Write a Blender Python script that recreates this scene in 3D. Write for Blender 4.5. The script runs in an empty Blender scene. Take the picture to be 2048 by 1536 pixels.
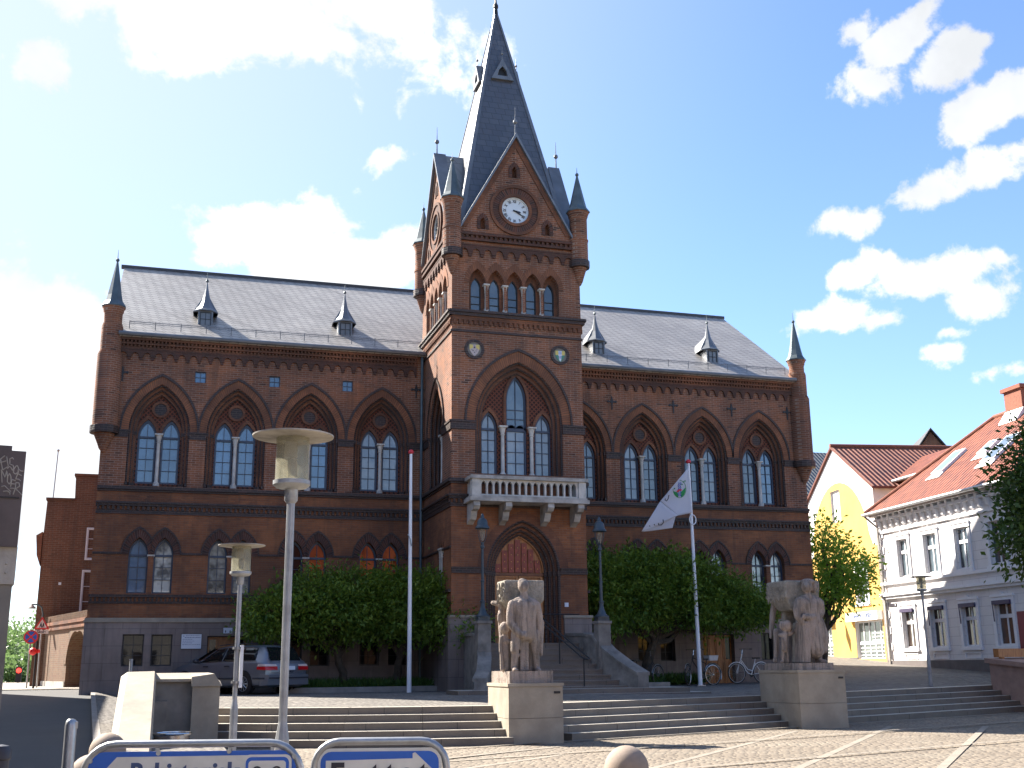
import bpy, bmesh, math, random
import numpy as np
from mathutils import Vector, Matrix
from mathutils.geometry import tessellate_polygon
random.seed(7); rng = np.random.default_rng(7)
PI = math.pi; R_ = math.radians
SC = bpy.context.scene
COL = SC.collection
def lerp(a, b, t): return a + (b - a) * t
def clamp(v, a=0., b=1.): return max(a, min(b, v))
def sstep(v): v = clamp(v); return v * v * (3 - 2 * v)

# ------------------------------------------------------------------ camera
FPX = 2257.9; YAW, PITCH, ROLL = .29777, .24364, -.010466
EYE = Vector((0, 0, .88))
_f = Vector((math.sin(YAW) * math.cos(PITCH), math.cos(YAW) * math.cos(PITCH), math.sin(PITCH)))
_rt = Vector((math.cos(YAW), -math.sin(YAW), 0)); _up = _rt.cross(_f)
_R = _rt * math.cos(ROLL) + _up * math.sin(ROLL); _U = _up * math.cos(ROLL) - _rt * math.sin(ROLL)
cd = bpy.data.cameras.new('camera'); cam = bpy.data.objects.new('camera', cd); COL.objects.link(cam)
cd.sensor_fit = 'HORIZONTAL'; cd.sensor_width = 36; cd.lens = 36 * FPX / 2048
cd.clip_start = .1; cd.clip_end = 4000
m = Matrix((_R, _U, -_f)).transposed().to_4x4(); m.translation = EYE
cam.matrix_world = m; SC.camera = cam
# site measurement helpers: a sight line from the survey photo met with a known wall or ground level
def ray(px, py): return _f + _R * ((px - 1024) / FPX) - _U * ((py - 768) / FPX)
def onY(px, py, Y): d = ray(px, py); return EYE + d * (Y / d.y)
def onZ(px, py, Z): d = ray(px, py); return EYE + d * ((Z - EYE.z) / d.z)
def atD(px, py, D): return EYE + ray(px, py) * D

# ------------------------------------------------------------------ materials
MAT = {}
class NT:
    def __init__(s, name):
        s.m = bpy.data.materials.new(name); s.m.use_nodes = True
        s.t = s.m.node_tree; s.b = s.t.nodes['Principled BSDF']
    def n(s, typ, **k):
        nd = s.t.nodes.new(typ)
        for a, v in k.items():
            if a in nd.inputs: pass
            setattr(nd, a, v)
        return nd
    def l(s, a, b): s.t.links.new(a, b)
    def mix(s, fac, a, b, blend='MIX'):
        nd = s.n('ShaderNodeMix'); nd.data_type = 'RGBA'; nd.blend_type = blend
        for i, v in ((0, fac), (6, a), (7, b)):
            if hasattr(v, 'is_linked') or isinstance(v, bpy.types.NodeSocket): s.l(v, nd.inputs[i])
            else: nd.inputs[i].default_value = v if i == 0 else (*v, 1)
        return nd.outputs[2]
    def math(s, op, a, b=0., c=None):
        nd = s.n('ShaderNodeMath'); nd.operation = op
        for i, v in enumerate((a, b) if c is None else (a, b, c)):
            if isinstance(v, bpy.types.NodeSocket): s.l(v, nd.inputs[i])
            else: nd.inputs[i].default_value = v
        return nd.outputs[0]
    def pos(s):
        g = s.n('ShaderNodeNewGeometry'); return g.outputs['Position']
    def noise(s, scale, vec=None, detail=4, rough=.6):
        nd = s.n('ShaderNodeTexNoise'); nd.inputs['Scale'].default_value = scale
        nd.inputs['Detail'].default_value = detail; nd.inputs['Roughness'].default_value = rough
        s.l(vec if vec is not None else s.pos(), nd.inputs['Vector']); return nd.outputs['Fac']
    def ramp(s, fac, stops, interp='LINEAR'):
        nd = s.n('ShaderNodeValToRGB'); cr = nd.color_ramp; cr.interpolation = interp
        while len(cr.elements) < len(stops): cr.elements.new(.5)
        for e, (p, c) in zip(cr.elements, stops):
            e.position = p; e.color = (*c, 1) if hasattr(c, '__len__') else (c, c, c, 1)
        s.l(fac, nd.inputs[0]); return nd.outputs[0]
    def bump(s, h, st=.3, dist=.02):
        nd = s.n('ShaderNodeBump'); nd.inputs['Strength'].default_value = st; nd.inputs['Distance'].default_value = dist
        s.l(h, nd.inputs['Height']); s.l(nd.outputs[0], s.b.inputs['Normal'])
    def out(s, col=None, rough=.8, metal=0., spec=.5):
        if col is not None:
            if isinstance(col, bpy.types.NodeSocket): s.l(col, s.b.inputs['Base Color'])
            else: s.b.inputs['Base Color'].default_value = (*col, 1)
        if isinstance(rough, bpy.types.NodeSocket): s.l(rough, s.b.inputs['Roughness'])
        else: s.b.inputs['Roughness'].default_value = rough
        s.b.inputs['Metallic'].default_value = metal
        s.b.inputs['Specular IOR Level'].default_value = spec
        MAT[s.m.name] = s.m; return s.m
    def comb(s, x, y, z=0.):
        nd = s.n('ShaderNodeCombineXYZ')
        for i, v in enumerate((x, y, z)):
            if isinstance(v, bpy.types.NodeSocket): s.l(v, nd.inputs[i])
            else: nd.inputs[i].default_value = v
        return nd.outputs[0]
    def sep(s, v):
        nd = s.n('ShaderNodeSeparateXYZ'); s.l(v, nd.inputs[0]); return nd.outputs

def plain(name, col, rough=.7, metal=0., spec=.5, var=.25, scale=3., bump=0., bscale=40.):
    """paint, stone or metal with soft mottling and optional grain"""
    k = NT(name)
    nz = k.noise(scale, detail=6)
    f = k.ramp(nz, [(.3, 1 - var), (.7, 1 + var * .6)])
    c = k.mix(1., tuple(col), f, 'MULTIPLY')
    if bump:
        nb = k.noise(bscale, detail=3); k.bump(nb, bump, .01)
    return k.out(c, rough, metal, spec)

def brickmat(name, bw, bh, mortar_size, cols, mortar, offset=.5, rough=.9, dirt=.35, wall=True, vscale=1., freq=.5, bump=.4, spec=.3, light=None):
    """brick courses laid in wall space; every brick takes one of the listed fired colours"""
    k = NT(name)
    x, y, z = k.sep(k.pos())
    if wall: vec = k.comb(k.math('ADD', x, y), k.math('MULTIPLY', z, vscale))
    else: vec = k.comb(x, y)
    # course and brick indices for per-brick colour
    row = k.math('FLOOR', k.math('DIVIDE', k.sep(vec)[1], bh))
    shift = k.math('MULTIPLY', k.math('MODULO', row, 2.), bw * offset)
    u = k.math('ADD', k.sep(vec)[0], shift)
    colm = k.math('FLOOR', k.math('DIVIDE', u, bw))
    wn = k.n('ShaderNodeTexWhiteNoise'); wn.noise_dimensions = '2D'
    k.l(k.comb(colm, row), wn.inputs['Vector'])
    st = [(i / (len(cols) - 1) if len(cols) > 1 else 0, c) for i, c in enumerate(cols)]
    bc = k.ramp(wn.outputs['Value'], st)
    fu = k.math('FRACT', k.math('DIVIDE', u, bw)); fv = k.math('FRACT', k.math('DIVIDE', k.sep(vec)[1], bh))
    mu = k.math('LESS_THAN', fu, mortar_size / bw); mv = k.math('LESS_THAN', fv, mortar_size / bh)
    mm = k.math('MAXIMUM', mu, mv)
    big = k.noise(freq, detail=5)
    c = k.mix(k.ramp(k.noise(2.2, detail=4), [(.35, 0.), (.65, 1.)]), bc, k.mix(.5, bc, cols[len(cols) // 2]))
    c = k.mix(mm, c, mortar)
    c = k.mix(k.ramp(big, [(.42, dirt), (.62, 0.)]), c, (.035, .025, .022))
    if light: c = k.mix(k.ramp(k.noise(.9, detail=5), [(.52, 0.), (.68, .45)]), c, light)
    if wall:   # rain and soot streaks run down the wall
        sv = k.comb(k.math('MULTIPLY', k.math('ADD', x, y), 2.6), 0., k.math('MULTIPLY', z, .22))
        c = k.mix(k.ramp(k.noise(1.6, sv, detail=6), [(.50, 0.), (.72, .5)]), c, (.05, .042, .038))
    if bump: k.bump(k.math('SUBTRACT', k.math('MULTIPLY', wn.outputs['Value'], .3), mm), bump, .012)
    return k.out(c, rough, spec=spec)

brickmat('brick_upper', .24, .073, .015, [(.055, .03, .024), (.24, .092, .048), (.165, .07, .042), (.30, .115, .056), (.19, .09, .06), (.27, .095, .045)], (.33, .24, .185), dirt=.4, light=(.34, .13, .055))
brickmat('brick_lower', .24, .073, .012, [(.19, .074, .038), (.295, .112, .048), (.235, .088, .042), (.34, .135, .057), (.245, .096, .046)], (.22, .13, .085), dirt=.45, light=(.35, .145, .062))
brickmat('brick_glazed', .24, .073, .014, [(.018, .015, .015), (.05, .026, .022), (.028, .02, .019), (.075, .034, .026)], (.12, .085, .07), dirt=.5, rough=.5)
brickmat('brick_moulded', .30, .073, .009, [(.25, .105, .055), (.20, .08, .045), (.29, .125, .065)], (.11, .07, .05), dirt=.6)
brickmat('brick_school', .24, .075, .015, [(.12, .055, .034), (.18, .08, .045), (.15, .065, .038), (.20, .095, .055)], (.19, .14, .10), dirt=.25)
brickmat('brick_yellowish', .24, .075, .015, [(.15, .09, .055), (.20, .12, .07), (.16, .08, .05), (.21, .135, .08)], (.19, .15, .105), dirt=.15)
# voussoirs: radial header courses, laid along the arch by UV
def vouss(name, c1, c2, mort, bw=.075):
    k = NT(name)
    uv = k.n('ShaderNodeUVMap'); u, v, _ = k.sep(uv.outputs[0])
    i = k.math('FLOOR', k.math('DIVIDE', u, bw)); fr = k.math('FRACT', k.math('DIVIDE', u, bw))
    wn = k.n('ShaderNodeTexWhiteNoise'); wn.noise_dimensions = '1D'; k.l(i, wn.inputs['W'])
    c = k.mix(wn.outputs['Value'], c1, c2)
    mm = k.math('LESS_THAN', fr, .2)
    c = k.mix(mm, c, mort); c = k.mix(k.ramp(k.noise(1.1), [(.42, .45), (.6, 0.)]), c, (.035, .025, .022))
    k.bump(mm, -.4, .012); k.out(c, .9, spec=.3)
vouss('voussoir', (.29, .12, .06), (.22, .09, .05), (.08, .055, .04))
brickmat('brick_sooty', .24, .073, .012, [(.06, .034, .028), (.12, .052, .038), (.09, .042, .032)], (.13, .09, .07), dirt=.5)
vouss('voussoir_dark', (.045, .028, .025), (.13, .048, .03), (.14, .10, .085))
# slates
def slate(name, bw, bh, cols, gap, vs, rough=.42, spec=.5):
    m = brickmat(name, bw, bh, .028, cols, gap, rough=rough, dirt=.2, vscale=vs, bump=.25, spec=spec, freq=.3)
slate('slate_roof', .31, .235, [(.30, .28, .26), (.38, .355, .325), (.34, .32, .295), (.43, .40, .365), (.35, .33, .305)], (.07, .068, .066), 1.73, rough=.5, spec=.9)
slate('slate_spire', .36, .24, [(.06, .065, .075), (.085, .09, .10), (.07, .075, .088), (.095, .10, .11)], (.035, .038, .042), 1., rough=.33, spec=1.)
slate('lead_sheet', 1.1, 1.3, [(.17, .185, .20), (.20, .215, .23)], (.10, .11, .12), 1., rough=.45)
plain('lead', (.15, .165, .185), .42, .25, var=.25, scale=2.)
plain('verdigris', (.085, .115, .13), .5, .3, var=.3)
plain('ridge', (.045, .045, .05), .6)
# granite ashlar plinth
brickmat('granite_ashlar', 1.05, .52, .012, [(.23, .185, .165), (.28, .225, .20), (.25, .205, .185)], (.14, .115, .105), dirt=.35, bump=.15, rough=.75)
k = NT('pale_granite')
c = k.mix(k.ramp(k.noise(2.5, detail=8), [(.35, 0.), (.7, 1.)]), (.28, .24, .185), (.385, .335, .26))
c = k.mix(k.ramp(k.noise(140, detail=2), [(.45, 0.), (.62, .5)]), c, (.21, .175, .14))
c = k.mix(k.ramp(k.noise(.9, detail=6), [(.5, 0.), (.66, .45)]), c, (.17, .15, .125))
k.bump(k.noise(90), .15, .006); k.out(c, .75)
k = NT('statue_granite')
c = k.mix(k.ramp(k.noise(3., detail=8), [(.35, 0.), (.7, 1.)]), (.34, .275, .235), (.43, .355, .30))
c = k.mix(k.ramp(k.noise(70, detail=3), [(.42, 0.), (.6, .5)]), c, (.24, .19, .165))
c = k.mix(k.ramp(k.noise(1.4, detail=6), [(.5, 0.), (.68, .5)]), c, (.15, .14, .12))
xs_, ys_, zs_ = k.sep(k.pos()); sv = k.comb(k.math('MULTIPLY', xs_, 7.), k.math('MULTIPLY', ys_, 7.), k.math('MULTIPLY', zs_, .8))
c = k.mix(k.ramp(k.noise(1.5, sv, detail=6), [(.46, 0.), (.62, .65)]), c, (.10, .085, .07))
k.bump(k.math('ADD', k.noise(38, detail=5), k.math('MULTIPLY', k.noise(9., detail=4), 1.2)), 1., .03); k.out(c, .9, spec=.3)
k = NT('rough_granite')
c = k.mix(k.ramp(k.noise(9., detail=8), [(.35, 0.), (.7, 1.)]), (.27, .24, .20), (.40, .36, .30))
c = k.mix(k.ramp(k.noise(1.8, detail=5), [(.48, 0.), (.62, .4)]), c, (.12, .12, .10))
k.bump(k.noise(16, detail=5), 1., .06); k.out(c, .95, spec=.2)
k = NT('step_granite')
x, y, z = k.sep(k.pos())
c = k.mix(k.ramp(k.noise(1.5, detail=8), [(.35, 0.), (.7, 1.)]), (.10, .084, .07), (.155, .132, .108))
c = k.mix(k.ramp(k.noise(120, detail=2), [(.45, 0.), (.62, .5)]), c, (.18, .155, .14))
gn_ = k.n('ShaderNodeNewGeometry'); c = k.mix(k.math('MULTIPLY', k.math('GREATER_THAN', k.sep(gn_.outputs['True Normal'])[2], .5), .8), c, (.50, .46, .39))   # upward faces painted paler: light on the treads put into the colour
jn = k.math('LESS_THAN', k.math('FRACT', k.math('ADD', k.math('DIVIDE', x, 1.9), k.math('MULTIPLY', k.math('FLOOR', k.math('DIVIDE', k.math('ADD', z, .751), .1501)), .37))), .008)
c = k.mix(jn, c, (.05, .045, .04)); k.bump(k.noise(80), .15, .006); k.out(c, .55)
plain('ball_granite', (.29, .225, .175), .8, var=.18, scale=5, bump=.3, bscale=60)
plain('pink_granite', (.30, .19, .15), .7, var=.2, scale=4, bump=.15)
plain('sandstone', (.52, .49, .44), .85, var=.3, scale=3., bump=.15)
plain('old_stone', (.40, .37, .33), .85, var=.5, scale=2.5, bump=.2)
# paving
def paving(name, ang, cols, mort, bw=.2, bh=.16, freq=.35, bump=.6, light=None):
    k = NT(name)
    x, y, z = k.sep(k.pos())
    ca, sa = math.cos(ang), math.sin(ang)
    u0 = k.math('ADD', k.math('MULTIPLY', x, ca), k.math('MULTIPLY', y, sa))
    v0 = k.math('SUBTRACT', k.math('MULTIPLY', y, ca), k.math('MULTIPLY', x, sa))
    wob = k.noise(2.1, detail=2)
    u0 = k.math('ADD', u0, k.math('MULTIPLY', wob, .10)); v0 = k.math('ADD', v0, k.math('MULTIPLY', k.noise(1.3, detail=2), .10))
    row = k.math('FLOOR', k.math('DIVIDE', v0, bh))
    wr = k.n('ShaderNodeTexWhiteNoise'); wr.noise_dimensions = '1D'; k.l(row, wr.inputs['W'])
    u = k.math('ADD', u0, k.math('MULTIPLY', wr.outputs['Value'], bw))
    cl = k.math('FLOOR', k.math('DIVIDE', u, bw))
    wn = k.n('ShaderNodeTexWhiteNoise'); wn.noise_dimensions = '2D'; k.l(k.comb(cl, row), wn.inputs['Vector'])
    st = [(i / (len(cols) - 1), c) for i, c in enumerate(cols)]
    c = k.ramp(wn.outputs['Value'], st)
    fu = k.math('ABSOLUTE', k.math('SUBTRACT', k.math('FRACT', k.math('DIVIDE', u, bw)), .5))
    fv = k.math('ABSOLUTE', k.math('SUBTRACT', k.math('FRACT', k.math('DIVIDE', v0, bh)), .5))
    e = k.math('MAXIMUM', k.math('MULTIPLY', fu, 1.), fv)
    mm = k.ramp(e, [(.40, 0.), (.47, 1.)])
    c = k.mix(mm, c, mort)
    c = k.mix(k.ramp(k.noise(freq, detail=6), [(.4, .35), (.65, 0.)]), c, mort)
    if light: c = k.mix(k.ramp(k.noise(1.1, detail=6), [(.5, 0.), (.7, .4)]), c, light)
    k.bump(k.math('SUBTRACT', 1., k.ramp(e, [(.28, 0.), (.5, 1.)])), bump, .03)
    k.out(c, .85, spec=.35)
paving('setts', R_(-18), [(.18, .148, .113), (.26, .215, .165), (.22, .185, .145), (.30, .25, .19)], (.10, .08, .06), bw=.21, bh=.13, light=(.27, .24, .19))
paving('setts_grey', R_(30), [(.15, .135, .12), (.24, .22, .195), (.19, .175, .155), (.28, .255, .22)], (.07, .06, .05), bw=.19, bh=.17)
paving('slab_paving', R_(4), [(.36, .31, .26), (.42, .365, .31)], (.2, .17, .14), bw=.6, bh=.4, bump=.2)
k = NT('asphalt')
c = k.mix(k.ramp(k.noise(180, detail=2), [(.4, 0.), (.65, 1.)]), (.045, .045, .047), (.085, .083, .08))
c = k.mix(k.ramp(k.noise(.5, detail=6), [(.4, .5), (.65, 0.)]), c, (.04, .04, .04)); k.bump(k.noise(150), .3, .006); k.out(c, .8)
plain('sunlit_asphalt', (.33, .30, .26), .9, var=.2, scale=.8)  # asphalt of the far road with its sunlight put into a paler colour
plain('paving_strip', (.26, .225, .18), .8, var=.2, scale=2.)
plain('kerb_stone', (.27, .245, .22), .8, var=.25, scale=3)
plain('soil', (.045, .035, .025), .95, var=.4, bump=.6, bscale=20)
# wood, paint, metals
k = NT('oak')
x, y, z = k.sep(k.pos())
gr = k.noise(6., k.comb(k.math('MULTIPLY', x, 5.), y, k.math('MULTIPLY', z, .7)), detail=6)
c = k.ramp(gr, [(.3, (.24, .095, .03)), (.55, (.40, .17, .055)), (.75, (.50, .235, .08))]); k.bump(gr, .25, .01); k.out(c, .5)
plain('oak_dark', (.17, .06, .022), .5, var=.35, scale=8)
plain('painted_panel', (.28, .06, .035), .55, var=.5, scale=9)
plain('gilt', (.75, .5, .15), .3, .9)
plain('frame_blue', (.035, .05, .085), .45, var=.2)
plain('frame_dark', (.02, .022, .028), .5, var=.2)
plain('iron_black', (.018, .018, .02), .5, .2)
plain('lamp_blue', (.045, .065, .08), .42, .2, var=.3)
plain('steel_galv', (.40, .41, .42), .42, .75, var=.22, scale=9, bump=.08)
plain('pole_grey', (.36, .37, .38), .5, .35, var=.25, scale=6)
plain('white_paint', (.78, .78, .80), .4, var=.06)
plain('trim_white', (.72, .71, .72), .6, var=.08)
plain('red_paint', (.55, .02, .03), .35, var=.1)
plain('sign_blue', (.012, .11, .50), .4, var=.12, scale=6)
plain('sign_white', (.68, .66, .60), .45, var=.14, scale=8)
plain('letter_blue', (.05, .085, .2), .5)
plain('letter_black', (.02, .018, .03), .5)
plain('sign_red', (.62, .03, .03), .45)
plain('plate_white', (.62, .66, .72), .5, var=.05)
plain('plaster_white', (.66, .64, .62), .85, var=.1, scale=1.2, bump=.1)
plain('plaster_base', (.13, .11, .105), .8, var=.2)
k = NT('plaster_yellow'); c = k.mix(k.ramp(k.noise(.7, detail=6), [(.3, 0.), (.7, 1.)]), (.60, .345, .07), (.68, .40, .10)); k.bump(k.noise(60), .1, .006); k.out(c, .85)
plain('rendered_grey', (.19, .175, .155), .8, var=.3)
# glass of several looks: body colour holds the room behind, in glass_sky the painted-in sky reflection
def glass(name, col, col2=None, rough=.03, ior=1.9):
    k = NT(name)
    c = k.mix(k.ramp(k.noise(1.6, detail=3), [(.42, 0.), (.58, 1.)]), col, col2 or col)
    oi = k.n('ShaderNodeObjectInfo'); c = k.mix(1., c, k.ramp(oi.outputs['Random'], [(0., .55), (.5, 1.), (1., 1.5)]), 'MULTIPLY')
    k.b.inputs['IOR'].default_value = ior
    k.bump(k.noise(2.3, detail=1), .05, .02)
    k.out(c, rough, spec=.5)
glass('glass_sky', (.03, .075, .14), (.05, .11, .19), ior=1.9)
glass('glass_curtain', (.20, .215, .225), (.13, .15, .175), ior=1.75)
glass('glass_white', (.42, .42, .38), (.05, .055, .06))
glass('glass_dark', (.012, .014, .017), ior=1.28)
glass('glass_orange', (.50, .095, .02), (.36, .06, .015), ior=1.5)
glass('glass_brownroom', (.085, .05, .035), (.06, .04, .03), ior=1.7)
glass('glass_tower', (.075, .10, .115), (.05, .07, .085), ior=1.8)
glass('glass_shop', (.06, .07, .07), (.10, .12, .11), ior=1.7)
glass('glass_pale', (.14, .18, .22), ior=1.6)
k = NT('lamp_plastic')
c = k.mix(k.ramp(k.noise(7., detail=4), [(.35, 0.), (.7, 1.)]), (.50, .485, .42), (.66, .65, .60))
k.b.inputs['Transmission Weight'].default_value = .0
k.b.inputs['Subsurface Weight'].default_value = .0
tr = k.n('ShaderNodeBsdfTranslucent'); k.l(c, tr.inputs[0])
tp = k.n('ShaderNodeBsdfTransparent'); tp.inputs[0].default_value = (.9, .89, .82, 1)
k.out(c, .25)
m1 = k.n('ShaderNodeMixShader'); m1.inputs[0].default_value = .5; k.l(k.b.outputs[0], m1.inputs[1]); k.l(tr.outputs[0], m1.inputs[2])
m2 = k.n('ShaderNodeMixShader'); m2.inputs[0].default_value = .7; k.l(m1.outputs[0], m2.inputs[1]); k.l(tp.outputs[0], m2.inputs[2])
k.l(m2.outputs[0], k.t.nodes['Material Output'].inputs[0])
# pantiles
def tiles(name, cols, gap):
    k = NT(name)
    uv = k.n('ShaderNodeUVMap'); u, v, _ = k.sep(uv.outputs[0])
    fu = k.math('FRACT', k.math('DIVIDE', u, .26)); fv = k.math('FRACT', k.math('DIVIDE', v, .34))
    wn = k.n('ShaderNodeTexWhiteNoise'); wn.noise_dimensions = '2D'
    k.l(k.comb(k.math('FLOOR', k.math('DIVIDE', u, .26)), k.math('FLOOR', k.math('DIVIDE', v, .34))), wn.inputs['Vector'])
    c = k.ramp(wn.outputs['Value'], [(0, cols[0]), (.5, cols[1]), (1, cols[2])])
    dark = k.math('MAXIMUM', k.math('LESS_THAN', fv, .14), k.math('LESS_THAN', fu, .14))
    c = k.mix(k.math('MULTIPLY', dark, .75), c, gap)
    h = k.math('ADD', k.math('SINE', k.math('MULTIPLY', fu, 6.283)), k.math('MULTIPLY', fv, -1.2))
    k.bump(h, .8, .05); k.out(c, .55)
tiles('tiles_red', [(.17, .05, .024), (.24, .072, .034), (.13, .038, .02)], (.13, .035, .02))
tiles('tiles_blue', [(.06, .07, .085), (.085, .095, .11), (.05, .06, .075)], (.02, .025, .03))
tiles('tiles_dark', [(.05, .05, .055), (.065, .065, .07), (.045, .045, .05)], (.02, .02, .02))
# foliage
def leafmat(name, cols, trans=.35):
    k = NT(name)
    g = k.n('ShaderNodeNewGeometry')
    c = k.ramp(g.outputs['Random Per Island'], [(i / (len(cols) - 1), q) for i, q in enumerate(cols)])
    c = k.mix(k.ramp(k.noise(1.3, detail=3), [(.35, 0.), (.7, .6)]), c, cols[-1])
    k.out(c, .5, spec=.35)
    tr = k.n('ShaderNodeBsdfTranslucent'); k.l(k.mix(.5, c, tuple(v * 1.6 for v in cols[-1])), tr.inputs[0])
    mx = k.n('ShaderNodeMixShader'); mx.inputs[0].default_value = trans
    k.l(k.b.outputs[0], mx.inputs[1]); k.l(tr.outputs[0], mx.inputs[2]); k.l(mx.outputs[0], k.t.nodes['Material Output'].inputs[0])
leafmat('leaf_magnolia', [(.025, .065, .009), (.07, .14, .017), (.18, .26, .035)])
leafmat('leaf_linden', [(.09, .18, .02), (.18, .31, .035), (.28, .42, .06)], .5)
leafmat('leaf_dark', [(.02, .05, .012), (.04, .08, .015), (.055, .10, .02)])
leafmat('leaf_far', [(.07, .13, .05), (.11, .19, .06), (.15, .23, .08)])
leafmat('leaf_ground', [(.03, .075, .015), (.05, .11, .02), (.08, .15, .03)])
plain('bark', (.075, .06, .045), .95, var=.4, scale=8, bump=.5, bscale=14)
# vehicles
plain('car_paint', (.20, .215, .25), .3, .5, var=.04)
plain('car_glass', (.01, .012, .013), .04, spec=.3)
plain('car_trim', (.03, .032, .045), .5)
plain('rubber', (.02, .02, .02), .85)
plain('alloy', (.45, .46, .48), .3, .8)
plain('tail_red', (.5, .01, .015), .2)
plain('tail_white', (.7, .55, .5), .2)
plain('chrome', (.6, .6, .6), .2, 1.)
plain('basket_cream', (.55, .52, .5), .7)
plain('reflector_orange', (.8, .2, .05), .3)
plain('bin_grey', (.35, .33, .34), .25, .8)

# ------------------------------------------------------------------ mesh building
class Fr:
    """a wall frame: u runs along the wall, w into it, v is height"""
    def __init__(s, o, az=None, u=None):
        s.o = Vector((o[0], o[1], 0)); s.u = Vector((u[0], u[1], 0)).normalized(); s.w = Vector((-s.u.y, s.u.x, 0))
    def __call__(s, u, w, v): return s.o + s.u * u + s.w * w + Vector((0, 0, v))
    def hit(s, px, py, w=0.):
        d = ray(px, py); n = s.w; t = ((s.o + s.w * w - EYE).dot(n)) / d.dot(n); q = EYE + d * t
        return (q - s.o).dot(s.u), q.z
ID = Fr((0, 0), u=(1, 0))
def arc_pts(cx, vs, hw, rise, n=10):
    """pointed arch line from the right springing over the apex to the left springing"""
    Rr = (hw * hw + rise * rise) / (2 * hw); th = math.atan2(rise, (Rr - hw)) if Rr != hw else PI / 2
    th = math.acos(clamp((Rr - hw) / Rr, -1, 1))
    r = [(cx + hw - Rr + Rr * math.cos(th * i / n), vs + Rr * math.sin(th * i / n)) for i in range(n + 1)]
    l = [(2 * cx - x, y) for x, y in reversed(r[:-1])]
    return r + l
def lancet(cx, v0, vs, hw, rise, n=8): return [(cx - hw, v0), (cx + hw, v0)] + arc_pts(cx, vs, hw, rise, n)
def rect(a, b, c, d): return [(a, c), (b, c), (b, d), (a, d)]
def circ(cx, cy, r, n=24): return [(cx + r * math.cos(2 * PI * i / n), cy + r * math.sin(2 * PI * i / n)) for i in range(n)]

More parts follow.
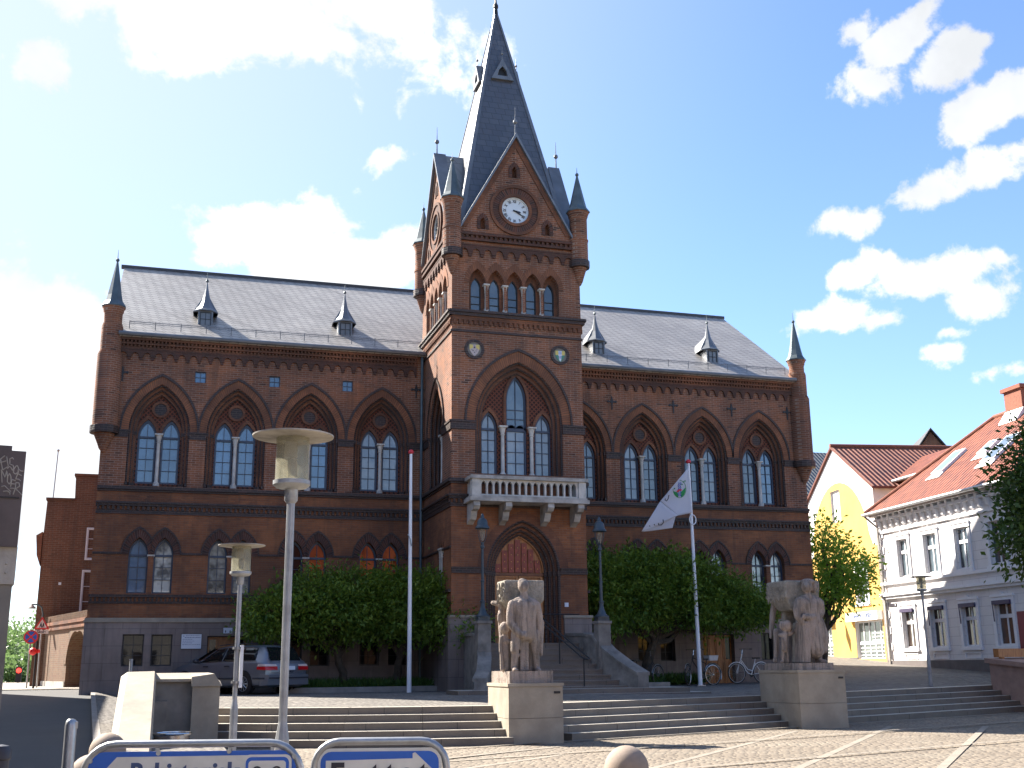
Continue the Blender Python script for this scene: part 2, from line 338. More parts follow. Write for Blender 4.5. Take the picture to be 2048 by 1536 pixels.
class MB:
    def __init__(s, fr=ID): s.v = []; s.f = []; s.fr = fr; s.uv = {}; s.mi = {}; s.cm = 0
    def P(s, u, w, v): s.v.append(s.fr(u, w, v)); return len(s.v) - 1
    def F(s, idx, uv=None):
        s.f.append(tuple(idx)); k = len(s.f) - 1
        if uv: s.uv[k] = uv
        if s.cm: s.mi[k] = s.cm
    def box(s, u0, u1, w0, w1, v0, v1):
        a = [s.P(u, w, v) for v in (v0, v1) for u, w in ((u0, w0), (u1, w0), (u1, w1), (u0, w1))]
        for q in ((3, 2, 1, 0), (4, 5, 6, 7), (0, 1, 5, 4), (1, 2, 6, 5), (2, 3, 7, 6), (3, 0, 4, 7)): s.F([a[i] for i in q])
        return s
    def hexa(s, pts):
        a = []
        for p in pts: s.v.append(Vector(p)); a.append(len(s.v) - 1)
        for q in ((3, 2, 1, 0), (4, 5, 6, 7), (0, 1, 5, 4), (1, 2, 6, 5), (2, 3, 7, 6), (3, 0, 4, 7)): s.F([a[i] for i in q])
        return s
    def prism(s, outer, w0, w1, holes=(), caps=(1, 1)):
        """flat shape with holes in the wall plane, from depth w0 to w1"""
        loops = [outer] + list(holes)
        flat = [p for l in loops for p in l]
        tri = tessellate_polygon([[Vector((x, y, 0)) for x, y in l] for l in loops])
        A = [s.P(x, w0, y) for x, y in flat]; B = [s.P(x, w1, y) for x, y in flat]
        for t in tri:
            a, b, c = (Vector((*flat[i], 0)) for i in t)
            t = t if (b - a).cross(c - a).z > 0 else (t[0], t[2], t[1])
            if caps[0]: s.F([A[i] for i in t])
            if caps[1]: s.F([B[i] for i in reversed(t)])
        o = 0
        for li, l in enumerate(loops):
            n = len(l); ar = sum(l[i][0] * l[(i + 1) % n][1] - l[(i + 1) % n][0] * l[i][1] for i in range(n))
            flip = (ar > 0) == (li == 0)
            for i in range(n):
                j = (i + 1) % n
                q = [A[o + i], B[o + i], B[o + j], A[o + j]]
                s.F(q if flip else q[::-1])
            o += n
        return s
    def ring(s, inner, outer, w0, w1, closed=False):
        """band between two point rows of equal length, uv.u runs along it in metres"""
        n = len(inner); L = [0.]
        for i in range(1, n + (1 if closed else 0)):
            p, q = outer[i - 1], outer[i % n]; p2, q2 = inner[i - 1], inner[i % n]
            L.append(L[-1] + .5 * (math.dist(p, q) + math.dist(p2, q2)))
        ia = [s.P(x, w0, y) for x, y in inner]; oa = [s.P(x, w0, y) for x, y in outer]
        ib = [s.P(x, w1, y) for x, y in inner]; ob = [s.P(x, w1, y) for x, y in outer]
        for i in range(n - (0 if closed else 1)):
            j = (i + 1) % n; a, b = L[i], L[i + 1]
            s.F([ia[i], oa[i], oa[j], ia[j]], [(a, 0), (a, 1), (b, 1), (b, 0)])
            s.F([ib[j], ob[j], ob[i], ib[i]], [(b, 0), (b, 1), (a, 1), (a, 0)])
            s.F([oa[i], ob[i], ob[j], oa[j]], [(a, 1), (a, 1), (b, 1), (b, 1)])
            s.F([ib[i], ia[i], ia[j], ib[j]], [(a, 0), (a, 0), (b, 0), (b, 0)])
        if not closed:
            s.F([ia[0], ib[0], ob[0], oa[0]], [(0, 0)] * 4); s.F([ia[-1], oa[-1], ob[-1], ib[-1]], [(0, 0)] * 4)
        return s
    def tube(s, pts, r, n=6, closed=False, cap=True):
        """round bar through local points; r may be a list"""
        P = [s.fr(*p) for p in pts]; m_ = len(P); rr = r if hasattr(r, '__len__') else [r] * m_
        prev = None; rings = []
        for i in range(m_):
            a = P[(i - 1) % m_] if (closed or i > 0) else P[i]; b = P[(i + 1) % m_] if (closed or i < m_ - 1) else P[i]
            d = (b - a).normalized()
            if prev is None:
                ref = Vector((0, 0, 1)) if abs(d.z) < .9 else Vector((1, 0, 0)); x = d.cross(ref).normalized()
            else: x = (prev - d * prev.dot(d)).normalized()
            prev = x; y = d.cross(x); st = len(s.v)
            for k_ in range(n):
                t = 2 * PI * k_ / n; s.v.append(P[i] + (x * math.cos(t) + y * math.sin(t)) * rr[i])
            rings.append(st)
        for i in range(m_ - (0 if closed else 1)):
            a, b = rings[i], rings[(i + 1) % m_]
            for k_ in range(n): s.F([a + k_, a + (k_ + 1) % n, b + (k_ + 1) % n, b + k_])
        if cap and not closed:
            s.F([rings[0] + k_ for k_ in reversed(range(n))]); s.F([rings[-1] + k_ for k_ in range(n)])
        return s
    def lathe(s, c, prof, n=12, axis=None, rot=0., close=True):
        """prof: list of (radius, height) turned about the vertical through c (world)"""
        c = Vector(c); rs = []
        for r, h in prof:
            st = len(s.v)
            for k_ in range(n):
                t = 2 * PI * k_ / n + rot
                p = Vector((r * math.cos(t), r * math.sin(t), h))
                if axis is not None: p = axis @ p
                s.v.append(c + p)
            rs.append(st)
        for a, b in zip(rs[:-1], rs[1:]):
            for k_ in range(n): s.F([a + k_, a + (k_ + 1) % n, b + (k_ + 1) % n, b + k_])
        if close:
            s.F([rs[0] + k_ for k_ in reversed(range(n))]); s.F([rs[-1] + k_ for k_ in range(n)])
        return s
    def ball(s, c, r, n=12, sc=(1, 1, 1)):
        c = Vector(c); h = n // 2; rs = []
        for i in range(1, h):
            th = PI * i / h; st = len(s.v)
            for k_ in range(n):
                t = 2 * PI * k_ / n
                s.v.append(c + Vector((r * sc[0] * math.sin(th) * math.cos(t), r * sc[1] * math.sin(th) * math.sin(t), -r * sc[2] * math.cos(th))))
            rs.append(st)
        s.v.append(c + Vector((0, 0, -r * sc[2]))); b = len(s.v) - 1; s.v.append(c + Vector((0, 0, r * sc[2]))); t_ = len(s.v) - 1
        for a, d in zip(rs[:-1], rs[1:]):
            for k_ in range(n): s.F([a + k_, a + (k_ + 1) % n, d + (k_ + 1) % n, d + k_])
        for k_ in range(n): s.F([b, rs[0] + (k_ + 1) % n, rs[0] + k_]); s.F([t_, rs[-1] + k_, rs[-1] + (k_ + 1) % n])
        return s
    def quad(s, pts, uv=None):
        a = []
        for p in pts: s.v.append(Vector(p)); a.append(len(s.v) - 1)
        s.F(a, uv); return s
    def build(s, name, mat, parent=None, smooth=False, fix=True, mats=None):
        me = bpy.data.meshes.new(name); me.from_pydata([tuple(p) for p in s.v], [], s.f)
        if s.uv:
            ul = me.uv_layers.new(name='UVMap')
            for k_, cc in s.uv.items():
                pl = me.polygons[k_]
                for li, q in zip(pl.loop_indices, cc): ul.data[li].uv = q
        me.materials.append(MAT[mat])
        if mats:
            for q in mats: me.materials.append(MAT[q])
            for k_, i in s.mi.items(): me.polygons[k_].material_index = i
        if fix:
            b = bmesh.new(); b.from_mesh(me); bmesh.ops.recalc_face_normals(b, faces=b.faces); b.to_mesh(me); b.free()
        if smooth:
            for p in me.polygons: p.use_smooth = True
            try: me.set_sharp_from_angle(angle=R_(40))
            except Exception: pass
        return link(name, me, parent)
def link(name, me, parent=None):
    o = bpy.data.objects.new(name, me); COL.objects.link(o)
    if parent is not None: setp(o, parent)
    return o
_W = {}
def world_of(o):
    M = Matrix.LocRotScale(o.location, o.rotation_euler, o.scale)
    if o.parent: return world_of(o.parent) @ o.matrix_parent_inverse @ M
    return M
def setp(o, p):
    o.parent = p; o.matrix_parent_inverse = world_of(p).inverted()
def tag(o, label=None, cat=None, group=None, kind=None):
    if label: o['label'] = label
    if cat: o['category'] = cat
    if group: o['group'] = group
    if kind: o['kind'] = kind
    return o
def thing(name, loc, label, cat, group=None, rz=0.):
    o = bpy.data.objects.new(name, None); o.empty_display_size = .2; COL.objects.link(o)
    o.location = loc; o.rotation_euler = (0, 0, rz); return tag(o, label, cat, group)
def copy_tree(o, parent=None):
    c = o.copy(); COL.objects.link(c)
    if parent is not None:
        c.parent = parent; c.matrix_parent_inverse = o.matrix_parent_inverse.copy()
    for ch in list(o.children): copy_tree(ch, c)
    return c
def text_mesh(txt, size, depth=.004, align='CENTER', bold=0.):
    cu = bpy.data.curves.new('t', 'FONT'); cu.body = txt; cu.size = size; cu.extrude = depth / 2; cu.align_x = align; cu.align_y = 'CENTER'; cu.offset = bold
    ob = bpy.data.objects.new('t', cu); COL.objects.link(ob)
    dg = bpy.context.evaluated_depsgraph_get(); me = bpy.data.meshes.new_from_object(ob.evaluated_get(dg))
    bpy.data.objects.remove(ob); return me
def put_text(name, txt, size, fr, u, w, v, mat, parent, align='CENTER', rot=0., sx=1., bold=0., depth=.004):
    """lettering lying on a wall frame, reading along u"""
    me = text_mesh(txt, size, depth, align, bold); c, s_ = math.cos(rot), math.sin(rot)
    for q in me.vertices:
        x, y, z = q.co; x *= sx; x, y = x * c - y * s_, x * s_ + y * c
        q.co = fr(u + x, w - z, v + y)
    me.materials.clear(); me.materials.append(MAT[mat]); me.name = name
    return link(name, me, parent)
plain('shield_a', (.46, .38, .36), .4, var=.2, scale=30); plain('shield_yellow', (.62, .48, .12), .4, var=.2, scale=30); plain('shield_green', (.06, .22, .15), .4, var=.2, scale=30)
# ================================================================== TOWN HALL
Y0 = 38.; GB = .05
k = NT('brick_lattice')
x, y, z = k.sep(k.pos())
uu = k.math('ADD', x, y)
a = k.math('FRACT', k.math('DIVIDE', k.math('ADD', uu, z), .15)); b = k.math('FRACT', k.math('DIVIDE', k.math('SUBTRACT', uu, z), .15))
mm = k.math('MAXIMUM', k.math('LESS_THAN', a, .38), k.math('LESS_THAN', b, .38))
c = k.mix(mm, (.035, .022, .018), (.15, .052, .032)); k.bump(mm, .8, .03); k.out(c, .9, spec=.3)
hall = thing('town_hall', (10.65, 38, .1), 'red brick gothic town hall with grey slate roof and tall central clock tower', 'town hall')
F0 = Fr((0, Y0), u=(1, 0)); FT = Fr((0, 34.), u=(1, 0))
FL = Fr((8.42, 36.2), u=(0, -1)); FRR = Fr((12.87, 36.2), u=(0, 1)); FBK = Fr((10.645, 38.4), u=(-1, 0))
def ladder(cx, v0, vs, hw, rise, n=10): return [(cx + hw, v0)] + arc_pts(cx, vs, hw, rise, n) + [(cx - hw, v0)]
def off(rise, hw, d): return rise + d * (1.0 + .35 * rise / max(hw, .01) * .3)
def window(fr, cx, v0, vs, hw, rise, w, gl, frame='frame_blue', cols=2, rows=4, transom=True, ft=.065, name='window', parent=hall, label=None):
    """one pointed timber window: frame with glazing bars and its glass"""
    mb = MB(fr); R2 = rise - ft * 1.6
    mb.prism(lancet(cx, v0, vs, hw, rise), w, w + .07, [lancet(cx, v0 + ft, vs, hw - ft, R2)])
    bt = .009
    for i in range(1, cols):
        u = cx - hw + 2 * hw * i / cols
        mb.box(u - bt, u + bt, w + .012, w + .05, v0 + ft, vs + R2 - .01 if cols == 2 else vs)
    for i in range(1, rows):
        v = v0 + ft + (vs - v0 - ft) * i / rows; mb.box(cx - hw + ft, cx + hw - ft, w + .014, w + .048, v - bt, v + bt)
    if transom: mb.box(cx - hw + ft, cx + hw - ft, w - .008, w + .06, vs - .055, vs + .015)
    o = mb.build(name, frame, parent)
    if label: o['label'] = label
    g = MB(fr).prism(lancet(cx, v0 + .02, vs, hw - .02, rise - .03), w + .052, w + .062, caps=(1, 1)).build('glass', gl, o)
    return o
def rwindow(fr, u0, u1, v0, v1, w, gl, frame='frame_dark', cols=2, rows=2, name='window', parent=hall, ft=.04, bt=.01, depth=.05, midrow=None):
    mb = MB(fr); mb.prism(rect(u0, u1, v0, v1), w, w + depth, [rect(u0 + ft, u1 - ft, v0 + ft, v1 - ft)])
    for i in range(1, cols): u = lerp(u0, u1, i / cols); mb.box(u - bt, u + bt, w + .008, w + depth - .008, v0 + ft, v1 - ft)
    for i in range(1, rows): v = lerp(v0, v1, i / rows); mb.box(u0 + ft, u1 - ft, w + .01, w + depth - .01, v - bt, v + bt)
    if midrow: v = lerp(v0, v1, midrow); mb.box(u0 + ft, u1 - ft, w - .006, w + depth - .012, v - bt * 2, v + bt * 2)
    o = mb.build(name, frame, parent)
    MB(fr).box(u0 + .01, u1 - .01, w + depth * .7, w + depth * .9, v0 + .01, v1 - .01).build('glass', gl, o)
    return o
def column(fr, u, w, v0, v1, r, mat='sandstone', parent=hall, name='column'):
    c = fr(u, w, 0); h = v1 - v0; q = r * 1.75
    mb = MB(); mb.lathe(c, [(q, v0), (q, v0 + .06), (q * .92, v0 + .07), (q * .95, v0 + .10), (r * 1.15, v0 + .13), (r, v0 + .16),
        (r * .93, v1 - .30), (r * 1.25, v1 - .29), (r * 1.25, v1 - .27), (r * .98, v1 - .26), (r * 1.3, v1 - .17), (r * 1.7, v1 - .06), (r * 1.95, v1 - .05)], 10)
    m2 = MB(fr); m2.box(u - r * 2.1, u + r * 2.1, w - r * 2.1, w + r * 2.1, v1 - .048, v1)
    st = len(mb.v); mb.v += m2.v; mb.f += [tuple(i + st for i in f) for f in m2.f]
    return mb.build(name, mat, parent, smooth=True)
def corbel(fr, u0, u1, vt, vb, per, proud, mb):
    """hanging table of little pointed arches"""
    n = max(1, round((u1 - u0) / per)); p = (u1 - u0) / n; t = p * .18; h = vt - vb
    pts = [(u1, vt), (u0, vt)]
    for i in range(n):
        a = u0 + i * p; cx = a + p / 2; hw = (p - 2 * t) / 2
        pts += [(a, vb), (a + t, vb)] + [(x, y) for x, y in reversed(arc_pts(cx, vb + h * .12, hw, h * .55, 3))] + [(a + p - t, vb)]
    pts.append((u1, vb)); mb.prism(pts, -proud, 0)
    for i in range(n + 1):
        a = u0 + i * p; mb.box(max(u0, a - t * .7), min(u1, a + t * .7), -proud * .8, 0, vb - .09, vb - .002)
def dentils(fr, u0, u1, v0, v1, per, proud, mb):
    n = int((u1 - u0) / per)
    for i in range(n): a = u0 + (i + .25) * (u1 - u0) / n; mb.box(a, a + per * .5, -proud, 0, v0, v1)
def clampx(pts, lo, hi): return [(clamp(x, lo, hi), y) for x, y in pts]
MR, LE = 1.56, 6.6
def bay(fr, cx, lo, hi, gls, glabel=None, column_=True):
    """upper floor bay: stepped pointed recess, archivolt, pair of lancets, middle shaft"""
    o = MB(fr)
    o.ring(ladder(cx, 6.6, 8.42, .84, 1.42), ladder(cx, 6.6, 8.42, .96, 1.57), .12, .24)
    o.ring(ladder(cx, 6.6, 8.42, .73, 1.27), ladder(cx, 6.6, 8.42, .85, 1.43), .24, .37)
    o.build('arch_order', 'brick_moulded', hall)
    r = MB(fr)
    for hw, ri, w in ((.93, 1.535, .05), (.83, 1.395, .17), (.735, 1.27, .28)):
        L = ladder(cx, 6.62, 8.42, hw, ri, 8); r.tube([(x, w, y) for x, y in L], .034, 6)
    for s in (-1, 1):
        for hw, w in ((.93, .05), (.83, .17), (.735, .28)):
            r.box(cx + s * hw - .045, cx + s * hw + .045, w - .045, w + .05, 8.30, 8.42)
            r.box(cx + s * hw - .05, cx + s * hw + .05, w - .05, w + .055, 6.62, 6.72)
    r.build('moulding', 'brick_glazed', hall)
    v = MB(fr); v.ring(clampx(arc_pts(cx, 8.42, .965, 1.58), lo, hi), clampx(arc_pts(cx, 8.42, 1.19, 1.84), lo, hi), -.012, .05); v.build('voussoirs', 'voussoir', hall)
    h = MB(fr); h.ring(clampx(arc_pts(cx, 8.42, 1.19, 1.84), lo, hi), clampx(arc_pts(cx, 8.42, 1.26, 1.93), lo, hi), -.05, .0); h.build('hood_mould', 'brick_glazed', hall)
    wn = [(cx - .37, .295), (cx + .37, .295)]
    t = MB(fr); t.prism(lancet(cx, 6.6, 8.42, .76, 1.30), .34, .50, [lancet(c_, 6.72, 8.28, h_, .58) for c_, h_ in wn]); t.build('tympanum', 'brick_lattice', hall)
    a = MB(fr)
    for c_, h_ in wn: a.ring(ladder(c_, 8.2, 8.28, h_, .58), clampx(ladder(c_, 8.2, 8.28, h_ + .085, .71), cx - .72 if c_ < cx else cx, cx if c_ < cx else cx + .72), .30, .345)
    a.ring(circ(cx, 9.2, .2), circ(cx, 9.2, .28), .28, .35, closed=True)
    a.build('lancet_arch', 'brick_moulded', hall)
    MB(fr).prism(circ(cx, 9.2, .2), .315, .338).build('roundel', 'brick_glazed', hall)
    for (c_, h_), g in zip(wn, gls): window(fr, c_, 6.72, 8.28, h_, .58, .39, g, rows=4, label=glabel)
    if column_: column(fr, cx, .24, 6.63, 8.36, .062)
def wing(x0, x1, cen, anchors, gl_up, gl_lo, smalls, base_open):
    E = 1.229
    w = MB(F0); w.prism(rect(x0, x1, 6.5, 11.6), 0, .12, [lancet(c_, 6.6, 8.42, .96, 1.57) for c_ in cen if x0 < c_ - .96] + [rect(a - .18, a + .18, 10.12, 10.50) for a in smalls])
    w.build('brick_wall', 'brick_upper', hall)
    lw = [(c_ + s * .385) for c_ in cen for s in (-1, 1)]
    w = MB(F0); w.prism(rect(x0, x1, 2.42, 6.5), 0, .3, [lancet(c_, 3.18, 4.40, .30, .54) for c_ in lw if x0 < c_ - .3])
    w.build('brick_wall', 'brick_lower', hall)
    for i, c_ in enumerate(cen):
        lo, hi = max(x0, c_ - E), min(x1, c_ + E)
        bay(F0, c_, lo, hi, gl_up[i])
        v = MB(F0); d = MB(F0)
        for s in (-1, 1):
            q = c_ + s * .385
            if q - .3 < x0: continue
            L, H = (x0, c_) if s < 0 else (c_, x1)
            v.ring(clampx(arc_pts(q, 4.40, .305, .55), L, H), clampx(arc_pts(q, 4.40, .50, .82), L, H), -.025, .02)
            d.ring(clampx(arc_pts(q, 4.40, .50, .82), L, H), clampx(arc_pts(q, 4.40, .545, .89), L, H), -.05, .0)
            window(F0, q, 3.18, 4.40, .30, .54, .2, gl_lo[i][0 if s < 0 else 1], rows=3, ft=.055)
        v.build('voussoirs', 'voussoir_dark', hall); d.build('hood_mould', 'brick_glazed', hall)
        column(F0, c_, .1, 3.14, 4.40, .055)
    # string courses and bands
    b = MB(F0)
    es = [x0] + [q for c_ in cen for q in (c_ - .965, c_ + .965)] + [x1]
    for i in range(0, len(es), 2):
        if es[i + 1] > es[i] + .02: b.box(es[i], es[i + 1], -.035, 0, 8.17, 8.36); b.box(es[i], es[i + 1], -.06, 0, 8.36, 8.42)
    b.box(x0, x1, -.11, 0, 6.46, 6.56); b.box(x0, x1, -.05, 0, 6.40, 6.457)
    b.box(x0, x1, -.13, 0, 6.00, 6.07); b.box(x0, x1, -.09, 0, 5.93, 5.997); b.box(x0, x1, -.04, 0, 5.68, 5.80); dentils(F0, x0, x1, 5.803, 5.927, .15, .07, b)
    es = [x0] + [q for c_ in cen for q in (c_ - .385 - .55, c_ + .385 + .55)] + [x1]
    for i in range(0, len(es), 2):
        if es[i + 1] > es[i] + .02: b.box(es[i], es[i + 1], -.04, 0, 4.40, 4.47)
    b.box(x0, x1, -.09, 0, 3.06, 3.14); dentils(F0, x0, x1, 2.93, 3.057, .13, .05, b); b.box(x0, x1, -.03, 0, 2.86, 2.927)
    b.build('string_course', 'brick_glazed', hall)
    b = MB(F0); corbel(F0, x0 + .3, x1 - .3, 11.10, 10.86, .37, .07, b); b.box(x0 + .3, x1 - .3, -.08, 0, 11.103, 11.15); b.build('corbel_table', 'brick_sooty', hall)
    b = MB(F0); dentils(F0, x0 + .3, x1 - .3, 11.20, 11.27, .12, .10, b); dentils(F0, x0 + .3, x1 - .3, 11.34, 11.41, .12, .15, b)
    b.box(x0 + .3, x1 - .3, -.08, 0, 11.153, 11.197); b.box(x0 + .3, x1 - .3, -.13, 0, 11.273, 11.337); b.box(x0 + .3, x1 - .3, -.18, 0, 11.413, 11.56)
    b.build('cornice', 'brick_moulded', hall)
    b = MB(F0)
    for a in anchors:
        b.box(a - .025, a + .025, -.03, 0, 10.02, 10.50); b.box(a - .15, a + .15, -.034, 0, 10.30, 10.35)
        for s in (-1, 1): b.prism(circ(a + s * .15, 10.325, .045, 8), -.036, 0)
        b.prism([(a - .07, 10.30), (a, 10.22), (a + .07, 10.30), (a, 10.55)], -.028, 0)
    b.build('wall_anchor', 'iron_black', hall)
    for a in smalls: rwindow(F0, a - .18, a + .18, 10.12, 10.50, .06, 'glass_sky', 'frame_blue', 2, 2, ft=.025)
    # granite plinth with cellar openings
    p = MB(F0); p.prism(rect(x0 - .06, x1 + .06, -.3, 2.28), -.12, .2, [rect(*o_) for o_ in base_open]); p.build('granite_plinth', 'granite_ashlar', hall)
    p = MB(F0); p.box(x0 - .09, x1 + .09, -.16, .1, 2.283, 2.35); p.box(x0 - .06, x1 + .06, -.13, .1, 2.353, 2.42); p.build('plinth_cap', 'pale_granite', hall)
    p = MB(F0)
    for o_ in base_open: p.box(o_[0] - .02, o_[1] + .02, .15, .3, o_[2] - .02, o_[3] + .02)
    p.build('cellar_opening', 'iron_black', hall)
def wood_door(fr, u0, u1, v0, v1, w):
    d = MB(fr); n = 4; ww = (u1 - u0) / n
    d.box(u0, u1, w + .03, w + .06, v0, v1)
    for i in range(n):
        a = u0 + i * ww
        d.prism(rect(a + .01, a + ww - .01, v0 + .02, v1 - .02), w, w + .03, [rect(a + .05, a + ww - .05, v0 + .10, lerp(v0, v1, .5)), rect(a + .05, a + ww - .05, lerp(v0, v1, .56), v1 - .08)])
    o = d.build('door', 'oak', hall)
    g = MB(fr)
    for i in (0, 3): a = u0 + i * ww; g.box(a + .05, a + ww - .05, w + .02, w + .026, lerp(v0, v1, .56), v1 - .08)
    g.build('door_glass', 'glass_dark', o)
CL, CRr = [-.43, 2.02, 4.46, 6.92], [14.27, 16.74, 19.2, 21.62]
S, K, O_, D_ = 'glass_sky', 'glass_curtain', 'glass_orange', 'glass_dark'
bo = [(-1.11, -.47, .95, 1.92), (-.25, .38, .95, 1.91), (1.44, 2.68, -.25, 1.86), (3.8, 4.42, .9, 1.86), (4.68, 5.3, .9, 1.86), (6.3, 6.95, .9, 1.86), (7.25, 7.9, .9, 1.86)]
wing(-2.2, 8.42, CL, [-1.7, 8.12], [(S, S), (S, S), (S, S), (K, K)], [(S, 'glass_white'), ('glass_white', 'glass_white'), (D_, O_), (O_, O_)], [.77, 3.21, 5.7], bo)
bo2 = [(14.4, 15.0, .95, 1.9), (16.19, 16.75, .95, 1.88), (17.05, 17.62, .95, 1.88), (18.72, 19.97, -.1, 1.88), (21.06, 21.65, .95, 1.92), (22.4, 22.9, .95, 1.92)]
wing(12.87, 23.5, CRr, [15.53, 18.02, 20.46, 22.87], [(K, K), (K, K), (K, K), (K, S)], [(S, D_), (S, D_), (D_, 'glass_white'), ('glass_white', 'glass_white')], [], bo2)
for o_ in bo + bo2:
    if o_[1] - o_[0] > 1: wood_door(F0, o_[0] + .03, o_[1] - .03, o_[2], o_[3] - .03, .08)
    else: rwindow(F0, *o_, .10, D_, rows=3)
# ends, back and core of the two wings
g = MB(); zb = -.3
for x_, n_ in ((-2.2, 0), (23.38, 1)):
    fe = Fr((x_, 0), u=(0, 1)); g.fr = fe
    g.prism([(38.12, zb), (50, zb), (50, 11.55), (44, 15.75), (38.12, 11.55)], -.12 * (1 if n_ else 1), 0)
g.fr = ID; g.box(-2.2, 23.5, 49.8, 50, zb, 11.5); g.build('end_wall', 'brick_upper', hall)
MB().box(-1.9, 23.2, 38.6, 49.7, zb, 11.3).build('inner_wall', 'iron_black', hall)
# slate roof: real slabs with an overhang
def roof_slab(name, mat, x0, x1, ya, za, yb, zb_, th=.1):
    n = Vector((0, -(zb_ - za), (yb - ya))).normalized()
    if n.z < 0: n = -n
    P = [Vector((x, y, z)) for x, y, z in ((x0, ya, za), (x1, ya, za), (x1, yb, zb_), (x0, yb, zb_))]
    return MB().hexa([p - n * th for p in P] + P).build(name, mat, hall)
roof_slab('slate_roof', 'slate_roof', -2.2, 23.5, 37.72, 11.57, 44., 16.02)
roof_slab('slate_roof', 'slate_roof', -2.2, 23.5, 50.28, 11.57, 44., 16.02)
MB().box(-2.3, 23.56, 43.9, 44.1, 15.96, 16.08).build('ridge_cap', 'ridge', hall)
b = MB()
for a0, a1 in ((-1.9, 8.38), (12.9, 23.2)):
    b.tube([(a0, 37.70, 11.58), (a1, 37.70, 11.58)], .075, 8)
b.build('gutter', 'lead', hall)
for a0, a1 in ((-1.6, 8.3), (12.95, 23.0)):
    b = MB(); n = int((a1 - a0) / .8)
    b.tube([(a0, 38.15, 12.12), (a1, 38.15, 12.12)], .014, 5); b.tube([(a0, 38.12, 12.05), (a1, 38.12, 12.05)], .010, 5)
    for i in range(n + 1): x_ = lerp(a0, a1, i / n); b.tube([(x_, 38.16, 11.88), (x_, 38.14, 12.15)], .012, 4)
    b.build('snow_guard', 'lead', hall)
MB().tube([(8.30, 37.85, 11.5), (8.30, 37.88, 6.5), (8.30, 37.85, 6.3), (8.30, 37.8, 2.5), (8.30, 37.75, .15)], .05, 8).build('downpipe', 'verdigris', hall)
# dormers
def dormer(x_):
    y_, zb_ = 38.93, 12.30
    d = MB(); d.box(x_ - .25, x_ + .25, y_, y_ + 1.2, zb_ - .02, 12.96)
    d = d.build('dormer', 'lead', hall)
    f = MB(ID); fr = Fr((0, y_ - .03), u=(1, 0))
    rwindow(fr, x_ - .19, x_ + .19, zb_ + .07, 12.88, 0, D_, 'frame_dark', 2, 2, name='dormer_window', parent=d, ft=.03)
    h = MB(); prof = [(.50, -.06), (.50, -.02), (.40, .05), (.29, .20), (.19, .40), (.12, .62), (.065, .85), (.035, 1.02), (.02, 1.1)]
    n = 8; rs = []
    for r, z_ in prof:
        st = len(h.v)
        for i in range(n):
            t = 2 * PI * (i + .5) / n; h.v.append(Vector((x_ + r * .86 * math.cos(t) * 1.0, y_ + .33 + r * 1.0 * math.sin(t), 12.98 + z_)))
        rs.append(st)
    for a, b_ in zip(rs[:-1], rs[1:]):
        for i in range(n): h.F([a + i, a + (i + 1) % n, b_ + (i + 1) % n, b_ + i])
    h.F([rs[0] + i for i in range(n)]); h.F([rs[-1] + i for i in range(n)])
    # swept back part that dies into the slates
    h.hexa([(x_ - .43, y_ + .2, 12.92), (x_ + .43, y_ + .2, 12.92), (x_ + .36, y_ + 1.35, 12.92), (x_ - .36, y_ + 1.35, 12.92),
            (x_ - .05, y_ + .3, 13.62), (x_ + .05, y_ + .3, 13.62), (x_ + .03, y_ + 1.7, 13.40), (x_ - .03, y_ + 1.7, 13.40)])
    hr = h.build('dormer_roof', 'lead', d)
    MB().ball((x_, y_ + .33, 14.13), .055, 8).tube([(x_, y_ + .33, 14.0), (x_, y_ + .33, 14.45)], [.022, .006], 5).build('finial', 'verdigris', d)
for x_ in (.84, 5.70, 15.45, 20.27): dormer(x_)
def turret(x_, y_, zc, zt, r, cone, steps, tip=.32):
    """round brick corner turret, corbelled out at zc, with its lead cone"""
    pr_ = [(.04, zc - .75), (r * .35, zc - .62), (r * .5, zc - .45), (r * .52, zc - .44), (r * .85, zc - .12), (r * 1.12, zc - .02), (r * 1.12, zc + .10), (r, zc + .12)]
    for i, (zz, rr) in enumerate(steps): pr_ += [(pr_[-1][0], zz), (rr * 1.1, zz + .01), (rr * 1.1, zz + .07), (rr, zz + .08)]
    rl = pr_[-1][0]; pr_ += [(rl, zt - .22), (rl * 1.12, zt - .16), (rl * 1.12, zt - .1), (rl * 1.25, zt - .04), (rl * 1.25, zt)]
    t = MB().lathe((x_, y_, 0), pr_, 14).build('corner_turret', 'brick_upper', hall, smooth=True)
    R1 = rl * 1.38
    c_ = MB().lathe((x_, y_, 0), [(R1, zt + .005), (R1, zt + .04), (rl * 1.0, zt + .2), (rl * .82, zt + .42), (.03, zt + cone)], 8, rot=.39).build('turret_roof', 'verdigris', t)
    MB().ball((x_, y_, zt + cone + .05), .065, 10).tube([(x_, y_, zt + cone - .05), (x_, y_, zt + cone + tip + .1)], [.02, .005], 5).build('finial', 'verdigris', c_)
    MB().lathe((x_, y_, 0), [(r * 1.13, zc - .14), (r * 1.15, zc - .10), (r * 1.15, zc + .10), (r * 1.0, zc + .11)], 14).build('turret_band', 'brick_glazed', t)
turret(-2.12, 37.98, 8.38, 12.50, .40, 1.62, [(10.88, .34), (11.85, .29)])
turret(23.42, 37.98, 8.28, 12.42, .40, 1.58, [(10.88, .34), (11.85, .29)])

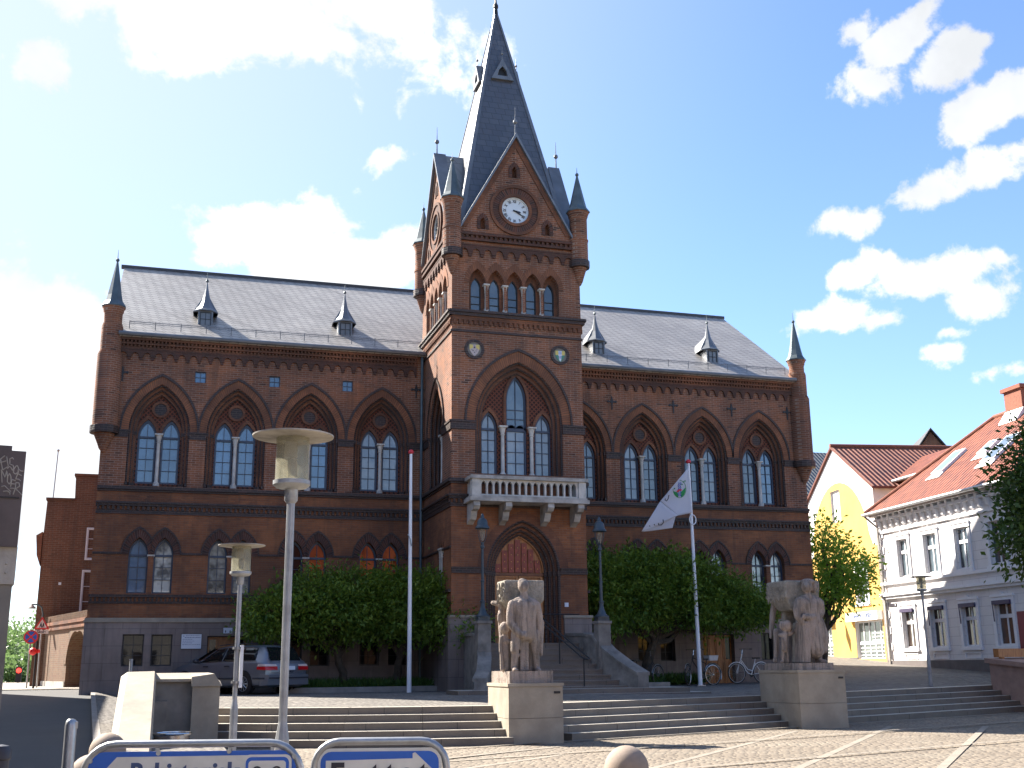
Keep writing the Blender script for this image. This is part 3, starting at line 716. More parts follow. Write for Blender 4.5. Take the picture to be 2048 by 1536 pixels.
# ------------------------------------------------------------------ tower
TC = 10.645
def tface(fr, uc, hw, front=False, side=False):
    H = []
    if front: H += [lancet(uc + .02, 6.75, 8.45, 1.47, 2.02), lancet(uc + .1, .9, 3.7, 1.2, 1.6)]
    if side: H += [lancet(uc, 6.6, 8.42, .96, 1.57)]
    W5 = [uc + .6375 * i for i in (-2, -1, 0, 1, 2)]
    if front: W5 = [q - .09 for q in W5]
    lo = MB(fr).prism(rect(uc - hw, uc + hw, -.3, 6.4), 0, .3, [lancet(uc + .1, .9, 3.7, 1.2, 1.6)] if front else ([lancet(uc + .25 * i + .9, 3.2, 4.5, .085, .22) for i in (-1, 0, 1)] if side else []))
    lo.build('tower_wall', 'brick_lower', hall)
    mid = MB(fr).prism(rect(uc - hw, uc + hw, 6.4, 12.06), 0, .12, [h for h in H if h[0][1] > 6]); mid.build('tower_wall', 'brick_upper', hall)
    top = MB(fr).prism(rect(uc - hw, uc + hw, 12.06, 14.9), 0, .3, [lancet(q, 12.14, 13.05, .285, .52) for q in W5]); top.build('tower_wall', 'brick_upper', hall)
    r = MB(fr); r.prism(rect(uc - hw + .3, uc + hw - .3, 12.10, 13.9), .22, .3, [lancet(q, 12.14, 12.95, .175, .38) for q in W5]); r.build('arcade_wall', 'brick_moulded', hall)
    v = MB(fr)
    for i, q in enumerate(W5):
        L = q - .319 if i else uc - hw; Hh = q + .319 if i < 4 else uc + hw
        v.ring(clampx(arc_pts(q, 13.05, .285, .52), L, Hh), clampx(arc_pts(q, 13.05, .44, .80), L, Hh), -.02, .02)
        window(fr, q, 12.14, 12.95, .175, .38, .25, 'glass_tower', 'frame_dark', cols=1, rows=3, transom=False, ft=.022)
        if i: column(fr, q - .319, .08, 12.10, 13.07, .05)
    v.build('voussoirs', 'voussoir', hall)
    c_ = MB(fr); a, b_ = uc - hw, uc + hw
    c_.box(a - .12, b_ + .12, -.16, 0, 12.0, 12.08); c_.box(a - .09, b_ + .09, -.11, 0, 11.9, 11.997); c_.box(a - .03, b_ + .03, -.04, 0, 11.36, 11.43)
    if front or side:
        o1 = [(a, uc - 1.47 + .02), (uc + 1.49, b_)] if front else [(a, uc - .965), (uc + .965, b_)]
        for p, q in o1: c_.box(p - (.03 if p == a else 0), q + (.03 if q == b_ else 0), -.05, 0, 8.14, 8.38); c_.box(p - (.06 if p == a else 0), q + (.06 if q == b_ else 0), -.08, 0, 8.38, 8.44)
    c_.box(a - .08, b_ + .08, -.11, 0, 6.46, 6.56); c_.box(a - .04, b_ + .04, -.05, 0, 6.40, 6.457)
    c_.box(a - .1, b_ + .1, -.13, 0, 6.00, 6.07); c_.box(a - .07, b_ + .07, -.09, 0, 5.93, 5.997); c_.box(a - .03, b_ + .03, -.04, 0, 5.68, 5.80); dentils(fr, a, b_, 5.803, 5.927, .15, .07, c_)
    if front:
        for p, q in ((a, uc - 1.12), (uc + 1.32, b_)): c_.box(p, q, -.05, 0, 3.62, 3.78); c_.box(p, q, -.07, 0, 3.78, 3.82)
    else: c_.box(a, b_, -.04, 0, 4.40, 4.47); c_.box(a, b_, -.09, 0, 3.06, 3.14)
    c_.build('string_course', 'brick_glazed', hall)
    d = MB(fr); dentils(fr, a, b_, 11.62, 11.76, .17, .07, d); d.box(a, b_, -.05, 0, 11.763, 11.897); d.build('cornice', 'brick_moulded', hall)
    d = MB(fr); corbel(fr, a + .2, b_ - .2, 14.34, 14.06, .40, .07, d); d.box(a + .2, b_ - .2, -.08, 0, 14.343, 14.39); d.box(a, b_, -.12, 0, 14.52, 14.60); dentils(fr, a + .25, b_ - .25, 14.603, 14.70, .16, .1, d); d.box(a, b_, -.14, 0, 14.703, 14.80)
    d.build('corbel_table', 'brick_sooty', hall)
    # gable with clock
    gz, gt, gw = 14.9, 18.42, 1.9
    G = [(uc - gw, gz), (uc + gw, gz), (uc + gw, 15.02), (uc, gt), (uc - gw, 15.02)]
    g_ = MB(fr).prism(G, 0, .28, [circ(uc - .04, 15.77, .52, 28)] + [lancet(q, n0, n0 + .25, .085, .16, 5) for q, n0 in ((uc - 1.17, 14.98), (uc + 1.1, 14.98), (uc - .05, 16.95))]); g_ = g_.build('gable', 'brick_upper', hall)
    q = MB(fr)
    q.ring(circ(uc - .04, 15.77, .80, 32), circ(uc - .04, 15.77, .90, 32), -.07, .02, closed=True); q.ring(circ(uc - .04, 15.77, .48, 32), circ(uc - .04, 15.77, .58, 32), -.07, .12, closed=True)
    for s in (-1, 1):
        q.ring([(uc + s * gw, 15.02), (uc, gt)], [(uc + s * (gw - .16), 15.02 - .02), (uc, gt - .36)], -.04, .02)
    q.build('gable_moulding', 'brick_moulded', g_)
    q = MB(fr); q.ring(circ(uc - .04, 15.77, .585, 32), circ(uc - .04, 15.77, .795, 32), -.03, .02, closed=True); q.build('clock_surround', 'voussoir_dark', g_)
    q = MB(fr)
    for u_, n0 in ((uc - 1.17, 14.98), (uc + 1.1, 14.98), (uc - .05, 16.95)):
        q.ring(ladder(u_, n0, n0 + .25, .09, .17, 5), ladder(u_, n0, n0 + .25, .2, .33, 5), -.03, .02)
    q.build('voussoirs', 'voussoir_dark', g_)
    MB(fr).box(uc - 1.5, uc + 1.5, .2, .27, 14.92, 15.5).build('niche_back', 'brick_moulded', g_)
    MB(fr).box(uc - .3, uc + .2, .2, .27, 16.8, 17.5).build('niche_back', 'brick_moulded', g_)
    q = MB(fr)
    for s in (-1, 1):
        p0 = (uc + s * (gw + .10), 14.94); p1 = (uc, gt + .18)
        q.hexa([fr(p0[0], -.14, p0[1] - .10), fr(p1[0], -.14, p1[1] - .16), fr(p1[0], .3, p1[1] - .16), fr(p0[0], .3, p0[1] - .10),
                fr(p0[0], -.14, p0[1] + .02), fr(p1[0], -.14, p1[1]), fr(p1[0], .3, p1[1]), fr(p0[0], .3, p0[1] + .02)])
    q.build('gable_coping', 'lead', g_)
    q = MB(fr)
    for s in (-1, 1):
        p0 = (uc + s * (gw + .06), 14.98); p1 = (uc, gt + .12)
        q.hexa([fr(p0[0], .3, p0[1] - .10), fr(p1[0], .3, p1[1] - .13), fr(p1[0], 2.0, p1[1] - .13), fr(p0[0], 1.0, p0[1] - .10),
                fr(p0[0], .3, p0[1]), fr(p1[0], .3, p1[1]), fr(p1[0], 2.0, p1[1]), fr(p0[0], 1.0, p0[1])])
    q.build('gable_roof', 'lead_sheet', g_)
    ct = fr(uc, -.02, 0)
    MB().ball((ct.x, ct.y, gt + .62), .085, 10).tube([(ct.x, ct.y, gt + .1), (ct.x, ct.y, gt + 1.2)], [.03, .006], 6).build('finial', 'lead', g_)
    # clock
    skeleton = not front
    uc2, vc = uc - .04, 15.77
    ck = MB(fr).prism(circ(uc2, vc, .455, 36), .06, .10).build('clock_face', 'glass_dark' if skeleton else 'plate_clock', g_)
    MB(fr).ring(circ(uc2, vc, .445, 36), circ(uc2, vc, .485, 36), .01, .10, closed=True).build('clock_rim', 'plate_clock', ck)
    if front or side:
        for i, nm in enumerate(('XII', 'I', 'II', 'III', 'IIII', 'V', 'VI', 'VII', 'VIII', 'IX', 'X', 'XI')):
            t = -i * PI / 6; put_text('numeral', nm, .15, fr, uc2 + .345 * math.sin(-t), .05, vc + .345 * math.cos(t), 'sandstone' if skeleton else 'letter_black', ck, rot=t, sx=.72, bold=.003)
        for ang, ln, wd in ((102, .24, .022), (120, .33, .016)):
            t = R_(ang); du, dv = math.sin(t), math.cos(t)
            MB(fr).prism([(uc2 - du * .06 - dv * wd, vc - dv * .06 + du * wd), (uc2 + du * ln * .7 - dv * wd * 1.3, vc + dv * ln * .7 + du * wd * 1.3), (uc2 + du * ln, vc + dv * ln),
                (uc2 + du * ln * .7 + dv * wd * 1.3, vc + dv * ln * .7 - du * wd * 1.3), (uc2 - du * .06 + dv * wd, vc - dv * .06 - du * wd)], .025, .035).build('clock_hand', 'sandstone' if skeleton else 'letter_black', ck)
plain('plate_clock', (.62, .68, .72), .4, var=.05)
tface(FT, TC, 2.221, front=True); tface(FL, 0., 2.196, side=True); tface(FRR, 0., 2.196, side=True); tface(FBK, 0., 2.221)
bay(FL, 0., -1.2, 1.2, (D_, D_)); bay(FRR, 0., -1.2, 1.2, (D_, D_))
MB().box(8.8, 12.5, 34.85, 38.3, -.3, 14.5).build('tower_core', 'iron_black', hall)
t = MB(FL)
for i in (-1, 0, 1): t.box(.9 + .25 * i - .09, .9 + .25 * i + .09, .16, .2, 3.18, 4.8)
t.build('stair_window', D_, hall)
for i in (-.5, .5): column(FL, .9 + .25 * i, .0, 3.2, 4.5, .04)
for x_, y_ in ((8.42, 34.), (12.87, 34.), (8.42, 38.4), (12.87, 38.4)): turret(x_, y_, 14.05, 15.92, .31, 1.38, [(14.85, .30)], .22)
# spire: square pyramid with lead hips
A0, ZB, ZT = 1.97, 15.0, 24.78; ax, ay = TC, 36.2
sp = MB(); base = [Vector((ax + sx * A0, ay + sy * A0, ZB)) for sx, sy in ((-1, -1), (1, -1), (1, 1), (-1, 1))]; ap = Vector((ax - .02, ay, ZT))
for p in base: sp.v.append(p)
sp.v.append(ap)
for i in range(4): sp.F([i, (i + 1) % 4, 4])
sp.F([3, 2, 1, 0]); spire = sp.build('spire', 'slate_spire', hall)
hp = MB()
for i, p in enumerate(base):
    d = (ap - p); c0 = Vector((ax, ay, p.z)) - p; c0.normalize(); tng = Vector((-c0.y, c0.x, 0))
    up = c0.cross(Vector((0, 0, 1))); o_ = -c0 * .03
    w0, w1 = .15, .05
    sx, sy = (1 if p.x < ax else -1), (1 if p.y < ay else -1)
    hp.hexa([p + o_, p + Vector((sx * w0, 0, 0)) + Vector((0, -sy * .03, 0)), p + c0 * .3, p + Vector((0, sy * w0, 0)) + Vector((-sx * .03, 0, 0)),
             ap + o_ * .7, ap + Vector((sx * w1, -sy * .03, 0)), ap + c0 * .02, ap + Vector((-sx * .03, sy * w1, 0))])
hp.build('spire_hip', 'lead', spire)
MB().lathe((ax - .02, ay, 0), [(.10, ZT - .35), (.07, ZT), (.10, ZT + .03), (.10, ZT + .12), (.05, ZT + .22), (.02, ZT + .5)], 10).build('spire_tip', 'iron_black', spire)
for fr_ in (FT, FL, FRR, FBK):   # little triangular vents high on the slope
    uc = TC if fr_ is FT or fr_ is FBK and False else 0.
    zc = 21.45; inset = {True: 2.2 - A0}.get(True); hwz = A0 * (ZT - zc) / (ZT - ZB); w_ = (2.2 if fr_ is not FBK else 2.2) - hwz - .10
    q = MB(fr_); q.prism([(uc - .42, zc), (uc + .42, zc), (uc, zc + .85)], w_, w_ + .5, [[(uc - .19, zc + .14), (uc + .19, zc + .14), (uc + .14, zc + .36), (uc, zc + .52), (uc - .14, zc + .36)]])
    vo = q.build('spire_vent', 'lead', spire)
    MB(fr_).box(uc - .2, uc + .2, w_ + .14, w_ + .16, zc + .13, zc + .52).build('vent_opening', 'iron_black', vo)
    c_ = fr_(uc, w_ + .05, 0); MB().ball((c_.x, c_.y, zc + 1.05), .05, 8).tube([(c_.x, c_.y, zc + .8), (c_.x, c_.y, zc + 1.35)], [.018, .005], 5).build('finial', 'lead', vo)
# tower front: great window
uc = TC + .02
o = MB(FT)
for i, (a1, r1) in enumerate(((1.34, 1.86), (1.22, 1.70))):
    a2, r2 = ((1.48, 2.03), (1.35, 1.87))[i]; o.ring(ladder(uc, 6.7, 8.45, a1, r1), ladder(uc, 6.7, 8.45, a2, r2), .12 + .12 * i, .25 + .12 * i)
o.build('arch_order', 'brick_moulded', hall)
o = MB(FT)
for hw_, ri, w_ in ((1.45, 1.99, .05), (1.33, 1.84, .17), (1.225, 1.70, .28)): o.tube([(x_, w_, z_) for x_, z_ in ladder(uc, 6.7, 8.45, hw_, ri)], .036, 6)
o.build('moulding', 'brick_glazed', hall)
MB(FT).ring(arc_pts(uc, 8.45, 1.475, 2.04), arc_pts(uc, 8.45, 1.76, 2.38), -.012, .05).build('voussoirs', 'voussoir', hall)
MB(FT).ring(arc_pts(uc, 8.45, 1.76, 2.38), arc_pts(uc, 8.45, 1.83, 2.47), -.05, 0).build('hood_mould', 'brick_glazed', hall)
W3 = [(uc - .93, 8.28, .28, .56), (uc, 9.25, .35, .82), (uc + .90, 8.28, .28, .56)]
MB(FT).prism(lancet(uc, 6.7, 8.45, 1.24, 1.73), .34, .5, [lancet(a, 6.76, b_, c_, d_) for a, b_, c_, d_ in W3]).build('tympanum', 'brick_lattice', hall)
o = MB(FT)
for a, b_, c_, d_ in W3: o.ring(ladder(a, 8.2, b_, c_, d_), clampx(ladder(a, 8.2, b_, c_ + .09, d_ + .14), uc - 1.2, uc + 1.2), .29, .345)
o.build('lancet_arch', 'brick_moulded', hall)
for i, (a, b_, c_, d_) in enumerate(W3):
    window(FT, a, 6.76, 8.28, c_, d_ if i != 1 else .02, .39, K, rows=4, ft=.06)
window(FT, uc, 8.28, 9.25, .35, .82, .39, 'glass_tower', rows=3, ft=.055, transom=False)
for s in (-1, 1): column(FT, uc + s * .49, .26, 6.7, 8.36, .065)
# coats of arms in round frames
for i, cx in enumerate((9.17, 12.10)):
    vz = 10.80
    g_ = MB(FT).prism(circ(cx, vz, .24, 24), -.012, .02).build('coat_of_arms', 'rendered_grey', hall)
    MB(FT).ring(circ(cx, vz, .24, 24), circ(cx, vz, .33, 24), -.04, .02, closed=True).build('round_frame', 'brick_glazed', g_)
    sh = [(cx - .17, vz + .15), (cx - .17, vz), (cx - .10, vz - .14), (cx, vz - .24), (cx + .10, vz - .14), (cx + .17, vz), (cx + .17, vz + .15)]
    MB(FT).prism(sh, -.03, -.01).build('shield', 'shield_a' if i == 0 else 'shield_green', g_)
    if i == 0:
        for s in (-1, 1): MB(FT).prism([(cx + s * .165, vz + .145), (cx + s * .05, vz + .145), (cx + s * .05, vz + .04), (cx + s * .165, vz - .02)], -.036, -.028).build('shield_field', 'shield_yellow', g_)
        q = MB(FT)
        for a, b_, r_ in ((0, .05, .03), (-.05, -.05, .02), (.05, -.06, .015), (0, -.11, .018), (.08, 0, .012), (-.09, -.03, .012), (0, .1, .012)): q.prism(circ(cx + a, vz + b_, r_, 6), -.038, -.028)
        q.build('shield_marks', 'letter_black', g_)
    else:
        for s in (-1, 1): MB(FT).prism([(cx + s * .165, vz + .145), (cx + s * .07, vz + .145), (cx + s * .06, vz + .0), (cx + s * .16, vz - .0)], -.036, -.028).build('shield_field', 'shield_yellow', g_)
        MB(FT).prism([(cx - .06, vz + .145), (cx + .06, vz + .145), (cx + .035, vz - .17), (cx, vz - .22), (cx - .035, vz - .17)], -.037, -.028).build('shield_pale', 'plate_white', g_)
        q = MB(FT)
        for s in (-1, 0, 1): q.tube([(cx + s * .025 + .006 * (j % 2), -.04, vz + .13 - j * .05) for j in range(6)], .005, 4)
        q.build('shield_waves', 'sign_blue', g_)
        MB(FT).box(cx - .07, cx + .07, -.044, -.036, vz - .02, vz + .015).build('shield_bridge', 'trim_white', g_)
# balcony
bx0, bx1, by = 8.88, 12.60, 33.2
bal = MB().box(bx0 - .08, bx1 + .08, by - .08, 34.0, 5.76, 5.88); bal.box(bx0 - .03, bx1 + .03, by - .03, 34, 5.883, 5.94); bal = bal.build('balcony', 'old_stone', hall)
FB = Fr((0, by), u=(1, 0)); n = 15; u0, u1 = bx0 + .28, bx1 - .28; p_ = (u1 - u0) / n
MB(FB).prism(rect(bx0 + .24, bx1 - .24, 5.943, 6.45), .06, .18, [lancet(u0 + p_ * (i + .5), 5.99, 6.27, p_ * .36, .13, 4) for i in range(n)]).build('balustrade', 'sandstone', bal)
fs = Fr((bx0, 0), u=(0, -1)); m_ = 3; q0, q1 = -34.0, -(by + .24); pp = (q1 - q0) / m_
MB(fs).prism(rect(q0, q1, 5.943, 6.45), .06, .18, [lancet(q0 + pp * (i + .5), 5.99, 6.27, pp * .3, .13, 4) for i in range(m_)]).build('balustrade', 'sandstone', bal)
fs = Fr((bx1, 0), u=(0, 1))
MB(fs).prism(rect(by + .24, 34.0, 5.943, 6.45), .06, .18, [lancet(by + .24 + pp * (i + .5), 5.99, 6.27, pp * .3, .13, 4) for i in range(m_)]).build('balustrade', 'sandstone', bal)
MB().box(bx0, bx0 + .24, by, by + .24, 5.943, 6.45).box(bx1 - .24, bx1, by, by + .24, 5.943, 6.45).build('corner_post', 'sandstone', bal)
q = MB().box(bx0 - .06, bx1 + .06, by - .06, by + .28, 6.453, 6.56); q.box(bx0 - .06, bx0 + .28, by + .28, 34., 6.453, 6.56); q.box(bx1 - .28, bx1 + .06, by + .28, 34, 6.453, 6.56); q.build('handrail', 'old_stone', bal)
for xb in (9.02, 10.05, 11.42, 12.42):
    fb = Fr((xb, 34.), u=(0, -1)); prof = [(0, 5.755), (.82, 5.755), (.84, 5.62), (.74, 5.52), (.52, 5.48), (.46, 5.36), (.36, 5.24), (.16, 5.20), (0, 5.12)]
    MB(fb).prism(prof, -.10, .10).build('bracket', 'old_stone', bal)
# entrance
uc = TC + .1; o = MB(FT)
ODR = [(1.2, 1.6), (1.09, 1.46), (.98, 1.33), (.88, 1.22)]
for i in range(3):
    o.ring(ladder(uc - .0 * i, 1.5, 3.7, ODR[i + 1][0], ODR[i + 1][1]), ladder(uc, 1.5, 3.7, ODR[i][0] + .01, ODR[i][1] + .01), .10 + .13 * i, .24 + .13 * i)
o.build('door_arch', 'brick_moulded', hall)
o = MB(FT)
for i, (a, b_) in enumerate(ODR[:4]):
    o.tube([(x_, .03 + .13 * i, z_) for x_, z_ in ladder(uc, 1.52, 3.7, a - .02, b_ - .02)], .052, 8)
    for s in (-1, 1): o.box(uc + s * (a - .02) - .06, uc + s * (a - .02) + .06, -.04 + .13 * i, .10 + .13 * i, 3.58, 3.72)
o.build('moulding', 'brick_glazed', hall)
MB(FT).ring(arc_pts(uc, 3.7, 1.21, 1.61), arc_pts(uc, 3.7, 1.5, 1.9), -.01, .04).build('voussoirs', 'brick_moulded', hall)
dr = MB(FT); uc2, z0_, zs = uc - .02, 1.5, 3.62
dr.prism(lancet(uc2, z0_, zs + .08, .88, 1.22), .52, .62)
dr.build('door_frame', 'oak', hall)
for s in (-1, 1):
    a = uc2 + (0 if s > 0 else -.80); b_ = a + .80
    d = MB(FT).prism(rect(a + .008, b_ - .008, z0_, zs - .03), .45, .52, [rect(a + .09, b_ - .09, z0_ + .12 + j * .68, z0_ + .12 + j * .68 + .56) for j in range(3)])
    d.box(a + .08, b_ - .08, .49, .515, z0_ + .1, zs - .1)
    for j in range(1, 8): u_ = lerp(a + .09, b_ - .09, j / 8); d.box(u_ - .008, u_ + .008, .478, .49, z0_ + .12, zs - .12)
    d.build('door', 'oak', hall)
MB(FT).box(uc2 - .82, uc2 + .82, .42, .51, zs - .02, zs + .06).build('door_transom', 'oak_dark', hall)
ty = MB(FT); st = MB(FT)
for j in range(7):
    a = uc2 - .76 + j * .217; b_ = a + .175; cxx = (a + b_) / 2
    R2 = (.80 ** 2 + 1.12 ** 2) / 1.6; h_ = math.sqrt(max(0, R2 ** 2 - (abs(cxx - uc2) + .085 - .80 + R2) ** 2))
    top_ = zs + .08 + max(.1, h_ - .05)
    ty.box(a, b_, .46, .51, zs + .08, top_)
    v_ = zs + .2
    while v_ < top_ - .04: st.ball(FT(cxx, .455, v_), .018, 6); v_ += .22
ty.build('door_tympanum', 'painted_panel', hall); st.build('stud', 'gilt', hall)
MB(FT).ring(arc_pts(uc2, zs + .08, .80, 1.12), arc_pts(uc2, zs + .08, .87, 1.20), .43, .52).build('door_frame', 'oak', hall)
pl_ = MB(FT); pl_.prism([(8.36, -.3), (9.3, -.3), (9.3, 2.28), (8.36, 2.28)], -.10, .1); pl_.prism([(12.04, -.3), (12.95, -.3), (12.95, 2.28), (12.04, 2.28)], -.10, .1)
pl_.box(9.28, 12.06, -.06, .1, -.3, 1.40); pl_.build('granite_plinth', 'granite_ashlar', hall)
MB(FT).box(8.33, 9.32, -.14, .1, 2.283, 2.36).box(12.02, 12.98, -.14, .1, 2.283, 2.36).build('plinth_cap', 'pale_granite', hall)
for fr_ in (FL, FRR): MB(fr_).box(-2.2, 2.28, -.10, .1, -.3, 2.28).build('granite_plinth', 'granite_ashlar', hall)
MB(FT).box(12.08, 12.2, -.05, 0, 2.62, 2.75).build('entry_phone', 'plate_white', hall)
plain('stair_granite', (.20, .185, .165), .8, var=.45, scale=3., bump=.15)
# ================================================================== SITE
# the flight of steps follows a bent line; terrace behind it, plaza in front
TOPL = [(1.32, 27.0), (2.6, 26.2), (4.05, 25.62), (5.6, 25.2), (7.4, 24.95)]
TOPM = [(8.3, 25.55), (15.95, 28.3)]
TOPR = [(16.8, 28.75), (26.2, 31.45)]
EDGE = TOPL + [(8.3, 25.55), (15.95, 28.3), (16.8, 28.75), (26.2, 31.45), (60, 40)]
def yedge(x):
    if x <= EDGE[0][0]: return 27.0
    for (a, b), (c, d) in zip(EDGE[:-1], EDGE[1:]):
        if x <= c: return lerp(b, d, (x - a) / (c - a))
    return EDGE[-1][1]
def hterr(x, y):
    t = sstep((y - yedge(x)) / 4.5)
    h = .11 * t + t * .006 * max(0, x - 12) + .045 * clamp((x - 20) / 8) * max(0, y - 33 - .0 * x) * (y < 60) + (.045 * clamp((x - 20) / 8) * 27 if y >= 60 else 0)
    return h
def hlow(x, y):
    s = sstep((1.3 - x) / 2.0)
    left = .036 * clamp(y - 14, 0, 27)
    return -.75 + left * s + .08 * clamp((x - 18) / 8)
def sheet(name, xs, ys, hf, mat, inside=None, kind='structure', drop=0):
    mb = MB(); idx = {}
    for j, y in enumerate(ys):
        for i, x in enumerate(xs): idx[i, j] = mb.P(x, y, hf(x, y) - drop)
    for j in range(len(ys) - 1):
        for i in range(len(xs) - 1):
            cx, cy = (xs[i] + xs[i + 1]) / 2, (ys[j] + ys[j + 1]) / 2
            if inside is None or inside(cx, cy): mb.F([idx[i, j], idx[i + 1, j], idx[i + 1, j + 1], idx[i, j + 1]])
    o = mb.build(name, mat, fix=False, smooth=True); o['kind'] = kind; return o
def frange(a, b, s):
    n = max(1, round((b - a) / s)); return [a + (b - a) * i / n for i in range(n + 1)]
# lower ground, one sheet out to the horizon
xs = [-900, -300, -100, -40] + frange(-20, 40, .5) + [60, 120, 400, 1200]
ys = [-300, -60, -20] + frange(-6, 44, .5) + [50, 60, 80, 120, 250, 600, 2500]
sheet('plaza_ground', xs, ys, lambda x, y: hlow(x, y) - .004, 'setts')
# terrace
xs = frange(-.45, 30, .25) + frange(31, 60, 1.) + [80, 120]
rows = frange(0, 22, .4) + [26, 32, 45, 70, 120]
mb = MB(); idx = {}
for j, r in enumerate(rows):
    for i, x in enumerate(xs):
        y = yedge(x) + .18 + r; idx[i, j] = mb.P(x, y, hterr(x, y) + .0)
for j in range(len(rows) - 1):
    for i in range(len(xs) - 1): mb.F([idx[i, j], idx[i + 1, j], idx[i + 1, j + 1], idx[i, j + 1]])
for i in range(len(xs) - 1):
    a, b = idx[i, 0], idx[i + 1, 0]; p, q = mb.v[a].copy(), mb.v[b].copy(); p.z = q.z = -1.; mb.v += [p, q]; mb.F([len(mb.v) - 2, len(mb.v) - 1, b, a])
o = mb.build('terrace_paving', 'setts_grey', fix=False, smooth=False); o['kind'] = 'structure'
# street with kerb and cobbled pavement on the left
def xroad(y): return lerp(-.9, -2.15, clamp((y - 20) / 22)) + .35 * sstep((20 - y) / 12)
def strip(name, fa, fb, ya, yb, hf, mat, n=60, thick=0.):
    m_ = MB()
    for i in range(n + 1):
        y = lerp(ya, yb, i / n); a, b = fa(y), fb(y); m_.P(a, y, hf(a, y)); m_.P(b, y, hf(b, y))
    for i in range(n): m_.F([2 * i, 2 * i + 1, 2 * i + 3, 2 * i + 2])
    o_ = m_.build(name, mat, fix=False); o_['kind'] = 'structure'; return o_
strip('road', lambda y: -16., xroad, -6, 41.5, lambda x, y: hlow(x, y) + .004, 'asphalt')
strip('pavement', lambda y: xroad(y) + .12, lambda y: 1.35 if y < 27.2 else .3, 12., 46, lambda x, y: max(hlow(x, y) + .10 * sstep((y - 13) / 6), -.74) + (.02 if y > 27 else 0), 'setts_grey')
kb = MB(); ys_ = frange(12, 41.5, .6)
for a, b in zip(ys_[:-1], ys_[1:]):
    za, zb_ = [max(hlow(xroad(q), q) + .10 * sstep((q - 13) / 6), -.735) + .006 for q in (a, b)]
    kb.hexa([(xroad(a), a, za - .2), (xroad(a) + .14, a, za - .2), (xroad(b) + .14, b - .01, zb_ - .2), (xroad(b), b - .01, zb_ - .2), (xroad(a), a, za), (xroad(a) + .14, a, za), (xroad(b) + .14, b - .01, zb_), (xroad(b), b - .01, zb_)])
o = kb.build('kerb', 'kerb_stone'); o['kind'] = 'structure'
strip('side_street', lambda y: -30., lambda y: -1.9, 41.5, 62, lambda x, y: hlow(x, y) + .03, 'sunlit_asphalt', n=10)
# granite strips across the plaza
ps = MB()
for (a, b) in (((7.83, 17.7), (14.9, 25.35)), ((10.15, 17.07), (18.0, 26.0)), ((12.15, 16.18), (19.9, 24.75)), ((2.6, 18.9), (8.2, 23.0)), ((.6, 15.0), (7.3, 20.8)), ((20.1, 22.), (25.5, 29.2))):
    a, b = Vector(a), Vector(b); d = (b - a).normalized(); a = a - d * 6; n_ = Vector((-d.y, d.x)) * .075
    ps.quad([(p.x, p.y, hlow(p.x, p.y) + .0005) for p in (a - n_, b - n_, b + n_, a + n_)])
for yy in (15.5, 19.5, 22.2): 
    a, b = Vector((3., yy)), Vector((28., yy + 8.2)); d = (b - a).normalized(); n_ = Vector((-d.y, d.x)) * .05
    ps.quad([(p.x, p.y, hlow(p.x, p.y) + .004) for p in (a - n_, b - n_, b + n_, a + n_)])
o = ps.build('paving_strips', 'paving_strip', fix=False); o['kind'] = 'structure'
# steps: five granite risers, each tread real
def steps(line, label, rz=0., endz=0.):
    P = [Vector(p) for p in line]; N = []
    for i in range(len(P)):
        a = P[max(0, i - 1)]; b = P[min(len(P) - 1, i + 1)]; d = (b - a).normalized(); N.append(Vector((d.y, -d.x)))
    m_ = MB(); RI, TR = .15, .33
    for s_ in range(5):
        z1 = -RI * s_; z0 = z1 - RI if s_ < 4 else z1 - .3
        for i in range(len(P) - 1):
            sub = max(1, round((P[i + 1] - P[i]).length / 1.6))
            for k_ in range(sub):
                t0, t1 = k_ / sub, (k_ + 1) / sub
                q0, q1 = P[i].lerp(P[i + 1], t0), P[i].lerp(P[i + 1], t1); n0, n1 = N[i].lerp(N[i + 1], t0), N[i].lerp(N[i + 1], t1)
                e0 = endz * (i + t0) / (len(P) - 1); e1 = endz * (i + t1) / (len(P) - 1)
                j0, j1 = [random.uniform(-.004, .004) for _ in '12']
                f0, f1 = q0 + n0 * (TR * s_ + j0), q1 + n1 * (TR * s_ + j0); b0, b1 = q0 + n0 * (TR * (s_ - 1.3)), q1 + n1 * (TR * (s_ - 1.3))
                g = .004
                m_.hexa([(f0.x + g, f0.y, z0 + e0), (f1.x - g, f1.y, z0 + e1), (b1.x - g, b1.y, z0 + e1), (b0.x + g, b0.y, z0 + e0),
                         (f0.x + g, f0.y, z1 + e0 + .003), (f1.x - g, f1.y, z1 + e1 + .003), (b1.x - g, b1.y, z1 + e1 + .003), (b0.x + g, b0.y, z1 + e0 + .003)])
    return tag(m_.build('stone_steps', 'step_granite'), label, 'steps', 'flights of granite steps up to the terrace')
steps(TOPL, 'sunlit granite steps between the sloping stone wall and the left statue pedestal')
steps(TOPM, 'sunlit granite steps between the two statue pedestals')
steps(TOPR, 'shaded brownish granite steps right of the pedestal with the woman in a long skirt', endz=.09)
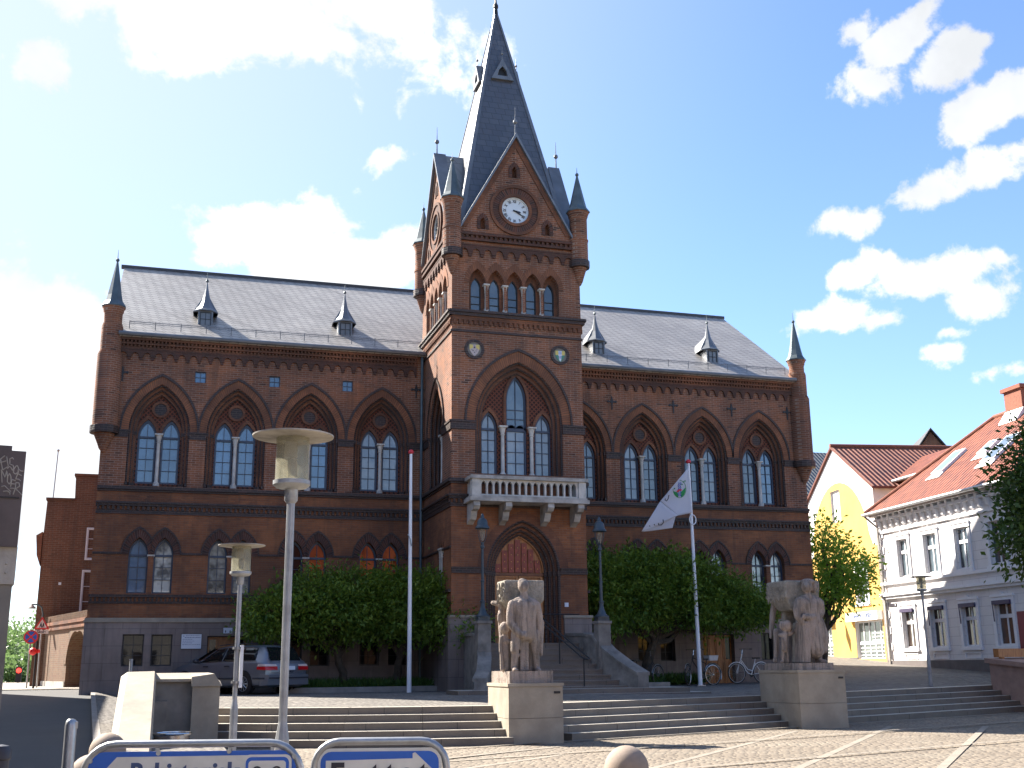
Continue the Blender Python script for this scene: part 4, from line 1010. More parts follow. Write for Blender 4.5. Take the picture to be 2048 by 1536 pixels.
# stepped end wall with sloping coping, left
ew = thing('stone_end_wall', (.3, 25.5, -.75), 'pale stone end wall with a sloping coping and a niche, left of the steps', 'wall')
def poly_x(pts, x0, x1, mb):
    f_ = Fr((x0, 0), u=(0, 1)); mb.fr = f_; mb.prism(pts, -(x1 - x0), 0); mb.fr = ID; return mb
m_ = MB(); poly_x([(26.3, -.8), (26.3, .72), (25.5, .72), (20.9, -.62), (20.9, -.8)], -.62, -.06, m_); m_.build('sloping_wall', 'pale_granite', ew)
m_ = MB(); a = [(26.36, .722), (25.48, .722), (20.85, -.61)]
for (y0, z0), (y1, z1) in zip(a[:-1], a[1:]):
    m_.hexa([(-.72, y1, z1), (-.02, y1, z1), (-.02, y0, z0), (-.72, y0, z0), (-.60, y1, z1 + .09), (-.06, y1, z1 + .10), (-.06, y0, z0 + .10), (-.60, y0, z0 + .09)])
m_.build('coping', 'pale_granite', ew)
m_ = MB().box(-.06, .72, 25.6, 26.3, -.8, .60); m_.build('back_wall', 'rendered_grey', ew)
m_ = MB(); m_.hexa([(-.055, 25.5, .603), (.715, 25.5, .603), (.715, 26.35, .603), (-.055, 26.35, .603), (-.055, 25.5, .66), (.715, 25.5, .66), (.715, 26.35, .78), (-.055, 26.35, .78)]); m_.build('coping', 'pale_granite', ew)
m_ = MB(); m_.hexa([(.72, 25.42, -.8), (1.28, 25.42, -.8), (1.28, 26.3, -.8), (.72, 26.3, -.8), (.72, 25.42, .50), (1.28, 25.42, .50), (1.28, 26.3, .60), (.72, 26.3, .60)])
m_.hexa([(.69, 25.38, .503), (1.32, 25.38, .503), (1.32, 26.35, .603), (.69, 26.35, .603), (.69, 25.40, .70), (1.15, 25.40, .76), (1.05, 26.35, .78), (.69, 26.35, .78)])
m_.build('end_pier', 'pale_granite', ew)
MB().box(-.05, .22, 25.25, 25.6, -.8, .22).build('low_block', 'rendered_grey', ew)
# right hand wall with bench board
rw = thing('terrace_wall', (27.5, 29.5, -.7), 'reddish granite wall with a flat coping, right end of the shaded steps', 'wall')
pz = onY(1976, 1322, 31.3)
m_ = MB(); m_.hexa([(25.55, 31.3, -.8), (26.1, 27.6, -.8), (30.5, 27.6, -.8), (30.5, 31.3, -.8), (25.55, 31.3, .78), (26.1, 27.6, .40), (30.5, 27.6, .40), (30.5, 31.3, .78)]); m_.build('wall_block', 'pink_granite', rw)
m_ = MB(); m_.hexa([(25.42, 31.36, .783), (25.97, 27.5, .403), (30.6, 27.5, .403), (30.6, 31.36, .783), (25.42, 31.36, .93), (25.97, 27.5, .55), (30.6, 27.5, .55), (30.6, 31.36, .93)]); m_.build('coping', 'pink_granite', rw)
tag(MB().box(25.75, 30.3, 31.05, 31.3, .95, 1.22).box(25.9, 26.0, 31.1, 31.25, .90, .96).box(29.9, 30., 31.1, 31.25, .90, .96).build('bench_board', 'oak'), 'orange brown timber board lying along the reddish wall at the right edge', 'board')
# pedestals
def pedestal(x0, x1, y0, y1, zb, zt, label, rot):
    cx, cy = (x0 + x1) / 2, (y0 + y1) / 2
    p = thing('statue_pedestal', (cx, cy, zb), label, 'pedestal', 'stone pedestals carrying the statues')
    m_ = MB(); m_.box(x0, x1, y0, y1, zb, zb + (zt - zb) * .45).box(x0 + .002, x1 - .002, y0 + .002, y1 - .002, zb + (zt - zb) * .45 + .008, zt - .04)
    b = m_.build('block', 'pale_granite', p)
    MB().box(x0 - .02, x1 + .02, y0 - .02, y1 + .02, zt - .037, zt + .03).build('cap', 'pale_granite', p)
    MB().box(x1 - .20, x1 - .06, y0 - .012, y0 + .01, zt - .19, zt - .14).build('plaque', 'iron_black', p)
    p.rotation_euler.z = rot
    return p
P1 = (7.14, 8.36, 23.75, 25.35); P2 = (15.5, 16.85, 26.1, 28.1)
bpy.context.view_layer.update()
pedestal(*P1, -.8, .46, 'squared pale stone pedestal under the standing man and child, in front of the entrance', 0.)
pedestal(*P2, -.8, .64, 'squared pale stone pedestal under the woman in a long skirt, right of centre', 0.)
# entrance staircase
es = thing('entrance_staircase', (10.7, 31.8, .1), 'grey granite staircase with flared side walls and black handrail up to the main door', 'staircase')
NR = 9; z0_ = .12; z1_ = 1.5; ytop = 32.9; tr = .285
m_ = MB()
for i in range(NR):
    zt = z1_ - (z1_ - z0_) * (i) / NR; yf = ytop - tr * i
    t = i / NR; xl = lerp(9.1, 8.2, t ** 1.6); xr = lerp(12.2, 12.95, t)
    m_.box(xl, xr, yf, 34.0 if i == 0 else yf + tr * 1.2, -.1, zt - .05); m_.box(xl, xr, yf - .03, 34.0 if i == 0 else yf + tr * 1.1, zt - .048, zt)
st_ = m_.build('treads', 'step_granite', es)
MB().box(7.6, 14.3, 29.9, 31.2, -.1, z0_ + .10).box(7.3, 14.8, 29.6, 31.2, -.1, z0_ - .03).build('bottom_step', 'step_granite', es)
for s in (-1, 1):
    if s > 0: path = [(12.25, 33.9, 1.72), (12.3, 32.6, 1.70), (12.35, 31.9, 1.62), (12.5, 31.4, 1.22), (12.78, 30.8, .84), (13.05, 30.25, .55)]; 
    else: path = [(8.95, 33.9, 1.72), (8.9, 32.6, 1.70), (8.85, 31.9, 1.60), (8.75, 31.4, 1.02), (8.55, 30.8, .66), (8.3, 30.3, .44)]
    w_ = MB(); cp = MB()
    for (a, b) in zip(path[:-1], path[1:]):
        w_.hexa([(a[0] - .16, a[1], -.1), (a[0] + .16, a[1], -.1), (b[0] + .16, b[1], -.1), (b[0] - .16, b[1], -.1), (a[0] - .16, a[1], a[2]), (a[0] + .16, a[1], a[2]), (b[0] + .16, b[1], b[2]), (b[0] - .16, b[1], b[2])])
        cp.hexa([(a[0] - .2, a[1], a[2] + .003), (a[0] + .2, a[1], a[2] + .003), (b[0] + .2, b[1], b[2] + .003), (b[0] - .2, b[1], b[2] + .003), (a[0] - .2, a[1], a[2] + .09), (a[0] + .2, a[1], a[2] + .09), (b[0] + .2, b[1], b[2] + .09), (b[0] - .2, b[1], b[2] + .09)])
    w_.build('side_wall', 'stair_granite', es); cp.build('coping', 'stair_granite', es)
    px_ = 12.42 if s > 0 else 8.78
    MB().box(px_ - .19, px_ + .19, 31.5, 31.9, -.1, 2.02).box(px_ - .22, px_ + .22, 31.46, 31.94, 2.023, 2.10).build('pier', 'stair_granite', es)
h = MB(); hx = 10.75
for dx in (-.09, .09): h.tube([(hx + dx + .0, 33.6, 2.35), (hx + dx, 32.95, 2.35), (hx + dx + .75, 30.6, 1.02)], .022, 6)
h.tube([(hx - .09 + .75, 30.6, 1.02), (hx + .75, 30.52, 1.0), (hx + .09 + .75, 30.6, 1.02)], .022, 6)
for y_, z_, x_ in ((33.5, 2.35, hx), (32.95, 2.35, hx), (31.8, 1.70, hx + .37), (30.7, 1.06, hx + .70)): h.tube([(x_, y_, z_ - 1.0), (x_, y_, z_)], .02, 6)
h.tube([(9.5, 33.0, 2.35), (hx, 33.0, 2.35), (12.2, 33.0, 2.35)], .02, 6)
h.build('handrail', 'iron_black', es)
# planter kerbs in front of the cellar
for x0, x1, lb in ((3.55, 8.35, 'low dark stone kerb round the planting bed left of the entrance'), (13.0, 16.2, 'low dark stone kerb round the planting bed right of the entrance')):
    q = tag(MB().box(x0, x1, 35.35, 35.55, -.1, .27).box(x0, x0 + .2, 35.55, 37.8, -.1, .27).box(x1 - .2, x1, 35.55, 37.8, -.1, .27).build('bed_kerb', 'kerb_stone'), lb, 'kerb', 'kerbs round the planting beds')
    o = MB().box(x0 + .2, x1 - .2, 35.55, 37.85, -.1, .2).build('bed_soil', 'soil'); o['kind'] = 'structure'
# ================================================================== STREET FURNITURE, SCULPTURES, VEHICLES
def ground_at(x, y): return hterr(x, y) if (y > yedge(x) and x > 0) else hlow(x, y)
def oval(r, n): return [(r * math.cos(2 * PI * i / n), r * math.sin(2 * PI * i / n)) for i in range(n)]
# old lanterns on the stair piers
def lantern(x, y, z, label):
    t = thing('post_lantern', (x, y, z), label, 'lantern', 'old lanterns flanking the main door')
    m_ = MB().box(x - .17, x + .17, y - .17, y + .17, z, z + .10)
    m_.lathe((x, y, z + .1), [(.22, 0), (.22, .04), (.14, .10), (.09, .22), (.065, .30), (.065, .42), (.085, .43), (.085, .46), (.05, .48), (.045, 1.0), (.062, 1.01), (.062, 1.04), (.042, 1.06), (.036, 1.95), (.065, 1.97), (.065, 2.02), (.045, 2.04), (.05, 2.12), (.03, 2.14)], 12)
    m_.build('post', 'lamp_blue', t, smooth=True)
    f = MB()
    for i in range(4):
        a = i * PI / 2 + .5; c_, s_ = math.cos(a), math.sin(a)
        f.tube([(x + c_ * r, y + s_ * r, z + 2.2 + h) for r, h in ((.02, 0), (.10, .08), (.165, .22), (.185, .38), (.18, .46))], .009, 5)
    f.build('cage', 'lamp_blue', t)
    MB().lathe((x, y, z + 2.22), [(.03, .05), (.07, .16), (.085, .28), (.08, .42)], 10).build('bulb_glass', 'lamp_plastic', t, smooth=True)
    MB().lathe((x, y, z + 2.62), [(.19, 0), (.215, .015), (.21, .05), (.175, .085), (.165, .12), (.155, .20), (.13, .26), (.09, .30), (.055, .315), (.055, .36), (.035, .42), (.0, .46)], 14).build('hood', 'lamp_blue', t, smooth=True)
lantern(8.78, 31.7, 2.10, 'blue-grey iron lantern on the pier left of the main door')
lantern(12.42, 31.7, 2.10, 'blue-grey iron lantern on the pier right of the main door')
# disc-topped park lamps
def disc_lamp(x, y, zg, ztop, s, label, boxcover=False):
    t = thing('street_lamp', (x, y, zg), label, 'street lamp', 'disc topped lamps on the square')
    H = ztop - zg; h0 = H * .0
    zk = zg + 1.08 * s
    MB().lathe((x, y, 0), [(.066 * s, zg - .05), (.066 * s, zk - .10 * s), (.041 * s, zk + .06 * s), (.040 * s, ztop - .72 * s), (.036 * s, ztop - .60 * s)], 10, rot=.3).build('post', 'pole_grey', t)
    MB().lathe((x, y, ztop), [(.04 * s, -.70 * s), (.065 * s, -.67 * s), (.065 * s, -.56 * s), (.15 * s, -.545 * s), (.183 * s, -.515 * s), (.183 * s, -.475 * s), (.15 * s, -.47 * s)], 24).build('collar', 'pole_grey', t, smooth=True)
    MB().lathe((x, y, ztop), [(.165 * s, -.48 * s), (.165 * s, -.04 * s), (.155 * s, -.04 * s), (.155 * s, -.48 * s)], 28, close=False).build('lamp_cylinder', 'lamp_plastic', t, smooth=True)
    MB().lathe((x, y, ztop), [(.05 * s, -.44 * s), (.05 * s, -.36 * s), (.045 * s, -.28 * s), (.02 * s, -.24 * s)], 10).box(x - .08 * s, x + .04 * s, y - .03 * s, y + .03 * s, ztop - .24 * s, ztop - .08 * s).build('bulb', 'sandstone', t)
    MB().lathe((x, y, ztop), [(.05 * s, -.045 * s), (.37 * s, -.04 * s), (.40 * s, -.033 * s), (.402 * s, -.02 * s), (.2 * s, .0), (.03 * s, .006)], 40).build('lamp_disc', 'old_stone', t, smooth=True)
    if boxcover:
        MB().box(x + .055 * s, x + .105 * s, y - .09, y + .05, zk + .25, zk + .95).build('side_box', 'white_paint', t)
        MB().tube([(x, y, zk + .32), (x, y, zk + .36)], .075, 8).tube([(x, y, zk + .88), (x, y, zk + .92)], .075, 8).build('clamp', 'steel_galv', t)
p = atD(587, 868, 11.3); disc_lamp(p.x, p.y, -.76, p.z, 1., 'tall grey lamp with flat disc top, nearest one, left of the white flagpole')
p = atD(484, 1088, 19.6); disc_lamp(p.x, p.y, -.78, p.z, 1.0, 'smaller looking grey disc lamp in front of the parked silver car', True)
p = atD(1841, 1152, 38); disc_lamp(p.x, p.y, hterr(p.x, p.y) - .03, p.z, .92, 'distant grey disc lamp in front of the white house')
# flagpoles
def flagpole(x, y, z, top, label, ring_z, lean=(0, 0)):
    t = thing('flagpole', (x, y, z), label, 'flagpole', 'white flagpoles on the terrace')
    a = Vector((x, y, z)); b = Vector((x + lean[0], y + lean[1], top))
    MB().tube([a, b], [.072, .042], 12).build('pole', 'white_paint', t, smooth=True)
    MB().lathe((b.x, b.y, b.z), [(.05, -.03), (.085, .0), (.09, .04), (.06, .09), (.02, .11)], 12).build('knob', 'red_paint', t, smooth=True)
    MB().box(x - .14, x + .14, y - .1, y + .1, z - .03, z + .03).build('foot', 'steel_galv', t)
    if ring_z[1] > 0:
        c_ = a.lerp(b, (ring_z[0] - z) / (top - z)); rr = ring_z[1]
        MB().tube([(c_.x + rr * math.cos(q), c_.y - .06 - .05 * math.sin(q * .5), c_.z + rr * 1.25 * math.sin(q)) for q in [2 * PI * i / 20 for i in range(20)]], .018, 6, closed=True).build('line_ring', 'white_paint', t)
    else:
        c_ = a.lerp(b, (ring_z[0] - z) / (top - z)); MB().tube([(c_.x - .09, c_.y - .08, c_.z + .16), (c_.x - .02, c_.y - .09, c_.z + .02), (c_.x + .03, c_.y - .07, c_.z - .2)], .02, 6).build('cleat', 'steel_galv', t)
    return t
p0 = onY(818, 1392, 34.0); p1 = onY(822, 906, 34.0); flagpole(p0.x, p0.y, .07, p1.z, 'bare white flagpole with a red knob, left of the main entrance', (p0.z + 4.6, 0), (p1.x - p0.x, 0))
FPY = 34.9; p0 = onY(1401, 1372, FPY); p1 = onY(1377, 925, FPY)
flagpole(p0.x, p0.y, p0.z, p1.z, 'white flagpole flying a white flag, in front of the right wing', (onY(1384, 1040, FPY).z, .13), (p1.x - p0.x, 0))
# flag: cloth hanging in one big fold
fl = thing('flag', onY(1379, 935, FPY), 'white flag with a round green, blue and red emblem, half furled on its pole', 'flag')
def fpt(px, py, off_=0.):
    w = .10 * math.sin((px - 1283) / 17.) + .05 * math.sin(py / 13.)
    return onY(px, py, FPY - .06 + w * .8 * clamp((1384 - px) / 30) - off_)
def flag_grid(A, B, C_, D, n=16, m2=14, off_=0.):
    """four-sided cloth patch A(top hoist) B(bottom hoist) C(bottom fly) D(top fly)"""
    mb = MB(); idx = {}
    for i in range(n + 1):
        for j in range(m2 + 1):
            s_, t_ = i / n, j / m2
            x0, y0 = lerp(A[0], D[0], s_), lerp(A[1], D[1], s_); x1, y1 = lerp(B[0], C_[0], s_), lerp(B[1], C_[1], s_)
            mb.v.append(fpt(lerp(x0, x1, t_), lerp(y0, y1, t_), off_)); idx[i, j] = len(mb.v) - 1
    for i in range(n):
        for j in range(m2): mb.F([idx[i, j], idx[i, j + 1], idx[i + 1, j + 1], idx[i + 1, j]])
    return mb
k = NT('flag_cloth'); k.out((.70, .69, .74), .85, spec=.1)
tr_ = k.n('ShaderNodeBsdfTranslucent'); tr_.inputs[0].default_value = (.8, .8, .84, 1); mx_ = k.n('ShaderNodeMixShader'); mx_.inputs[0].default_value = .4
k.l(k.b.outputs[0], mx_.inputs[1]); k.l(tr_.outputs[0], mx_.inputs[2]); k.l(mx_.outputs[0], k.t.nodes['Material Output'].inputs[0])
def solid(o, th):
    md = o.modifiers.new('thick', 'SOLIDIFY'); md.thickness = th; md.offset = 0; return o
solid(flag_grid((1376, 936), (1384, 1026), (1356, 1031), (1320, 1003)).build('cloth', 'flag_cloth', fl, smooth=True, fix=False), .006)
solid(flag_grid((1320, 1003), (1356, 1031), (1290, 1061), (1283, 1063)).build('cloth', 'flag_cloth', fl, smooth=True, fix=False), .006)
solid(flag_grid((1357, 1030), (1351, 1033), (1345, 1056), (1284, 1064), off_=-.07).build('cloth_fold', 'flag_cloth', fl, smooth=True, fix=False), .006)
def decal(pts, mat, nm, w=None, off_=.02):
    """printed mark lying just on the cloth"""
    mb = MB()
    if w is None:
        c_ = (sum(p[0] for p in pts) / len(pts), sum(p[1] for p in pts) / len(pts)); mb.v.append(fpt(*c_, off_))
        for p in pts: mb.v.append(fpt(*p, off_))
        n = len(pts)
        for i in range(n): mb.F([0, 1 + i, 1 + (i + 1) % n])
    else:
        for i in range(len(pts)):
            a = Vector(pts[max(0, i - 1)]); b = Vector(pts[min(len(pts) - 1, i + 1)]); d = (b - a).normalized(); n_ = Vector((-d.y, d.x)) * w / 2
            q = Vector(pts[i]); mb.v.append(fpt(*(q + n_), off_)); mb.v.append(fpt(*(q - n_), off_))
        for i in range(len(pts) - 1): mb.F([2 * i, 2 * i + 1, 2 * i + 3, 2 * i + 2])
    return solid(mb.build(nm, mat, fl, fix=False), .002)
plain('print_green', (.02, .22, .06), .8); plain('print_blue', (.03, .08, .38), .8); plain('print_red', (.6, .04, .06), .8)
def ell(cx, cy, rx, ry, a0, a1, n=14, tilt=.0): return [(cx + rx * math.cos(R_(lerp(a0, a1, i / n))) + tilt * math.sin(R_(lerp(a0, a1, i / n))), cy + ry * math.sin(R_(lerp(a0, a1, i / n)))) for i in range(n + 1)]
ec = (1359, 978)
decal([(1346, 982)] + ell(*ec, 13, 17, 165, 100, 8) + [(1355, 985)], 'print_green', 'emblem_land'); decal([(1371, 975)] + ell(*ec, 12, 17, 0, 75, 8) + [(1362, 984)], 'print_green', 'emblem_land')
for dx in (-1.8, 1.8): decal([(ec[0] + dx + 1.2 * math.sin(j * 1.5), ec[1] - 13 + j * 2) for j in range(15)], 'print_blue', 'emblem_river', 1.4, .022)
decal([(1353, 983), (1355, 980), (1359, 978), (1364, 979), (1364, 981), (1359, 982), (1355, 985)], 'print_red', 'emblem_bridge', off_=.026)
decal(ell(*ec, 13, 17.5, -90, 180, 22), 'print_green', 'emblem_rim', .8)
for q in ((1364, 969), (1367, 964), (1370, 962), (1349, 977)): decal(circ(q[0], q[1], 1.5, 6), 'print_green', 'emblem_tree')
decal([(1338, 990), (1336, 998), (1333, 1002), (1330, 1000), (1331, 997)], 'letter_black', 'letter', 1.6)
decal([(1326, 1039), (1327, 1045), (1323, 1050), (1317, 1050), (1317, 1046)], 'letter_black', 'letter', 1.8); decal([(1308, 1048), (1310, 1051)], 'letter_black', 'letter', 1.5); decal([(1299, 1051), (1300, 1053)], 'letter_black', 'letter', 1.5)
# granite balls
def stone_ball(px, pyc, D, zg, R, label):
    p = atD(px, pyc, D); b = MB().ball((p.x, p.y, zg + R * .97), R, 36).build('stone_ball', 'ball_granite', smooth=True)
    return tag(b, label, 'stone ball', 'round granite bollards')
stone_ball(1253, 1528, 15.0, -.76, .295, 'round granite ball at the bottom edge, right of the blue arrow sign')
stone_ball(217, 1475, 17.2, hlow(-.6, 16.9) + .05, .27, 'round granite ball nearest the sloping stone wall')
stone_ball(184, 1515, 14.6, hlow(-.6, 14.3) + .02, .27, 'round granite ball, middle of the three beside the pavement')
stone_ball(152, 1560, 12.2, hlow(-.6, 12.) - .0, .27, 'round granite ball mostly hidden by the left sign frame')
# litter bin ring, posts
p = atD(344, 1468, 21.5)
b = thing('litter_bin', (p.x, p.y, -.75), 'low round metal bin with a shiny rim in front of the niche wall', 'bin')
zt = p.z + .03
MB().lathe((p.x, p.y, 0), [(.30, -.76), (.32, zt - .16), (.335, zt - .15), (.335, zt - .05), (.31, zt - .05)], 28).build('body', 'bin_grey', b, smooth=True)
MB().tube([(p.x + .345 * math.cos(q), p.y + .345 * math.sin(q), zt - .02) for q in [2 * PI * i / 28 for i in range(28)]], .024, 8, closed=True).build('rim', 'chrome', b, smooth=True)
p = atD(143, 1438, 11.5); zg = hlow(p.x, p.y)
b = thing('steel_post', (p.x, p.y, zg), 'short galvanised steel post with rounded top beside the street', 'post')
MB().lathe((p.x, p.y, 0), [(.058, zg - .1), (.058, p.z - .06), (.05, p.z - .02), (.03, p.z)], 14).build('tube', 'steel_galv', b, smooth=True)
MB().lathe((p.x + .04, p.y - .01, 0), [(.02, p.z - .10), (.028, p.z - .09), (.028, p.z - .03), (.0, p.z - .01)], 8).build('cap', 'steel_galv', b)
p = atD(263, 1318, 33.5); b = thing('steel_post', (p.x, p.y, .05), 'thin grey post standing behind the stone end wall', 'post')
MB().tube([(p.x, p.y, -.05), (p.x, p.y, p.z)], .05, 8).box(p.x - .07, p.x + .05, p.y - .03, p.y + .03, p.z - .02, p.z + .0).build('tube', 'pole_grey', b)
p = atD(4, 1492, 6.5); b = thing('street_bollard', (p.x, p.y, -.76), 'dark red-brown bollard top at the lower left corner', 'bollard')
MB().lathe((p.x, p.y, 0), [(.05, -.8), (.045, p.z - .08), (.055, p.z - .07), (.055, p.z - .03), (.04, p.z), (.0, p.z + .01)], 12).build('post', 'car_trim', b, smooth=True)

# direction signs on tube frames
FS = lambda D: Fr((lambda q: (q.x, q.y))(EYE + Vector((math.sin(YAW), math.cos(YAW), 0)) * D), u=(math.cos(YAW), -math.sin(YAW)))
def roundrect(a, b, c, d, r, n=5):
    P = []
    for cx, cy, t0 in ((b - r, c + r, -90), (b - r, d - r, 0), (a + r, d - r, 90), (a + r, c + r, 180)):
        P += [(cx + r * math.cos(R_(t0 + 90 * i / n)), cy + r * math.sin(R_(t0 + 90 * i / n))) for i in range(n + 1)]
    return P
def sign_frame(fr, x0, x1, top, bot, t, r=.15):
    pts = [(x0, 0, bot)] + [(x0 + r - r * math.cos(R_(a)), 0, top - r + r * math.sin(R_(a))) for a in range(0, 91, 15)] + [(x1 - r + r * math.sin(R_(a)), 0, top - r + r * math.cos(R_(a))) for a in range(0, 91, 15)] + [(x1, 0, bot)]
    MB(fr).tube(pts, .0185, 12).build('frame_tube', 'steel_galv', t, smooth=True)
f1 = FS(5.6); x0, _ = f1.hit(168, 1520); x1, tp = f1.hit(604, 1483)
t = thing('direction_sign', f1((x0 + x1) / 2, 0, -.76), 'blue and white direction sign reading Byhistorisk with a looped square symbol', 'direction sign', 'direction signs in tube frames')
sign_frame(f1, x0, x1, tp - .004, -.8, t)
u0, v1 = f1.hit(180, 1504); u1, _ = f1.hit(594, 1504); v1 = f1.hit(400, 1502)[1]; v0 = v1 - .42
MB(f1).prism(roundrect(u0, u1, v0, v1, .07), -.012, .002).build('board', 'sign_blue', t)
aw = f1.hit(203, 1536)[0]; ax_ = f1.hit(236, 1514); wr = f1.hit(498, 1514)[0]
MB(f1).prism([(aw - .10, ax_[1] - .19), (ax_[0], ax_[1]), (wr + .18, ax_[1] + .004), (wr + .18, v0 + .04), (ax_[0], v0 + .04)], -.015, -.011).build('arrow_panel', 'sign_white', t)
bx_ = f1.hit(494, 1512); bx2 = f1.hit(580, 1511)
MB(f1).prism(roundrect(bx_[0] - .012, bx2[0] + .012, bx_[1] - .235, bx_[1] + .007, .03), -.018, -.0145).build('symbol_edge', 'sign_white', t)
MB(f1).prism(roundrect(bx_[0], bx2[0], bx_[1] - .225, bx_[1] - .004, .026), -.021, -.0175).build('symbol_panel', 'sign_blue', t)
MB(f1).prism(roundrect(bx_[0] + .014, bx2[0] - .014, bx_[1] - .21, bx_[1] - .02, .015), -.024, -.0205).build('symbol_ground', 'sign_white', t)
cx_ = (bx_[0] + bx2[0]) / 2; cz_ = bx_[1] - .118; a_ = .022; s_ = MB(f1); pts = []
for qx, qy in ((1, 1), (-1, 1), (-1, -1), (1, -1)):
    c_ = (cx_ + qx * .046, cz_ + qy * .050)
    s_.ring(circ(*c_, .0155, 16), circ(*c_, .024, 16), -.027, -.0235, closed=True)
s_.ring(rect(cx_ - .026, cx_ + .026, cz_ - .03, cz_ + .03), rect(cx_ - .034, cx_ + .034, cz_ - .038, cz_ + .038), -.0265, -.0232, closed=True)
s_.build('looped_square', 'letter_black', t)
tw = f1.hit(478, 1530)[0] - f1.hit(264, 1530)[0]; tcn = (f1.hit(478, 1530)[0] + f1.hit(264, 1530)[0]) / 2
me = text_mesh('Byhistorisk', 1.); wv = max(v.co.x for v in me.vertices) - min(v.co.x for v in me.vertices); bpy.data.meshes.remove(me)
sz = tw / wv; ctop = f1.hit(370, 1527)[1]
put_text('lettering', 'Byhistorisk', sz, f1, tcn, -.0165, ctop - sz * .36, 'letter_blue', t, bold=.004)
for px_, py_ in ((183, 1522), (319, 1506), (460, 1502), (590, 1512)):
    h_ = f1.hit(px_, py_); MB(f1).prism(circ(h_[0], h_[1], .011, 10), -.02, -.01).build('bolt', 'steel_galv', t)
m_ = MB(f1)
for px_ in (315, 462, 545): h_ = f1.hit(px_, 1500); m_.box(h_[0] - .008, h_[0] + .008, -.006, .006, h_[1] - .01, tp - .01)
m_.build('clips', 'steel_galv', t)
f2 = FS(5.6); x0, _ = f2.hit(629, 1520); x1, tp = f2.hit(893, 1479)
t = thing('direction_sign', f2((x0 + x1) / 2, 0, -.76), 'blue and white arrow sign pointing right with a white border, right hand tube frame', 'direction sign', 'direction signs in tube frames')
sign_frame(f2, x0, x1, tp - .004, -.8, t, .12)
u0, v1 = f2.hit(637, 1497); u1, _ = f2.hit(884, 1497); v1 = f2.hit(760, 1496)[1]; v0 = v1 - .42
MB(f2).prism(roundrect(u0, u1, v0, v1, .06), -.012, .002).build('board', 'sign_white', t)
MB(f2).prism(roundrect(u0 + .014, u1 - .014, v0 + .014, v1 - .014, .05), -.015, -.0115).build('blue_field', 'sign_blue', t)
a, b, c_, d_ = f2.hit(653, 1521), f2.hit(826, 1516), f2.hit(826, 1504), f2.hit(880, 1542)
MB(f2).prism([(a[0], v0 + .05), (d_[0] - .10, v0 + .05), (d_[0] - .10, v0 + .02), (d_[0], d_[1] - .02), (c_[0] + .012, c_[1]), (c_[0], c_[1] - .004), (b[0], b[1]), (a[0], a[1])], -.0185, -.0148).build('arrow_panel', 'sign_white', t)
ct = f2.hit(720, 1529)[1]
put_text('lettering', 'E', sz * 1.12, f2, f2.hit(676, 1530)[0], -.020, ct - sz * .38, 'letter_black', t, bold=.006)
put_text('lettering', 't t e t', sz, f2, f2.hit(799, 1530)[0], -.020, ct - sz * .34, 'letter_black', t, bold=.006)

# tall cabinet with scratched writing at the left edge
f3 = Fr((lambda q: (q.x, q.y))(atD(45, 1200, 5.0)), u=(math.cos(R_(-9)), -math.sin(R_(-9))))
def X3(px, py): return f3.hit(px, py)
xr, zt = X3(53, 903); _, zb_ = X3(42, 1094); xr2, _ = X3(35, 1105); _, zc = X3(30, 1168); xr3, _ = X3(24, 1180)
t = thing('advertising_pillar', f3(xr - .4, .2, -.76), 'dark metal cabinet on a concrete post with scratched writing, left edge', 'cabinet')
m_ = MB(f3).box(xr - .85, xr, 0, .32, zb_, zt); m_.box(xr - .85 + .01, xr - .06, .02, .30, zt, zt + .025)
plain('cabinet_dark', (.085, .065, .065), .55, var=.35, scale=5, bump=.1); plain('cabinet_edge', (.05, .05, .12), .5)
m_.build('cabinet', 'cabinet_dark', t)
_, zm = X3(45, 996); MB(f3).box(xr - .85, xr - .012, -.006, .002, zm - .004, zm + .003).build('seam', 'iron_black', t)
MB(f3).box(xr - .82, xr2, .02, .30, zc, zb_ + .001).build('collar', 'old_stone', t)
MB(f3).box(xr - .80, xr3, .03, .29, -.78, zc + .001).build('post', 'rendered_grey', t)
m_ = MB(f3)
for i in range(6): m_.ball(f3(xr2 - .04 - .05 * (i % 3), .018, zc + .05 + .04 * (i // 3)), .006, 6)
m_.build('rivets', 'old_stone', t)
GR = [[(75, 240), (10, 290), (0, 330)], [(8, 290), (38, 460)], [(0, 350), (98, 320)], [(38, 460), (120, 410)], [(100, 255), (125, 400)],
      [(210, 300), (190, 270), (150, 290), (150, 370), (200, 390), (210, 430), (190, 470), (165, 420), (140, 405), (112, 440)],
      [(245, 400), (210, 450), (205, 500), (235, 525), (270, 500), (285, 440), (265, 395), (245, 400)], [(290, 455), (320, 478), (360, 480)], [(285, 480), (240, 600)], [(262, 515), (332, 550)], [(235, 598), (290, 605), (315, 632)],
      [(30, 655), (20, 455), (75, 575), (105, 470), (110, 560)], [(145, 515), (115, 560), (110, 640), (140, 680), (168, 640), (165, 560), (145, 515)], [(180, 610), (160, 720)], [(180, 605), (240, 630)], [(172, 672), (225, 680)],
      [(240, 660), (235, 740), (200, 838)], [(240, 655), (290, 660), (300, 710), (240, 750), (340, 850)], [(20, 715), (70, 705), (165, 795)], [(45, 790), (110, 785), (150, 810), (150, 840)], [(150, 740), (240, 745)]]
m_ = MB(f3)
for s_ in GR:
    P = [X3(x / 7.68, 880 + y / 7.68) for x, y in s_]
    Q = []
    for i in range(len(P) - 1):
        for j in range(4): Q.append((lerp(P[i][0], P[i + 1][0], j / 4), -.001, lerp(P[i][1], P[i + 1][1], j / 4)))
    Q.append((P[-1][0], -.001, P[-1][1])); m_.tube(Q, .0026, 5)
m_.build('scratched_writing', 'old_stone', t)

